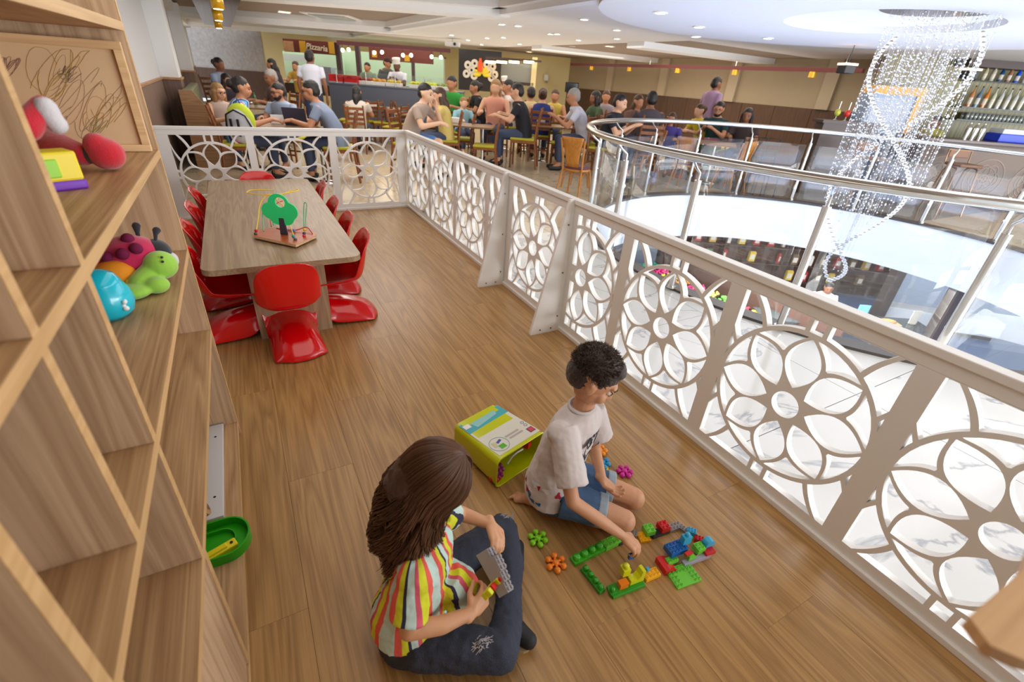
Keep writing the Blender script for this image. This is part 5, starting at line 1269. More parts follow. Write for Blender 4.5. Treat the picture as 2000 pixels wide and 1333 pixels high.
# sweets kiosk close below the fence
ka = at_z(1255, 528, -2.35); kb = at_z(1560, 682, -2.35); dk = (kb-ka); kyaw = math.atan2(dk.y, dk.x)
kl = dk.length
ks = thing('sweets_kiosk', 'dark kiosk of sweet bins on the level below, seen through the fence', 'kiosk', (ka.x, ka.y, LZ), kyaw)
MB().box(-.4, kl+.15, -.1, 1.0, 0, .92).obj('kiosk_body', SHOPB, ks, bevel=.01)
MB().box(-.45, kl+.2, -.16, -.02, .9, 1.02).obj('kiosk_ledge', mat('ledge wood', C(150, 96, 50), .5), ks, bevel=.01)
MB().box(-.4, kl+.15, .98, 1.04, .9, 1.6).obj('kiosk_back', SHOPB, ks)
bc_ = [C(30, 150, 120), C(206, 20, 110), C(226, 190, 40), C(200, 120, 40), C(196, 30, 100), C(236, 206, 90), C(90, 160, 60), C(180, 40, 60), C(230, 200, 60), C(120, 70, 40), C(210, 60, 90), C(60, 130, 140)]
nbn = 12
names_ = ['teal', 'magenta', 'yellow', 'orange brown', 'pink red', 'pale yellow', 'green', 'dark red', 'golden', 'chocolate brown', 'rose', 'blue green']
for i in range(nbn):
    x = -.33+i*(kl+.35)/nbn
    for row in (0,):
        p = Matrix.Translation((ka.x, ka.y, LZ)) @ Matrix.Rotation(kyaw, 4, 'Z') @ Vector((x+.15, .42, .921))
        t = thing('sweet_bin', 'open bin of %s wrapped sweets on the lower kiosk' % names_[i], 'bin', p, kyaw)
        MB().box(-.15, .15, -.33, .33, 0, .10).obj('bin_body', DARK, t)
        b = MB()
        for q in range(60): b.sph((rs.uniform(-.13, .13), rs.uniform(-.3, .3), .10+rs.uniform(0, .05)), rs.uniform(.024, .036), 6, 4)
        o = b.obj('sweets', mat('sweets '+names_[i], bc_[i], .4), t); o['kind'] = 'stuff'
# dark posts by the lower shop front; white block stands in for bright light
for q, lab in (((1772, 742), 'dark brown square post standing on the blue lower floor'), ((1700, 640), 'second dark post farther back on the lower floor')):
    p = at_z(q[0], q[1], LZ); t = thing('post', lab, 'post', p, -YAW); MB().box(-.12, .12, -.12, .12, .01, 2.5).obj('shaft', mat('dark brown steel', C(76, 66, 62), .5), t, bevel=.01); MB().box(-.17, .17, -.17, .17, 0, .03).obj('foot_plate', _mats['dark brown steel'], t)
p = at_z(1835, 616, LZ+.4); t = thing('bench', 'white block standing in for a brightly lit strip of the lower floor', 'bench', (p.x, p.y, LZ), -YAW-.25); MB().box(-1.3, 1.3, -.25, .25, .1, .5).obj('lit_strip_block', WHITE_P, t, bevel=.02); MB().box(-1.2, 1.2, -.2, .2, 0, .1).obj('plinth', DARK, t)

# ================================================================== BAR on the right
DB = 9.1
BARW = mat('dark wenge wood', C(62, 44, 40), .4)
bu0 = udx(1812, 270, DB)[0]; bar = thing('bar_counter', 'dark wooden bar counter with patterned front behind the balustrade', 'counter', uv(bu0, DB, 0), -YAW)
BH = 1.17
MB().box(0, 3.6, 0, .55, 0, BH-.05).obj('counter_body', BARW, bar)
MB().box(-.05, 3.65, -.12, .62, BH-.05, BH).obj('counter_top', mat('brown bar top', C(74, 52, 46), .25), bar, bevel=.006)
PANM = mat('grey brown bar panel', C(104, 86, 76), .5)
MB().box(.02, 3.58, -.012, 0, .06, BH-.08).obj('front_panel', PANM, bar)
for i in range(4):
    o = MB(); cx_ = .45+i*.85
    for rr_ in (.34, .20, .08): o.strip([(cx_+rr_*math.cos(2*pi*k/28), .55+rr_*math.sin(2*pi*k/28)) for k in range(28)], .016, 0, .006, closed=True)
    for k in range(6):
        a = pi/3*k; o.strip([(cx_+.14*math.cos(a)+.12*math.cos(2*pi*j/20), .55+.14*math.sin(a)+.12*math.sin(2*pi*j/20)) for j in range(20)], .012, 0, .006, closed=True)
    o.v = [(x, -.012-z, y) for x, y, z in o.v]; o.obj('front_flower', mat('bar flower rings', C(132, 112, 98), .5), bar, fix=True)  # thin raised rings in a flower pattern, paler than the panel
DBW = 10.6; bw0 = udx(1700, 200, DBW)[0]
bwl = ubox('wall_bar', tiled('olive mosaic', C(132, 122, 66), C(92, 84, 46), .06, .06, .3, .006), bw0, bw0+7.5, DBW, DBW+.15, 0, 2.46); bwl.name = 'wall_right.001'; struct(bwl, 'olive mosaic wall behind the bar')
hd = udx(1890, 120, DBW-.3); hood = thing('bar_canopy', 'dark wooden canopy band above the bottle shelves', 'canopy', uv(hd[0], DBW-.36, 0), -YAW)
z_h = udx(1900, 130, DBW-.3)[1]
MB().box(0, 3.2, 0, .36, z_h, z_h+.17).obj('canopy_band', BARW, hood, bevel=.004); MB().box(0, 3.2, .05, .36, z_h+.17, z_h+.2).obj('canopy_top', BARW, hood)
for i in range(7): t = thing('bottle', 'small dark bottle on top of the bar canopy, %s from the left' % nth(i), 'bottle', uv(hd[0]+.55+i*.17, DBW-.2, z_h+.201), 0, 'bottles on the bar canopy'); MB().lathe([(.028, 0), (.028, .12), (.01, .16), (.01, .2)], 10).obj('glass_body', mat('bottle glass %d' % (i % 3), [C(120, 100, 70), C(60, 60, 120), C(150, 120, 110)][i % 3], .15), t)
def bottle(p, c, label, grp, h=.27, r=.035, capc=None):
    t = thing('bottle', label, 'bottle', p, 0, grp)
    MB().lathe([(r, 0), (r, h*.55), (r*.85, h*.64), (r*.34, h*.76), (r*.32, h*.93)], 12).obj('glass_body', mat('bg '+str(c), c, .12, coat=.3), t)
    MB().cyl((0, 0, h*.93), (0, 0, h), r*.38, n=10).obj('cap', capc or DARK, t)
    MB().cyl((0, 0, h*.14), (0, 0, h*.44), r*1.02, n=12, caps=False).obj('label_band', mat('bottle label', C(222, 216, 200), .5), t)
shz = []
GSH = mat('dark glass shelf', C(30, 36, 34), .1)
for k, (x_, y_, ln) in enumerate(((1893, 156, 3.0), (1868, 207, 3.3), (1858, 231, 3.4))):
    u, z = udx(x_, y_, DBW-.2); s_ = thing('glass_shelf', ['top glass shelf of the bar, bottles with a blue one', 'middle glass shelf of the bar with clear bottles', 'bottom glass shelf of the bar, rows of glasses'][k], 'shelf', uv(u, DBW-.34, z-.02), -YAW); shz.append((u, z))
    MB().box(0, ln, 0, .33, 0, .02).obj('shelf_plate', GSH, s_); MB().box(.02, .05, .3, .33, .02, .08).obj('bracket', CHROME, s_); MB().box(ln-.05, ln-.02, .3, .33, .02, .08).obj('bracket', CHROME, s_)
rs = random.Random(8)
cl = [(C(190, 186, 150), 'pale'), (C(206, 200, 180), 'cream'), (C(24, 70, 120), 'dark blue'), (C(170, 110, 80), 'amber'), (C(10, 80, 210), 'bright blue'), (C(200, 206, 190), 'clear'), (C(212, 180, 20), 'yellow'), (C(170, 160, 150), 'grey')]
for i, (c, nm) in enumerate(cl): bottle(uv(shz[0][0]+.24+i*.155, DBW-.2, shz[0][1]+.0005), c, '%s bottle on the top bar shelf' % nm, 'bottles on the top bar shelf', h=.27)
cl = [(C(196, 130, 80), 'orange brown'), (C(90, 120, 150), 'blue grey'), (C(210, 120, 20), 'orange'), (C(200, 206, 180), 'pale green')]+[(C(196, 200, 196), 'clear')]*7
for i, (c, nm) in enumerate(cl):
    bottle(uv(shz[1][0]+.2+i*.14, DBW-.2, shz[1][1]+.0005), c, ('%s bottle on the middle bar shelf' % nm) if i < 4 else 'clear spirit bottle on the middle bar shelf, %s clear one from the left' % nth(i-4), 'bottles on the middle bar shelf', h=.36, r=.036)
GL2 = mat('thin drinking glass', C(214, 220, 214), .1, trans=.5, metal=.2)
gm = MB().lathe([(.024, 0), (.028, .0), (.034, .12), (.031, .118), (.022, .01)], 10).mesh('tumbler'); gm.materials.append(GL2)
for j in range(2):
    for i in range(19):
        o = bpy.data.objects.new('drinking_glass', gm); COL.objects.link(o); o.location = uv(shz[2][0]+.25+i*.08, DBW-.12-j*.12, shz[2][1]+.0005); tag(o, 'clear drinking glass on the bottom bar shelf, %s row, %s from the left' % (('back', 'front')[j], nth(i)), 'glass', 'drinking glasses on the bottom bar shelf')
def put_u(px, py, D): u, z = udx(px, py, D); return u, z
u, z = udx(1963, 276, DB+.35); t = thing('plastic_tray', 'bright blue plastic tray with a clear lid on the bar counter', 'tray', uv(u, DB+.3, BH+.0005), -YAW)
MB().box(-.32, .32, -.16, .16, 0, .13).obj('tray_body', mat('royal blue plastic', C(10, 60, 206), .35), t, bevel=.01); MB().box(-.30, .30, -.15, .15, .13, .21).obj('tray_lid', mat('milky lid', C(200, 206, 210), .3), t, bevel=.012)
for i, (px_, lab) in enumerate(((1884, 'left steel shaker on the bar counter'), (1898, 'middle steel shaker on the bar counter'), (1912, 'right steel shaker on the bar counter'))):
    u, z = udx(px_, 268, DB+.3); t = thing('cocktail_shaker', lab, 'shaker', uv(u, DB+.3, BH+.0005)); MB().lathe([(.035, 0), (.045, .16), (.045, .18)], 14).obj('cup', CHROME, t); MB().lathe([(.044, .18), (.03, .22), (.015, .23), (.015, .26)], 14).obj('lid', CHROME, t)
u, z = udx(1835, 235, DB+.7)
# bar stools with bent tube frames
for px_, py_, lab in ((1905, 330, 'bar stool with a brown seat and bent tube frame, right one'), (1712, 330, 'bar stool partly behind the crystal chandelier')):
    p = at_d(px_, py_, DB-.75); t = thing('bar_stool', lab, 'stool', uv(p.dot(RH), DB-.5, 0), -YAW)
    tb = mat('bronze tube', C(150, 120, 96), .3, metal=.7)
    for s_ in (-.18, .18):
        MB().tube([(s_*1.2, -.2, .0), (s_, -.12, .70), (s_, -.09, .755), (s_, .0, .77), (s_, .1, .755), (s_, .14, .70), (s_*1.2, .22, 0)], .013, n=8).obj('tube_frame', tb, t)
    MB().tube([(-.2, -.17, .3), (.2, -.17, .3)], .011).obj('footrest', tb, t); MB().box(-.2, .2, -.18, .18, .785, .83).obj('seat', mat('brown leather', C(128, 86, 56), .5), t, bevel=.02)
    MB().tube([(-.2, .17, .83), (-.2, .2, 1.02), (.2, .2, 1.02), (.2, .17, .83)], .012).obj('back_tube', tb, t); MB().box(-.17, .17, .19, .21, .9, 1.02).obj('backrest', _mats['brown leather'], t, bevel=.008)
# orange framed screen beside the bar
u0_, zt = udx(1714, 166, 10.2); u1_, zb = udx(1777, 250, 10.2)
t = thing('framed_screen', 'orange framed blue-grey drinks machine beside the bar, behind the crystal chandelier', 'machine', uv(u0_, 10.2, 0), -YAW)
w_ = u1_-u0_; OG = mat('orange enamel', C(236, 170, 20), .4)
MB().box(0, w_, 0, .35, 0, zt-.12).obj('cabinet', mat('blue grey steel', C(120, 140, 170), .4, metal=.3), t)
MB().box(-.01, w_+.01, -.03, .36, zt-.14, zt).obj('header', OG, t, bevel=.005); MB().box(w_-.12, w_+.01, -.03, .36, .9, zt-.14).obj('side_band', OG, t, bevel=.005); MB().box(.05, w_-.18, -.012, 0, 1.2, zt-.2).obj('glass_front', mat('screen grey', C(150, 166, 196), .2), t)

# ================================================================== HALL FURNITURE
TT = wood('brown table laminate', C(166, 128, 92), C(110, 80, 56), axis=0, rough=.35)
CW = wood('dark cherry chair wood', C(142, 84, 44), C(82, 44, 22), axis=2, rough=.4); CW2 = wood('amber bentwood', C(196, 128, 52), C(150, 88, 28), axis=2, rough=.35)
YS = mat('olive yellow upholstery', C(176, 168, 40), .6); PS = mat('plum upholstery', C(96, 52, 62), .6)
def make_table(w=1.2, d=.7, two=True):
    t = thing('dining_table', 'x', 'table', (0, 0, 0))
    MB().box(-w/2, w/2, -d/2, d/2, .72, .75).obj('tabletop', TT, t, bevel=.004)
    for x in ((-w/2+.22, w/2-.22) if two else (0,)):
        MB().cyl((x, 0, .02), (x, 0, .72), .03, n=14).obj('leg', CHROME, t); MB().lathe([(.2, 0), (.2, .012), (.04, .03)], 20, c=(x, 0, 0)).obj('foot', CHROME, t)
    return t
def make_slat_chair():
    t = thing('dining_chair', 'x', 'chair', (0, 0, 0))
    MB().box(-.2, .2, -.19, .21, .435, .475).obj('seat', YS, t, bevel=.014); MB().box(-.205, .205, -.2, .2, .395, .435).obj('seat_frame', CW, t, bevel=.003)
    for x in (-.185, .185):
        MB().tube([(x, .185, 0), (x, .185, .4)], .017, n=6).obj('leg', CW, t)
        MB().tube([(x, -.25, 0), (x, -.2, .42), (x, -.215, .66), (x, -.27, .93)], .017, n=6).obj('leg', CW, t)
    for z in (.58, .67, .76, .86):
        y = -.205-(z-.58)*.2; MB().box(-.18, .18, y-.012, y+.006, z-.022, z+.03).obj('slat', CW, t, bevel=.004)
    for y in (.185, -.22): MB().box(-.18, .18, y-.008, y+.008, .2, .225).obj('stretcher', CW, t)
    return t
def make_bent_chair():
    t = thing('bentwood_chair', 'x', 'chair', (0, 0, 0))
    MB().lathe([(.19, 0), (.2, .012), (.2, .03), (.17, .045)], 22, c=(0, 0, .43)).obj('seat', PS, t); MB().lathe([(.205, .405), (.21, .42), (.205, .435)], 22).obj('seat_ring', CW2, t)
    for s_ in (-1, 1):
        MB().tube([(s_*.2, .2, 0), (s_*.16, .15, .41)], .015, n=8).obj('leg', CW2, t)
        MB().tube([(s_*.2, -.27, 0), (s_*.16, -.17, .42), (s_*.17, -.2, .62), (s_*.19, -.26, .86)], .015, n=8).obj('leg', CW2, t)
    for a in (0, pi/2, pi, 3*pi/2):
        c, s_ = math.cos(a), math.sin(a)
        MB().tube([(c*.17-s_*.15, s_*.17+c*.15, .14), (c*.16-s_*.12, s_*.16+c*.12, .33), (c*.16, s_*.16, .40), (c*.16+s_*.12, s_*.16-c*.12, .33), (c*.17+s_*.15, s_*.17-c*.15, .14)], .008, n=6).obj('brace', CW2, t)
    b = MB(); n_ = 8; vs = []
    for j in range(7):
        z = .47+.42*j/6; w_ = .10+.085*(j/6)**1.5; y = -.19-.09*(j/6)**1.3
        for i in range(n_+1):
            x = -w_+2*w_*i/n_; vs.append((x, y+.02*(1-(x/w_)**2)*-1, z))
    b.add(vs, [(j*(n_+1)+i, j*(n_+1)+i+1, (j+1)*(n_+1)+i+1, (j+1)*(n_+1)+i) for j in range(6) for i in range(n_)], True); o = b.obj('backrest', CW2, t); q = o.modifiers.new('s', 'SOLIDIFY'); q.thickness = .012
    return t
def yw(a): return math.radians(a)-YAW-pi/2
T0 = make_table(); T1 = make_table(.75, .75, False); CH0 = make_slat_chair(); BCH = make_bent_chair()
first = {}
def place(src, p, rz, label, group=None, sc=None):
    if id(src) not in first:
        first[id(src)] = 1; o = src; o.location = p; o.rotation_euler = (0, 0, rz); o['label'] = label
        if group: o['group'] = group
        if sc: o.scale = (sc,)*3
        return o
    o = dup(src, p, rz, label, group, sc)
    if not group and 'group' in o: del o['group']
    return o
def hall(px, py, z): p = at_z(px, py, z); p.z = 0; return p
# tables: pixel of the table top centre, distance from camera plane kept by the top's height
TB = [((905, 243), T0, 0, 'brown table with chrome legs beside the man in the beige T-shirt'), ((1092, 246), T0, 0, 'brown table with a white napkin box, right of the middle of the hall'),
      ((572, 248), T0, 2, 'brown table where the group with the laptop sits'), ((740, 208), T0, 0, 'table in the middle rows behind the man in the grey-blue T-shirt'), ((810, 222), T1, 0, 'small table between the empty chairs behind the beige T-shirt man'),
      ((955, 212), T0, 0, 'table with drinks in front of the blonde woman'), ((1065, 214), T0, 0, 'table in front of the woman in the blue dress'), ((1180, 222), T0, -8, 'table in front of the man in the white polo shirt'),
      ((1288, 232), T0, -20, 'table near the balustrade in front of the man in the black T-shirt'), ((1385, 277), T1, -20, 'small table with a tray in front of the bearded man'), ((500, 208), T0, 10, 'table behind the woman in the striped top')]
for (q, src, a, lab) in TB:
    p = at_z(q[0], q[1], .75); D = p.dot(FH)
    if D > 12.8:
        pp = at_d(q[0], q[1], 12.8); p = uv(pp.dot(RH), 12.8)
    if q[0] == 1385: pp = at_d(1400, 272, 10.0); p = uv(pp.dot(RH), 10.0)
    p.z = 0; place(src, p, -YAW+math.radians(a), lab)
CHS = [((947, 284), 180, 'yellow seated chair at the right end of the table by the beige T-shirt man'), ((902, 270), 180, 'yellow seated chair half hidden behind the table by the beige T-shirt man'), ((1053, 281), 0, 'yellow seated chair turned right at the left of the napkin table'),
       ((1007, 268), 350, 'yellow seated chair behind the left side of the napkin table'), ((1096, 279), 180, 'yellow seated chair on the right side of the napkin table'), ((1130, 262), 200, 'chair behind the right side of the napkin table'), ((714, 226), 150, 'empty yellow seated chair right of the man in the grey-blue T-shirt'), ((745, 226), 200, 'second empty yellow seated chair right of the man in the grey-blue T-shirt'),
       ((771, 248), 170, 'empty yellow seated chair just behind the corner of the fence'), ((795, 240), 20, 'empty chair directly left of the beige T-shirt man'), ((728, 250), 10, 'empty chair behind the fence, third from its corner'), ((695, 240), 160, 'empty chair behind the fence, fourth from its corner'), ((680, 214), 190, 'chair under the red boxes'),
       ((765, 216), 0, 'chair in the middle rows left of the small table'), ((838, 222), 180, 'chair in the middle rows right of the small table'), ((922, 226), 20, 'chair left of the drinks table'), ((985, 230), 160, 'chair right of the drinks table'), ((1030, 232), 270, 'chair with its back to the camera at the blue dress table'), ((1040, 212), 0, 'chair left of the woman in the blue dress'),
       ((1160, 245), 200, 'chair right of the man in the white polo shirt'), ((1200, 240), 10, 'chair left of the man in the black T-shirt'), ((1262, 246), 190, 'chair near the balustrade right of the black T-shirt man'), ((1300, 250), 160, 'chair near the balustrade with its back to the bearded man'), ((1425, 262), 190, 'pale backed chair of the bearded man'),
       ((480, 252), 80, 'dark chair behind the fence carrying the green backpack'), ((655, 262), 200, 'amber backed chair of the man in the grey-blue T-shirt'), ((860, 212), 200, 'chair in the back rows left of the green T-shirt man'), ((885, 214), 0, 'chair in the back rows right of the green T-shirt man')]
CHAIR_AT = []
for (q, a, lab) in CHS:
    p = at_z(q[0], q[1], .46)
    if p.dot(FH) > 12.3:
        pp = at_d(q[0], q[1], 12.3); p = uv(pp.dot(RH), 12.3)
    p.z = 0; CHAIR_AT.append(place(CH0, p, yw(a), lab, 'slat-backed dining chairs in the hall'))
for (q, a, lab) in (((1127, 325), 60, 'amber bentwood chair standing alone beside the balustrade'), ((1345, 318), 50, 'bentwood chair with a plum seat seen through the glass, left one'), ((1430, 322), 120, 'bentwood chair with a plum seat seen through the glass, right one'), ((1262, 298), 200, 'bentwood chair close to the left end of the balustrade')):
    p = hall(q[0], q[1], .46); place(BCH, p, yw(a), lab, 'bentwood chairs around the opening')
# stacked café chairs and glass door seen far right behind the balustrade are left as dark metal chairs
DKM = mat('black wrought iron', C(24, 24, 28), .5)
for (q, lab) in (((1478, 305), 'black iron garden chair behind the balustrade, left one'), ((1505, 305), 'black iron garden chair behind the balustrade, right one')):
    p = at_d(q[0], q[1], 9.0); t = thing('iron_chair', lab, 'chair', uv(p.dot(RH), 9.0), -YAW)
    MB().box(-.2, .2, -.2, .2, .44, .46).obj('seat', DKM, t)
    for x in (-.19, .19):
        for y in (-.19, .19): MB().tube([(x, y, 0), (x*.9, y*.9, .44)], .012, n=6).obj('leg', DKM, t)
    MB().tube([(-.19, .19, .44), (-.2, .22, .95), (.2, .22, .95), (.19, .19, .44)], .012, n=6).obj('back_frame', DKM, t)
    for z in (.6, .72, .84): MB().box(-.19, .19, .2, .215, z, z+.04).obj('slat', DKM, t)
# things on the tables
def on(px, py, lab, kind, grp=None):
    p = at_z(px, py, .75)
    if p.dot(FH) > 12.8: pp = at_d(px, py, 12.8); p = uv(pp.dot(RH), 12.8)
    p.z = .7505
    if kind == 'box':
        t = thing('napkin_box', lab, 'box', p, -YAW, grp); MB().box(-.09, .09, -.05, .05, 0, .09).obj('box_body', mat('white plastic box', C(226, 224, 220), .4), t, bevel=.006); MB().box(-.07, .07, -.03, .03, .09, .1).obj('napkins', mat('paper', C(240, 238, 234), .8), t)
    elif kind == 'tray':
        t = thing('serving_tray', lab, 'tray', p, -YAW, grp); MB().box(-.19, .19, -.13, .13, 0, .012).obj('tray_base', mat('red tray', C(150, 22, 30), .4), t); MB().tube([(-.19, -.13, .016), (.19, -.13, .016), (.19, .13, .016), (-.19, .13, .016)], .008, n=6, closed=True).obj('tray_rim', _mats['red tray'], t)
    elif kind == 'cup':
        t = thing('drinking_cup', lab, 'cup', p, 0, grp); MB().lathe([(.028, 0), (.038, .14), (.035, .14), (.026, .008)], 14).obj('cup_body', GL2, t); MB().cyl((0, 0, .01), (0, 0, .09), .027, .032, n=12).obj('drink', mat('juice', C(214, 180, 90), .3), t)
    elif kind == 'bottle':
        bottle(p, C(70, 120, 60), lab, grp or 'drinks on the hall tables', h=.26, r=.032)
on(858, 243, 'red tray on the table of the beige T-shirt man', 'tray'); on(889, 240, 'white napkin box on the table of the beige T-shirt man', 'box'); on(1056, 244, 'white napkin box on the table in the middle of the hall', 'box')
on(1076, 240, 'tall iced drink beside the white napkin box', 'cup'); on(953, 214, 'white plate box on the drinks table', 'box'); on(975, 212, 'green bottle on the drinks table', 'bottle'); on(985, 214, 'glass on the drinks table beside the pink cup', 'cup'); on(500, 205, 'green bottle on the table behind the striped top woman', 'bottle')
on(1383, 273, 'dark red tray in front of the bearded man', 'tray'); on(1290, 236, 'white napkin box near the balustrade', 'box'); on(728, 207, 'white napkin box on the table in the middle rows', 'box')
# laptop and notebook of the group
p = at_z(580, 246, .75); p.z = .7505; t = thing('laptop', 'dark grey open laptop on the table behind the fence', 'laptop', p, -YAW+pi+.05)
MB().box(-.17, .17, -.24, 0, 0, .018).obj('laptop_base', mat('slate plastic', C(58, 62, 82), .4), t, bevel=.003)
M = Matrix.Translation((0, .0, .018)) @ Matrix.Rotation(math.radians(-14), 4, 'X'); MB().box(-.17, .17, -.0, .012, 0, .24, M=M).obj('laptop_lid', _mats['slate plastic'], t, bevel=.004); MB().box(-.16, .16, -.002, .0, .01, .23, M=M).obj('laptop_screen', mat('laptop screen', C(150, 170, 190), .2), t)
p = at_z(543, 243, .75); p.z = .7505; t = thing('notebook', 'white notebook beside the laptop', 'notebook', p, -YAW+.2); MB().box(-.09, .09, -.01, .01, 0, .13).obj('cover', mat('white card', C(220, 222, 230), .5), t, bevel=.002); MB().box(-.085, .085, -.013, -.0105, .01, .12).obj('page', mat('paper', None), t)
# backpack hanging on the chair
p = at_d(469, 238, 6.35); t = thing('backpack', 'white and lime green backpack hanging on the chair behind the fence', 'backpack', p-Vector((0, 0, .26)), -YAW)
blob('bag_body', mat('white backpack fabric', C(206, 208, 216), .7, bump=.4, bscale=80), [('e', (0, 0, .22), (.165, .10, .22)), ('e', (0, -.05, .14), (.13, .08, .12))], .012, t, 4)
blob('bag_top', mat('lime backpack fabric', C(190, 206, 40), .7, bump=.4, bscale=80), [('e', (0, .03, .27), (.178, .11, .205))], .012, t, 4)
b = MB(); b.tube([(-.165, -.04, .2), (-.12, -.08, .34), (0, -.10, .40), (.12, -.08, .34), (.165, -.04, .2)], .010, n=8); b.obj('zip', DARK, t)
for x in (-.05, .04): MB().box(x-.012, x+.012, -.135, -.11, .1, .3).obj('strap_patch', DARK, t, bevel=.004)
MB().tube([(-.03, .03, .46), (0, .03, .52), (.03, .03, .46)], .008).obj('handle', mat('navy strap', C(40, 60, 130), .7), t)
# booth bench at the left wall
t = thing('booth_bench', 'green upholstered booth bench with wooden end along the left wall', 'bench', (WL+.285, min(at_x(377, 197, -.6).y, 9.2), 0), 0)
MB().box(.0, .14, 0, 3.2, .1, 1.10).obj('backrest', mat('sage upholstery', C(112, 112, 84), .7), t, bevel=.03); MB().box(.14, .6, 0, 3.2, .1, .46).obj('seat', _mats['sage upholstery'], t, bevel=.03); MB().prism([(0, 0), (.62, 0), (.56, .5), (.17, 1.12), (0, 1.12)], 0, .04, M=Matrix(((1, 0, 0, 0), (0, 0, 1, -.045), (0, 1, 0, 0), (0, 0, 0, 1)))).obj('end_panel', TT, t, fix=True)
MB().box(.04, .56, .05, 3.15, 0, .1).obj('plinth', DARK, t)
# small tree ornaments (red, yellow) on the shelf behind: drinks decor at right
for q, c, lab in (((1636, 220), C(180, 180, 60), 'yellow pineapple-like drink decoration on the dark ledge'), ((1655, 222), C(200, 40, 30), 'red ball drink decoration on the dark ledge'), ((1667, 226), C(30, 60, 80), 'dark blue drink decoration on the dark ledge')):
    p = at_d(q[0], q[1], 9.6); t = thing('drink_decoration', lab, 'decoration', p-Vector((0, 0, .12)), 0); MB().sph((0, 0, .12), (.05, .05, .06)).obj('ball', mat('deco '+str(c), c, .4), t); MB().cyl((0, 0, .02), (0, 0, .3), .006).obj('stick', CHROME, t); MB().lathe([(.04, 0), (.008, .012), (.008, .07)], 12).obj('foot', GL2, t)
u, z = udx(1655, 232, 9.6); t = thing('service_ledge', 'dark service ledge with drink decorations behind the balustrade', 'counter', uv(u-.5, 9.45, 0), -YAW); zz = at_d(1655, 222, 9.6).z-.122
MB().box(0, 1.1, 0, .35, zz-.05, zz).obj('ledge_top', BARW, t); MB().box(.05, 1.05, .04, .31, 0, zz-.05).obj('ledge_body', BARW, t)

# ---- food stalls at the far end
DS_ = 17.0
def px_box(name, m, px0, py0, px1, py1, D, th, parent, bev=0, off=0):
    u0, z1 = udx(px0, py0, D); u1, _ = udx(px1, py0, D); _, z0 = udx((px0+px1)/2, py1, D); _, z1 = udx((px0+px1)/2, py0, D)
    r = parent.location; ul, dl = r.dot(RH), r.dot(FH)
    return MB().box(u0-ul, u1-ul, D-dl-off, D-dl+th, z0, z1).obj(name, m, parent, bevel=bev)
u, z = udx(552, 77, DS_); st_ = thing('pizza_stall', 'pizza stall with a brown and yellow lettered sign at the far end', 'stall', uv(u, DS_, 0), -YAW)
SGN = mat('maroon sign', C(108, 50, 44), .5); SY = mat('amber sign band', C(214, 164, 40), .5)
px_box('sign_board', SGN, 552, 79, 658, 104, DS_, .12, st_)
px_box('sign_band', SY, 584, 80, 596, 103, DS_, .1, st_, off=.02); px_box('sign_band', SY, 641, 82, 652, 105, DS_, .1, st_, off=.02)
px_box('sign_picture', mat('pizza picture', C(196, 150, 110), .6, var=.4, vscale=12), 553, 80, 572, 100, DS_, .1, st_, off=.02)
def sign_text(txt, px_, py_, D, size, col, parent, ital=.15):
    cu = bpy.data.curves.new('lettering', 'FONT'); cu.body = txt; cu.size = size; cu.align_x = 'CENTER'; cu.align_y = 'CENTER'; cu.extrude = .006; cu.shear = ital; cu.offset = size*.015
    ob = bpy.data.objects.new('lettering', cu); COL.objects.link(ob); me = bpy.data.meshes.new_from_object(ob.evaluated_get(bpy.context.evaluated_depsgraph_get())); bpy.data.objects.remove(ob); bpy.data.curves.remove(cu)
    me.transform(Matrix.Rotation(pi/2, 4, 'X')); me.materials.clear(); me.materials.append(col)
    o = bpy.data.objects.new('lettering', me); COL.objects.link(o); o.parent = parent; p = at_d(px_, py_, D); r = parent.location
    o.location = (p.dot(RH)-r.dot(RH), D-r.dot(FH)-.03, p.z); o.rotation_euler = (0, math.radians(3.5), 0); return o
sign_text('Pizzaria', 619, 93, DS_, .225, mat('cream lettering', C(240, 226, 200), .5), st_)
px_box('stall_back', mat('pale green lit wall', C(176, 206, 180), .6), 552, 104, 668, 172, DS_+1.4, .1, st_)
px_box('stall_post', mat('dark stall post', C(74, 56, 60), .5), 653, 84, 662, 178, DS_, .15, st_)
px_box('oven', mat('steel oven', C(170, 180, 196), .3, metal=.6), 620, 130, 646, 168, DS_+.4, .5, st_, bev=.01)
px_box('lit_hood', mat('pale blue hood', C(190, 206, 206), .4), 553, 106, 600, 120, DS_+.8, .3, st_)
px_box('stall_counter', mat('dark counter', C(60, 48, 44), .5), 556, 165, 660, 185, DS_-.1, .4, st_)
u, z = udx(690, 90, DS_); st2 = thing('grill_stall', 'food stall with pale green interior and a row of glowing lamps at the far end', 'stall', uv(u, DS_, 0), -YAW)
px_box('sign_board', SGN, 720, 96, 845, 121, DS_, .12, st2); px_box('sign_band', SY, 726, 99, 736, 112, DS_, .1, st2, off=.02); px_box('sign_band', SY, 790, 108, 800, 120, DS_, .1, st2, off=.02)
px_box('stall_back', mat('pale green lit wall', None), 662, 105, 866, 172, DS_+1.8, .1, st2)
px_box('stall_post', _mats['dark stall post'], 692, 86, 700, 175, DS_, .15, st2); px_box('stall_post', _mats['dark stall post'], 803, 118, 808, 165, DS_, .15, st2)
px_box('lamp_beam', mat('dark red beam', C(84, 34, 38), .5), 658, 87, 880, 95, DS_-1.2, .12, st2); px_box('stall_front', mat('dark counter', None), 662, 168, 885, 188, DS_-.1, .4, st2)
GLOW = mat('warm lamp glow', C(255, 230, 180), .5, emit=(1, .78, .45, 1), es=14)
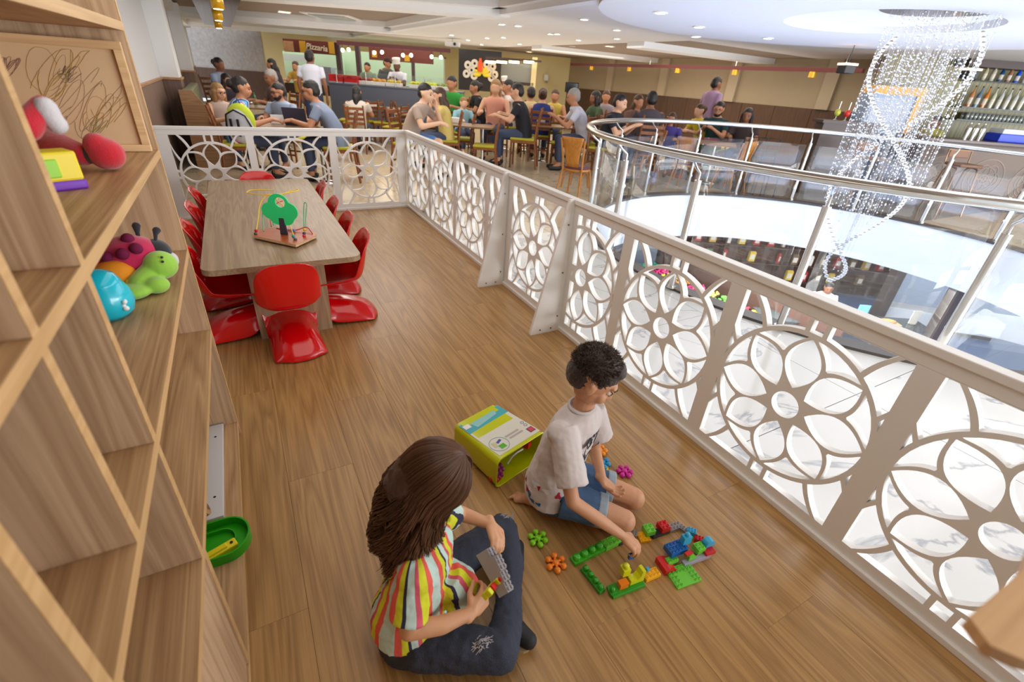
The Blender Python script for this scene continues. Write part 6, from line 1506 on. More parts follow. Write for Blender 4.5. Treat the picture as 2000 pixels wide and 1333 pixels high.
for i, (x, y) in enumerate(((669, 98), (681, 97), (731, 103), (746, 102), (787, 108), (803, 108), (843, 111), (861, 112))):
    p = at_d(x, y, DS_-1.15); t = thing('pendant_lamp', ('glowing round pendant lamp above the food counter, ' + ['first', 'second', 'third', 'fourth', 'fifth', 'sixth', 'seventh', 'eighth'][i] + ' from the left'), 'lamp', p); MB().sph((0, 0, 0), .05, 12, 8).obj('bulb', GLOW, t); MB().cyl((0, 0, .05), (0, 0, .16), .008).obj('cord', DARK, t)
# buffet counter with trays and red boxes
u, z = udx(642, 165, 14.2); bf = thing('buffet_counter', 'long steel buffet counter with sneeze glass in front of the food stalls', 'counter', uv(u, 14.2, 0), -YAW)
z1 = udx(760, 172, 14.2)[1]; ul_ = udx(900, 172, 14.2)[0]-u
MB().box(0, ul_, 0, .8, 0, z1).obj('counter_body', mat('brushed steel', C(120, 128, 146), .35, metal=.7), bf, bevel=.01); MB().box(-.02, ul_+.02, -.02, .82, z1, z1+.03).obj('counter_top', _mats['brushed steel'], bf)
for k in range(5): MB().cyl((.2+k*(ul_-.4)/4, .1, z1+.03), (.2+k*(ul_-.4)/4, .1, z1+.33), .015).obj('glass_post', CHROME, bf)
MB().box(.1, ul_-.1, .08, .09, z1+.14, z1+.33).obj('sneeze_glass', GLASS, bf)
for (x0_, y0_, x1_, y1_, lab) in ((641, 144, 670, 164, 'larger bright red box front on the buffet counter'), (671, 151, 698, 166, 'smaller bright red box front on the buffet counter, right of the larger')):
    ua, za = udx(x0_, y0_, 14.3); ub, zb_ = udx(x1_, y1_, 14.3); t = thing('red_box', lab, 'box', uv(ua, 14.3, z1+.031), -YAW); MB().box(0, ub-ua, 0, .3, 0, max(za-z1-.03, .2)).obj('box_body', mat('flat red board', C(190, 14, 20), .5), t, bevel=.006); MB().box(.0, ub-ua, -.004, 0, .0, .03).obj('box_edge', mat('grey edge', C(160, 160, 170), .4), t)
for i, (x, c, nm) in enumerate(((740, C(226, 160, 30), 'orange'), (815, C(216, 222, 60), 'yellow'), (838, C(206, 220, 50), 'lime'), (712, C(150, 40, 40), 'red'), (770, C(226, 200, 60), 'golden'), (868, C(140, 150, 70), 'olive green'))):
    ua, _ = udx(x, 165, 14.6); t = thing('food_tray', 'white tray heaped with %s food on the buffet' % nm, 'tray', uv(ua, 14.62, z1+.031), -YAW)
    MB().box(-.2, .2, -.16, .16, 0, .09).obj('tray_body', WHITE, t, bevel=.01); b = MB()
    for q in range(26): b.sph((rs.uniform(-.17, .17), rs.uniform(-.13, .13), .1+rs.uniform(0, .04)), .035, 6, 4)
    b.obj('food', mat('food '+nm, c, .5), t)['kind'] = 'stuff'
# door, dark plate wall, screen
u, z = udx(844, 112, 20.5); dr_ = thing('door_1', None, None, uv(u, 20.5, 0), -YAW); dr_['kind'] = 'structure'; dr_['label'] = 'white service door with a small dark window'
px_box('door_leaf', mat('off white door', C(206, 200, 186), .5), 842, 114, 869, 175, 20.5, .06, dr_); px_box('door_window', DARK, 852, 127, 864, 146, 20.5, .02, dr_, off=.02); px_box('door_frame', mat('brown frame', C(110, 90, 70), .5), 840, 111, 871, 114, 20.45, .1, dr_)
u, z = udx(896, 97, 18.5); pw = thing('plate_wall', 'black feature wall hung with white ring plates, yellow petals and an orange bottle', 'wall display', uv(u, 18.5, 0), -YAW)
px_box('black_panel', mat('black panel', C(34, 30, 32), .6), 896, 98, 980, 178, 18.5, .12, pw)
zb1 = px_box('ledge', BARW, 948, 114, 1058, 118, 18.0, .2, pw)
for i, (x, y) in enumerate(((914, 127), (927, 124), (921, 137), (911, 144), (951, 126), (962, 130), (955, 140), (966, 146), (926, 148), (960, 152))):
    p = at_d(x, y, 18.48); o = MB(); o.strip([(.085*math.cos(2*pi*k/20), .085*math.sin(2*pi*k/20)) for k in range(20)], .085, -.03, 0, closed=True); o.v = [(x_, z_, y_) for x_, y_, z_ in o.v]
    q = o.obj('ring_plate', mat('plate white', C(216, 210, 196), .4), pw, fix=True); q.location = (p.dot(RH)-u, -.0, p.z)
for i in range(7):
    a = pi*i/6; p = at_d(941, 147, 18.45); o = MB(); o.sph((0, 0, 0), (.14, .02, .055)); q = o.obj('yellow_petal', mat('petal yellow', C(226, 206, 50), .5), pw); q.location = (p.dot(RH)-u+.17*math.cos(a), -.03, p.z+.17*math.sin(a)); q.rotation_euler = (0, -a, 0)
p = at_d(938, 127, 18.45); q = MB().lathe([(.09, -.2), (.09, .05), (.05, .12), (.04, .2)], 14).obj('orange_bottle', mat('orange print', C(226, 84, 20), .5), pw); q.location = (p.dot(RH)-u, -.05, p.z); q.scale = (1, .3, 1)
HEAT = mat('heat lamp glow', C(255, 200, 130), .5, emit=(1, .6, .28, 1), es=7)
for i, x in enumerate((958, 980, 1004, 1033)):
    p = at_d(x, 121, 17.9); t = thing('heat_lamp', 'glowing heat lamp bar over the serving hatch, ' + ('first', 'second', 'third', 'fourth')[i] + ' from the left', 'lamp', p, -YAW); MB().box(-.17, .17, -.05, .05, -.04, .03).obj('lamp_glow', HEAT, t, bevel=.01); MB().box(-.19, .19, -.06, .06, .03, .07).obj('lamp_housing', DARK, t)
u, z = udx(980, 125, 19); ht = thing('serving_hatch', 'grey kitchen serving hatch beside the plate wall', 'hatch', uv(u, 19, 0), -YAW)
px_box('hatch_back', mat('grey kitchen wall', C(150, 156, 150), .5), 980, 124, 1040, 160, 19, .1, ht); px_box('hatch_sill', BARW, 978, 160, 1042, 166, 18.8, .3, ht); px_box('hatch_jamb', FW, 1040, 112, 1050, 175, 18.8, .3, ht)
u, z = udx(1105, 160, 20.0); t = thing('television', 'black flat screen in the corner by the cream wall', 'television', uv(u, 20.0, 0), -YAW); px_box('screen', DARK, 1105, 161, 1131, 181, 20.0, .06, t, bev=.01); px_box('screen_glass', mat('dark screen glass', C(16, 16, 20), .1), 1107, 163, 1129, 179, 19.99, .01, t); MB().cyl((.28, .1, 0), (.28, .1, 1.2), .03).obj('floor_pole', DARK, t)
u, z = udx(1064, 140, 21.7); t = thing('hand_dryer', 'white wall-mounted dispenser on the cream wall', 'dispenser', uv(u, 21.7, 0), -YAW); px_box('casing', WHITE, 1063, 145, 1072, 158, 21.75, .2, t, bev=.03); px_box('nozzle', mat('grey edging', None), 1065, 158, 1070, 162, 21.75, .15, t)

# ================================================================== CEILING FITTINGS
DLG = mat('downlight glow', C(255, 250, 240), .5, emit=(1, .96, .88, 1), es=9)
def downlight(px, py, z, r, lab, grp, sq=False, m=DLG):
    p = at_z(px, py, z)
    if p.dot(FH) > 21 or p.dot(FH) < 0: return
    t = thing('downlight', lab, 'ceiling light', (p.x, p.y, z-.001), 0, grp)
    if sq:
        MB().box(-r, r, -r, r, -.006, 0).obj('diffuser', m, t); b = MB()
        b.strip([(-r, -r), (r, -r), (r, r), (-r, r)], .03, -.014, 0, closed=True); b.obj('frame', WHITE, t, fix=True)
    else:
        MB().cyl((0, 0, -.005), (0, 0, 0), r*.7, n=20).obj('diffuser', m, t); b = MB(); b.strip([(r*.85*math.cos(2*pi*k/20), r*.85*math.sin(2*pi*k/20)) for k in range(20)], r*.3, -.012, 0, closed=True); b.obj('trim_ring', WHITE, t, fix=True)
DL = [(1141, 37), (1012, 50), (1088, 66), (1205, 58), (1290, 24), (1365, 52), (1359, 71), (1075, 66), (1118, 90), (980, 47), (1015, 86), (1205, 75), (951, 74), (983, 73), (914, 78), (941, 87), (882, 68), (1130, 78), (1500, 74)]
for i, (x, y) in enumerate(sorted(DL)):
    zz = 2.369 if (x > 1250 and y < 76) else 2.459
    p = at_z(x, y, zz)
    downlight(x, y, zz, .085, 'small round spot in the white ceiling, %s from the left' % nth(i), 'round ceiling spots')
WRM = mat('warm panel glow', C(255, 236, 190), .5, emit=(1, .85, .58, 1), es=6)
for x, y, lab in ((555, 23, 'warm square ceiling light left of the air vent'), (738, 42, 'warm square ceiling light right of the air vent'), (648, 66, 'warm square ceiling light farthest back, between beams')): downlight(x, y, 2.659, .14, lab, None, True, WRM)
for x, y, lab in ((1191, 90, 'warm round recessed light near the right beams'), (1034, 101, 'warm round recessed light in front of the heat lamps')): downlight(x, y, 2.4515, .14, lab, None, False, WRM)
p = at_z(650, 31, 2.659); t = thing('air_vent', 'square white air conditioning cassette in the taupe ceiling', 'air vent', (p.x, p.y, 2.659), -YAW)
MB().box(-.6, .6, -.6, .6, -.03, 0).obj('vent_frame', WHITE, t, bevel=.006); MB().box(-.45, .45, -.45, .45, -.034, -.03).obj('vent_dark', mat('vent dark', C(70, 76, 74), .5), t)
for k in range(6): MB().box(-.45, .45, -.42+k*.15, -.36+k*.15, -.045, -.034).obj('vent_slat', mat('vent grey', C(190, 196, 190), .5), t)
p = at_z(884, 88, 2.30); t = thing('projector', 'grey projector hanging from the white ceiling', 'projector', (p.x, p.y, 2.26), -YAW); MB().box(-.2, .2, -.15, .15, 0, .12).obj('case', mat('projector grey', C(176, 172, 170), .5), t, bevel=.02); MB().cyl((.08, -.15, .06), (.08, -.17, .06), .04).obj('lens', DARK, t); MB().cyl((0, 0, .12), (0, 0, .2), .02).obj('mount', CHROME, t)
# long dark red lighting rail with yellow spot cylinders on the right
pa = at_x(1117, 121, 11.3); pb = at_x(1690, 130, 11.3)
t = thing('lighting_rail', 'long dark red lighting rail with yellow spot shades in front of the beige wall', 'lighting rail', (11.3, pb.y, 0))
MB().box(-.05, .05, 0, pa.y-pb.y, 2.14, 2.22).obj('rail_beam', mat('dark red rail', C(92, 26, 26), .4), t)
for y in (.4, (pa.y-pb.y)*.3, (pa.y-pb.y)*.6): MB().cyl((0, y, 2.22), (0, y, 2.455), .012).obj('hanger', CHROME, t)
GOLD = mat('golden yellow lacquer', C(224, 168, 14), .25, coat=.3, metal=.2)
for x in (1156, 1230, 1325, 1438, 1591):
    q = at_x(x, 133, 11.3); b = MB(); b.cyl((0, q.y-pb.y, 2.03), (0, q.y-pb.y, 2.14), .075, n=18); b.obj('spot_shade', GOLD, t)
# dark mirrored plate with a row of yellow cylinder spots, top left
pL = at_z(375, 0, 2.30); pR = at_z(470, 0, 2.30); pF = at_z(412, 72, 2.30); pF2 = at_z(450, 70, 2.30)
xl, xr = pL.x, pR.x; yn = min(pL.y, pR.y)-1.5; yf = min(at_z(430, 76, 2.30).y, 17.0)
t = thing('lamp_plate', 'dark mirrored ceiling plate with a row of yellow cylinder spots over the table', 'lamp', ((xl+xr)/2, yn, 0)); hw_ = (xr-xl)/2
MB().box(-hw_, hw_, 0, yf-yn, 2.30, 2.34).obj('mirror_plate', mat('dark tinted mirror', C(70, 46, 44), .08, metal=.8), t)
for y in (.5, (yf-yn)-.5): MB().cyl((0, y, 2.34), (0, y, 2.66), .015).obj('hanger', CHROME, t)
for k, (px_, py_) in enumerate(((437, 12), (436, 36), (436, 52), (436, 64), (437, 73))):
    y = at_z(px_, py_, 2.16).y-yn
    if y > yf-yn-.1: continue
    if y < 0: continue
    b = MB(); b.lathe([(.06, 2.12), (.075, 2.12), (.075, 2.30), (.06, 2.30)], 24, c=(0, y, 0)); b.obj('spot_cylinder', GOLD, t)
    MB().cyl((0, y, 2.117), (0, y, 2.12), .055, n=20).obj('spot_glow', DLG, t)
for q, lab in (((1655, 128), 'black cubic spot lamp hanging right of the red rail'), ((1895, 138), 'black cubic spot lamp in front of the bar shelves')):
    p = at_d(q[0], q[1], 8.6); t = thing('cube_spot', lab, 'lamp', p, -YAW+.2); MB().box(-.09, .09, -.09, .09, -.11, 0).obj('cube', DARK, t, bevel=.01); MB().box(-.1, .1, -.1, .1, 0, .03).obj('lit_rim', mat('rim glow', C(230, 190, 160), .5, emit=(1, .7, .5, 1), es=1.2), t); MB().cyl((0, 0, .03), (0, 0, 2.45-p.z), .006).obj('cable', DARK, t)

# ================================================================== CRYSTAL CHANDELIER hanging through the opening
cx_, cy_ = 6.15, 2.80
ch_ = thing('chandelier', 'tall spiral chandelier of clear glass balls and beaded wires hanging through the opening', 'chandelier', (cx_, cy_, 0))
MB().lathe([(.54, 2.425), (.54, 2.44), (.0, 2.441)], 48).obj('ceiling_plate', mat('mirror plate', C(190, 190, 196), .25, metal=.7), ch_)
CRY = mat('clear crystal', C(250, 252, 255), .02, trans=1.0); BEA = mat('sparkling bead', C(200, 202, 208), .08, metal=.9)
cb = MB(); cb.sph((0, 0, 0), .0225, 14, 9); cbm = cb.mesh('crystal_ball'); cbm.materials.append(CRY)
def sp(t_, off):
    a = off+2*pi*1.05*t_; z = 2.25-2.60*t_
    r = .43*(1-.30*t_)*(1 if t_ < .82 else max(0.0, 1-((t_-.82)/.18)**2*1.0)); return Vector((r*math.cos(a), r*math.sin(a), z))
n_ = 0
for off in (1.2, 1.2+pi):
    acc = 0; prev = sp(0, off)
    for k in range(1, 1200):
        q = sp(k/1200, off); acc += (q-prev).length; prev = q
        if acc > .052:
            acc = 0; o = bpy.data.objects.new('crystal_ball', cbm); COL.objects.link(o); o.parent = ch_; o.location = q; n_ += 1
wires = MB(); beads = MB(); rs = random.Random(9)
for k in range(126):
    ring_ = k % 3; a = 2*pi*k/126*1.0+ring_*.3; r = (.43, .32, .19)[ring_]; x, y = r*math.cos(a), r*math.sin(a)
    ze = .80+.30*math.sin(a*1.0+1.2)+rs.uniform(-.05, .05)
    wires.tube([(x, y, 2.43), (x, y, ze)], .0011, n=3, caps=False); z = 2.40-rs.random()*.06
    while z > ze:
        if z < 2.05 or rs.random() < .45: beads.sph((x, y, z), rs.choice((.005, .0065, .009)), 6, 4)
        z -= rs.uniform(.04, .075)
for k in range(40):
    t_ = .62+.36*rs.random(); A1, B1 = sp(t_, 1.2), sp(t_, 1.2+pi); q = A1.lerp(B1, rs.random()); beads.sph(q, .008, 6, 4); wires.tube([(q.x, q.y, 2.43), q], .0009, n=3, caps=False)
wires.obj('beaded_wire', mat('fine steel wire', C(190, 190, 190), .3, metal=1), ch_)['kind'] = 'stuff'
beads.obj('small_bead', BEA, ch_)['kind'] = 'stuff'

area('lower_shop_light', uv(mu_, md_+.6, -.9), (0, 0, -YAW), 5, 1.6, 120, (1, .95, .85))
# ================================================================== PEOPLE IN THE HALL
SK = [mat('skin tone %d' % i, c, .55) for i, c in enumerate((C(214, 164, 132), C(186, 130, 96), C(140, 92, 66), C(104, 66, 48), C(226, 182, 152)))]
HB1 = mat('black hair', C(28, 22, 22), .5, bump=.6, bscale=90); HB2 = mat('brown hair', C(70, 44, 28), .5, bump=.6, bscale=90); HB3 = mat('dark blonde hair', C(150, 112, 66), .5, bump=.6, bscale=90); HB4 = mat('grey hair', C(150, 144, 140), .6, bump=.6, bscale=90)
def person(px, py, D, ang, label, pose='sit', shirt=C(120, 130, 150), pants=C(60, 70, 96), hair='short', hm=None, skin=1, arms='table', lean=.08, head=0, sc=None, sleeves='short', glasses=False, beard=False, cap=None, below=False, hat=None, group=None, extra=None, strip=None, short=False):
    sit = pose == 'sit'; nat = 1.13 if sit else 1.53; off = 0 if sit else .42
    p = at_d(px, py, D); zb = LZ if below else 0; s = (p.z-zb)/nat if sc is None else sc
    if sc is None: s = max(.84, min(1.24, s))
    base = Vector((p.x, p.y, zb)); near = D < 9.2; vx = .014 if near else .02
    t = thing('person', label, 'person', base, yw(ang), group); t.scale = (s, s, s); t.rotation_euler = (0, 0, yw(ang))
    hy = lean*1.25+.02
    hx = Matrix.Rotation(math.radians(head), 4, 'Z'); HM_ = Matrix.Translation((0, hy, 1.13+(.40 if not sit else 0))) @ hx @ Matrix.Rotation(math.radians(-8), 4, 'X')
    t.location = base-(Matrix.Rotation(yw(ang), 4, 'Z') @ Vector((0, hy*s, 0)))
    h0 = .44+off; L_ = lean
    tor = [(0, 0, h0, .155, .115), (0, 0, h0+.12, .155, .115), (0, L_*.35, h0+.31, .150, .11), (0, L_*.75, h0+.46, .178, .11), (0, L_, h0+.535, .14, .09), (0, L_, h0+.575, .065, .06)]
    sk = [('M', HM_, head_prims(1.2)), ('c', (0, L_, h0+.52), .058, (0, hy-.01, h0+.64), .056), ('l', tor)]
    shz_ = h0+.49; A = {}
    for x in (-1, 1):
        mode = arms if isinstance(arms, str) else arms[0 if x < 0 else 1]
        e, w, f = {'table': ((x*.27, L_+.10, h0+.28), (x*.15, L_+.34, h0+.34), (0, .8, -.1)), 'chin': ((x*.20, L_+.22, h0+.30), (x*.07, L_+.19, h0+.53), (-x*.2, -.1, 1)),
                   'down': ((x*.25, L_*.3-.02, h0+.22), (x*.22, L_*.3+.16, h0+.08), (0, .8, -.4)), 'hang': ((x*.25, -.02, h0+.22), (x*.25, .04, h0-.02), (0, .1, -1)),
                   'front': ((x*.23, L_+.14, h0+.26), (x*.07, L_+.34, h0+.40), (-x*.3, .8, .2))}[mode]
        sh = (x*.190, L_*.95, shz_); A[x] = (sh, e)
        sk += [('c', sh, .052, e, .042), ('c', e, .042, w, .028)]
        if near: q, _ = hand_prims(w, f, (x*.3, .2, 1) if mode not in ('chin', 'hang') else (x, .3, 0), -1 if x > 0 else 1, 1.35, curl=(.45, .5, .4)); sk += q
        else: w2 = Vector(w)+Vector(f).normalized()*.07; sk += [('c', w, .032, tuple(w2), .036), ('c', tuple(w2), .03, tuple(Vector(w)+Vector(f).normalized()*.13), .018), ('c', tuple(w2), .014, tuple(w2+Vector((-x*.045, .02, 0))), .012)]
    legs = []
    for x in (-1, 1):
        if sit: hp, kn, an_, to = (x*.085, .03, h0+.07), (x*.115, .42, h0+.05), (x*.115, .40, .09), (x*.12, .52, .04)
        else: hp, kn, an_, to = (x*.085, 0, h0+.05), (x*.10, .015+.04*x, .48), (x*.10, -.01+.06*x, .09), (x*.11, .12+.06*x, .035)
        legs.append((hp, kn, an_, to)); sk += [('c', hp, .082, kn, .058), ('c', kn, .057, an_, .038), ('c', an_, .036, to, .03)]
    blob('body', SK[skin], sk, vx if near else .022, t, 3)
    sm = mat('top '+str(shirt), shirt, .85, bump=.4, bscale=18) if strip is None else strip
    infl = [(a, b, c, rx_+.020, ry_+.020) for (a, b, c, rx_, ry_) in tor[:-1]]+[(0, L_, h0+.572, .070, .066)]
    pr = [('l', infl)]
    for x in (-1, 1):
        if sleeves == 'none': continue
        sh, e = A[x]; sh = Vector(sh); e = Vector(e); f_ = .62 if sleeves == 'short' else 1.0
        pr.append(('f', tuple(sh.lerp(e, -.12)), .062, tuple(sh.lerp(e, f_)), .060))
    blob('shirt', sm, pr, vx+.002, t, 4)
    pm = mat('trousers '+str(pants), pants, .85, bump=.4, bscale=200)
    pr = [('l', [(0, 0, h0-.03, .165, .125), (0, 0, h0+.06, .165, .125), (0, 0, h0+.12, .155, .115)])]
    for hp, kn, an_, to in legs:
        hp, kn, an_ = Vector(hp), Vector(kn), Vector(an_)
        if short: pr.append(('f', tuple(hp), .098, tuple(hp.lerp(kn, .85)), .082))
        else: pr += [('c', tuple(hp), .096, tuple(kn), .068), ('f', tuple(kn), .066, tuple(an_.lerp(kn, .1)), .052)]
    blob('trousers', pm, pr, vx+.004, t, 3)
    for hp, kn, an_, to in legs: blob('shoe', DARK, [('c', (an_[0], an_[1]-.02, .045), .042, (to[0], to[1]+.03, .035), .036)], .014, t, 2)
    hm = hm or HB1
    base_h = [('e', (0, -.021, .044), (.088, .104, .094)), ('e', (0, -.055, .0), (.083, .07, .08))]
    if hair == 'short': H_ = base_h
    elif hair == 'long': H_ = base_h+[('e', (0, -.06, -.08), (.092, .06, .12)), ('c', (0, -.085, -.1), .07, (0, -.10, -.30), .045), ('c', (.07, -.01, -.02), .03, (.075, -.01, -.18), .022), ('c', (-.07, -.01, -.02), .03, (-.075, -.01, -.18), .022)]
    elif hair == 'bob': H_ = base_h+[('e', (0, -.045, -.06), (.10, .075, .12)), ('c', (.078, .01, .02), .034, (.085, .01, -.13), .034), ('c', (-.078, .01, .02), .034, (-.085, .01, -.13), .034)]
    elif hair == 'bun': H_ = base_h+[('e', (0, -.13, .03), (.055, .05, .055))]
    elif hair == 'topbun': H_ = base_h+[('e', (0, -.06, .14), (.05, .05, .045))]
    elif hair == 'pony': H_ = base_h+[('c', (0, -.11, .03), .035, (0, -.16, -.22), .022)]
    else: H_ = None
    if H_: blob('hair', hm, [('M', HM_, H_)], .010 if near else .016, t, 2, disp=(.012, .03))
    if hat == 'cap':
        blob('cap', mat('dark cap', C(60, 30, 34), .8), [('M', HM_, [('e', (0, -.01, .065), (.094, .108, .08)), ('c', (0, .08, .055), .03, (0, .13, .045), .028)])], .014, t, 2)
    if hat == 'chef':
        b = MB(); b.lathe([(.09, .06), (.09, .12), (.105, .16), (.1, .20), (.02, .21)], 18); b.v = [tuple(HM_ @ Vector(v)) for v in b.v]; b.obj('chef_hat', WHITE, t)
    if beard: blob('beard', hm, [('M', HM_, [('e', (0, .045, -.075), (.062, .055, .045)), ('e', (.05, .02, -.05), (.022, .04, .045)), ('e', (-.05, .02, -.05), (.022, .04, .045))])], .012, t, 2)
    if D < 11:
        for x in (-1, 1):
            e = MB(); e.sph((x*.033, .084, 0), (.012, .008, .008), 8, 6); e.v = [tuple(HM_ @ Vector(v)) for v in e.v]; e.obj('eye', DARK, t)
            e = MB(); e.tube([(x*.016, .094, .024), (x*.034, .094, .029), (x*.052, .083, .024)], .003, n=5); e.v = [tuple(HM_ @ Vector(v)) for v in e.v]; e.obj('eyebrow', hm, t)
        e = MB(); e.tube([(-.022, .088, -.06), (0, .097, -.058), (.022, .088, -.06)], .004, n=5); e.v = [tuple(HM_ @ Vector(v)) for v in e.v]; e.obj('lips', LIP, t)
    if glasses:
        g = MB()
        for x in (-1, 1): g.tube([(x*.034+.026*math.cos(2*pi*k/14), .106-.006*abs(math.cos(2*pi*k/14)), .0+.021*math.sin(2*pi*k/14)) for k in range(14)], .0028, n=5, closed=True); g.tube([(x*.06, .10, .006), (x*.09, .02, .006)], .0025, n=5)
        g.tube([(-.008, .107, .004), (.008, .107, .004)], .0025, n=5); g.v = [tuple(HM_ @ Vector(v)) for v in g.v]; g.obj('glasses', DARK, t)
    if sit and not below:
        q = Vector((t.location.x, t.location.y, 0))
        for c_ in list(CHAIR_AT):
            if c_ is not CH0 and (c_.location-q).length < .55:
                CHAIR_AT.remove(c_)
                for k_ in kids(c_): bpy.data.objects.remove(k_)
                bpy.data.objects.remove(c_)
        wds = label.split()[:9]
        while wds[-1].strip(',') in ('a', 'in', 'with', 'of', 'the', 'and', 'at', 'his', 'her', 'to', 'from', 'on', 'side-on', 'behind', 'by', 'left', 'right', 'over', 'beside', 'dark', 'black', 'long', 'far', 'drinks', 'white', 'pale', 'grey', 'facing'): wds.pop()
        dup(CH0, q, yw(ang), 'dining chair taken by the '+' '.join(wds).strip(','), 'slat-backed dining chairs in the hall', sc=s if s > .95 else .95)
    return t
# angles: 0 = facing picture right, 90 = away, 180 = left, 270 = towards the camera
stb = stripes('blue white striped top', [(.22, C(110, 170, 220)), (.16, C(30, 40, 96)), (.08, C(230, 230, 235)), (.06, C(190, 60, 80)), (.08, C(230, 230, 235)), (.1, C(30, 40, 96)), (.1, C(110, 170, 220)), (.1, C(180, 200, 230)), (.1, C(30, 40, 96))], (1, .2, .3), 4.5)
person(427, 180, 8.0, 340, 'woman with shoulder-length dark blonde hair and glasses at the left end of the booth', shirt=C(190, 170, 160), hair='bob', hm=HB3, skin=0, glasses=True, sleeves='none')
person(472, 172, 7.3, 30, 'woman with dark hair in a bun wearing a blue striped top, seen from behind', strip=stb, hair='bun', skin=1, arms=('down', 'table'), lean=.12)
person(543, 180, 8.3, 262, 'bearded young man with glasses in a pale blue T-shirt facing the camera', shirt=C(150, 166, 190), hair='short', skin=1, glasses=True, beard=True, head=-30)
person(606, 178, 7.5, 195, 'man in a grey-blue T-shirt leaning over the table towards the laptop', shirt=C(128, 140, 164), skin=1, lean=.22, glasses=True)
person(832, 183, 8.4, 350, 'man in a beige T-shirt and blue shorts sitting side-on with his hand at his face', shirt=C(172, 152, 138), pants=C(84, 130, 190), short=True, skin=4, arms=('chin', 'table'), lean=.2)
person(858, 188, 9.4, 190, 'woman in a yellow top sitting opposite the beige T-shirt man', shirt=C(214, 190, 110), hair='long', hm=HB2, skin=0, arms='chin')
person(882, 164, 12, 250, 'man in a bright green T-shirt in the back rows', shirt=C(50, 150, 60), skin=1)
person(906, 176, 11.5, 300, 'child with fair hair in a light blue top at the drinks table', shirt=C(150, 200, 216), hm=HB3, skin=4, sc=.92)
person(927, 172, 12.5, 200, 'woman in a black top beside the drinks table', shirt=C(30, 28, 34), hair='bun', skin=1)
person(968, 172, 11, 262, 'blonde woman in a peach sleeveless top facing the camera', shirt=C(226, 160, 140), hair='long', hm=HB3, skin=0, sleeves='none')
person(992, 170, 12.3, 190, 'man in a white shirt holding his chin at the drinks table', shirt=C(222, 216, 216), skin=1, arms='chin')
person(1009, 180, 10.2, 175, 'man with cropped hair in a black T-shirt, seen side-on with a bare arm', shirt=C(28, 28, 36), skin=0, lean=.12)
person(1037, 184, 12, 100, 'man in a pale yellow shirt seen from behind', shirt=C(196, 178, 134), skin=1)
person(1060, 187, 11.4, 90, 'woman in a dark blue dress with a flower in her hair, seen from behind', shirt=C(30, 46, 110), hair='bun', hm=HB2, skin=0, sleeves='none')
person(1084, 188, 12.6, 262, 'woman in a yellow top facing the camera near the napkin table', shirt=C(206, 180, 80), hair='bun', hm=HB2, skin=1, sleeves='none')
person(1119, 190, 10.2, 185, 'grey-haired man in a white polo shirt looking down', shirt=C(206, 208, 224), hm=HB4, skin=1, lean=.2, arms='front')
person(1162, 192, 12, 200, 'woman with dark curly hair in a green top in the back rows', shirt=C(70, 90, 60), hair='bob', skin=2)
person(1184, 190, 13.4, 262, 'person in a patterned grey top beside the dark curly-haired woman', shirt=C(150, 140, 146), hair='long', hm=HB2, skin=1)
person(1212, 202, 9.6, 330, 'man in a black T-shirt eating behind the balustrade', shirt=C(28, 30, 40), skin=0, arms='front', lean=.12)
person(1272, 196, 10.4, 95, 'man in a dark grey shirt seen from behind near the wainscot', shirt=C(72, 66, 72), skin=2)
person(1247, 200, 11.6, 300, 'woman at the far table left of the dark grey shirt', shirt=C(110, 80, 70), hair='long', hm=HB2, skin=1)
person(1318, 204, 10.6, 250, 'child in a purple and white top at the far tables', shirt=C(70, 60, 130), hair='bob', hm=HB2, skin=1, sc=.95)
person(1400, 165, 11.9, 20, 'man in a mauve polo shirt standing in front of the beige wall', 'stand', shirt=C(160, 130, 164), pants=C(60, 56, 66), skin=2, arms='hang', lean=.03)
person(1366, 217, 11.4, 200, 'woman in yellow with her hair tied up, leaning to the left', shirt=C(214, 196, 40), hair='bun', hm=HB2, skin=0, lean=.15)
person(1404, 214, 10.9, 230, 'bearded man with glasses in a dark green shirt, arms folded on the table', shirt=C(28, 60, 58), pants=C(96, 120, 96), skin=1, beard=True, glasses=True, arms='front', head=10)
person(1460, 226, 10.6, 240, 'dark curly-haired person half hidden behind the balustrade', shirt=C(60, 46, 46), hair='bob', skin=2)
person(605, 113, 11.5, 95, 'man in a white polo shirt standing with his back to the camera', 'stand', shirt=C(216, 220, 236), pants=C(50, 60, 90), skin=2, arms='hang', lean=.02)
person(427, 121, 13.5, 350, 'woman with her hair in a top knot sitting at the far left', shirt=C(150, 166, 196), hair='bun', skin=2)
person(528, 116, 12.5, 200, 'woman with very long black hair standing at the far left tables', 'stand', shirt=C(60, 50, 56), hair='long', skin=1, arms='down', sc=.98)
person(443, 158, 10.6, 330, 'dark-haired person behind the blonde woman', shirt=C(50, 46, 60), hair='bob', skin=1)
person(528, 152, 10.2, 230, 'person in a white cap leaning over the second table', shirt=C(110, 90, 90), hair='short', hm=HB4, skin=2)
person(577, 130, 14.5, 262, 'woman in a mustard top facing the camera behind the white polo shirt', 'stand', shirt=C(190, 150, 60), hair='long', hm=HB2, skin=1)
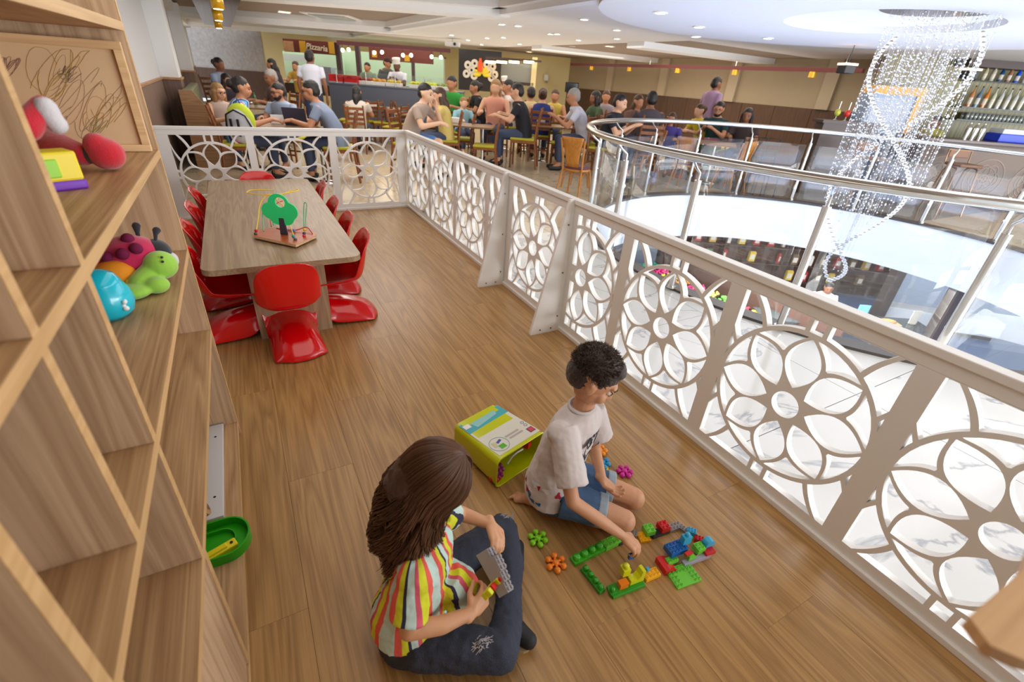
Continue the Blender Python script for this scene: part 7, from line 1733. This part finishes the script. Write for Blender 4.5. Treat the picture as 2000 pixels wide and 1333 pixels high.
person(757, 124, 15.5, 330, 'man in a dark cap and grey T-shirt at the buffet', 'stand', shirt=C(84, 86, 84), skin=1, hat='cap', arms='hang')
person(775, 130, 15.2, 262, 'cook in white with a tall white hat at the buffet', 'stand', shirt=C(222, 222, 234), skin=3, hat='chef', arms='front', hair='none')
person(717, 132, 16.2, 262, 'woman with tied hair serving at the buffet in patterned clothes', 'stand', shirt=C(120, 140, 120), hair='bun', skin=1)
person(986, 152, 16.5, 220, 'cook in white in front of the grey serving hatch', 'stand', shirt=C(214, 212, 210), skin=2, hat='chef', arms='front', hair='none', sc=.95)
person(697, 182, 10.6, 95, 'person with long dark hair sitting among the middle rows, seen from behind', shirt=C(200, 190, 180), hair='long', skin=1)
person(1830, 232, 10.1, 200, 'barman in a yellow shirt behind the bar, partly behind the chandelier', 'stand', shirt=C(196, 190, 100), skin=2, arms='front', sc=.9)
person(1622, 556, mp_.dot(FH), 250, 'man in a white shirt standing at the lower shop counter', 'stand', shirt=C(206, 204, 206), skin=2, arms='front', below=True, sc=1.0)
# ================================================================== out of focus wooden ledge corner at the right edge
z = 1.20
P = [at_z(1893, 1205, z), at_z(2000, 1112, z), at_z(2000, 1112, z)+Vector((.12, .02, 0)), at_z(2000, 1290, z)+Vector((.12, -.1, 0)), at_z(2000, 1290, z), at_z(1935, 1262, z)]
c = Vector((.60, -.03, 0)); t = thing('wooden_stand', 'blurred light wooden stand corner at the very right edge of the picture', 'stand', (.60, -.03, 0))
poly = [(p.x-c.x, p.y-c.y) for p in P]
if sum(poly[i][0]*poly[(i+1) % 6][1]-poly[(i+1) % 6][0]*poly[i][1] for i in range(6)) < 0: poly.reverse()
MB().prism(poly, z-.014, z).obj('stand_top', wood('blond stand wood', C(226, 186, 140), C(196, 152, 106), axis=0), t, bevel=.004)
MB().box(.10, .13, -.08, -.05, 0, z-.014).obj('stand_post', SHZ, t, bevel=.003)
MB().box(.02, .22, -.16, .04, 0, .02).obj('stand_foot', SHX, t, bevel=.003)
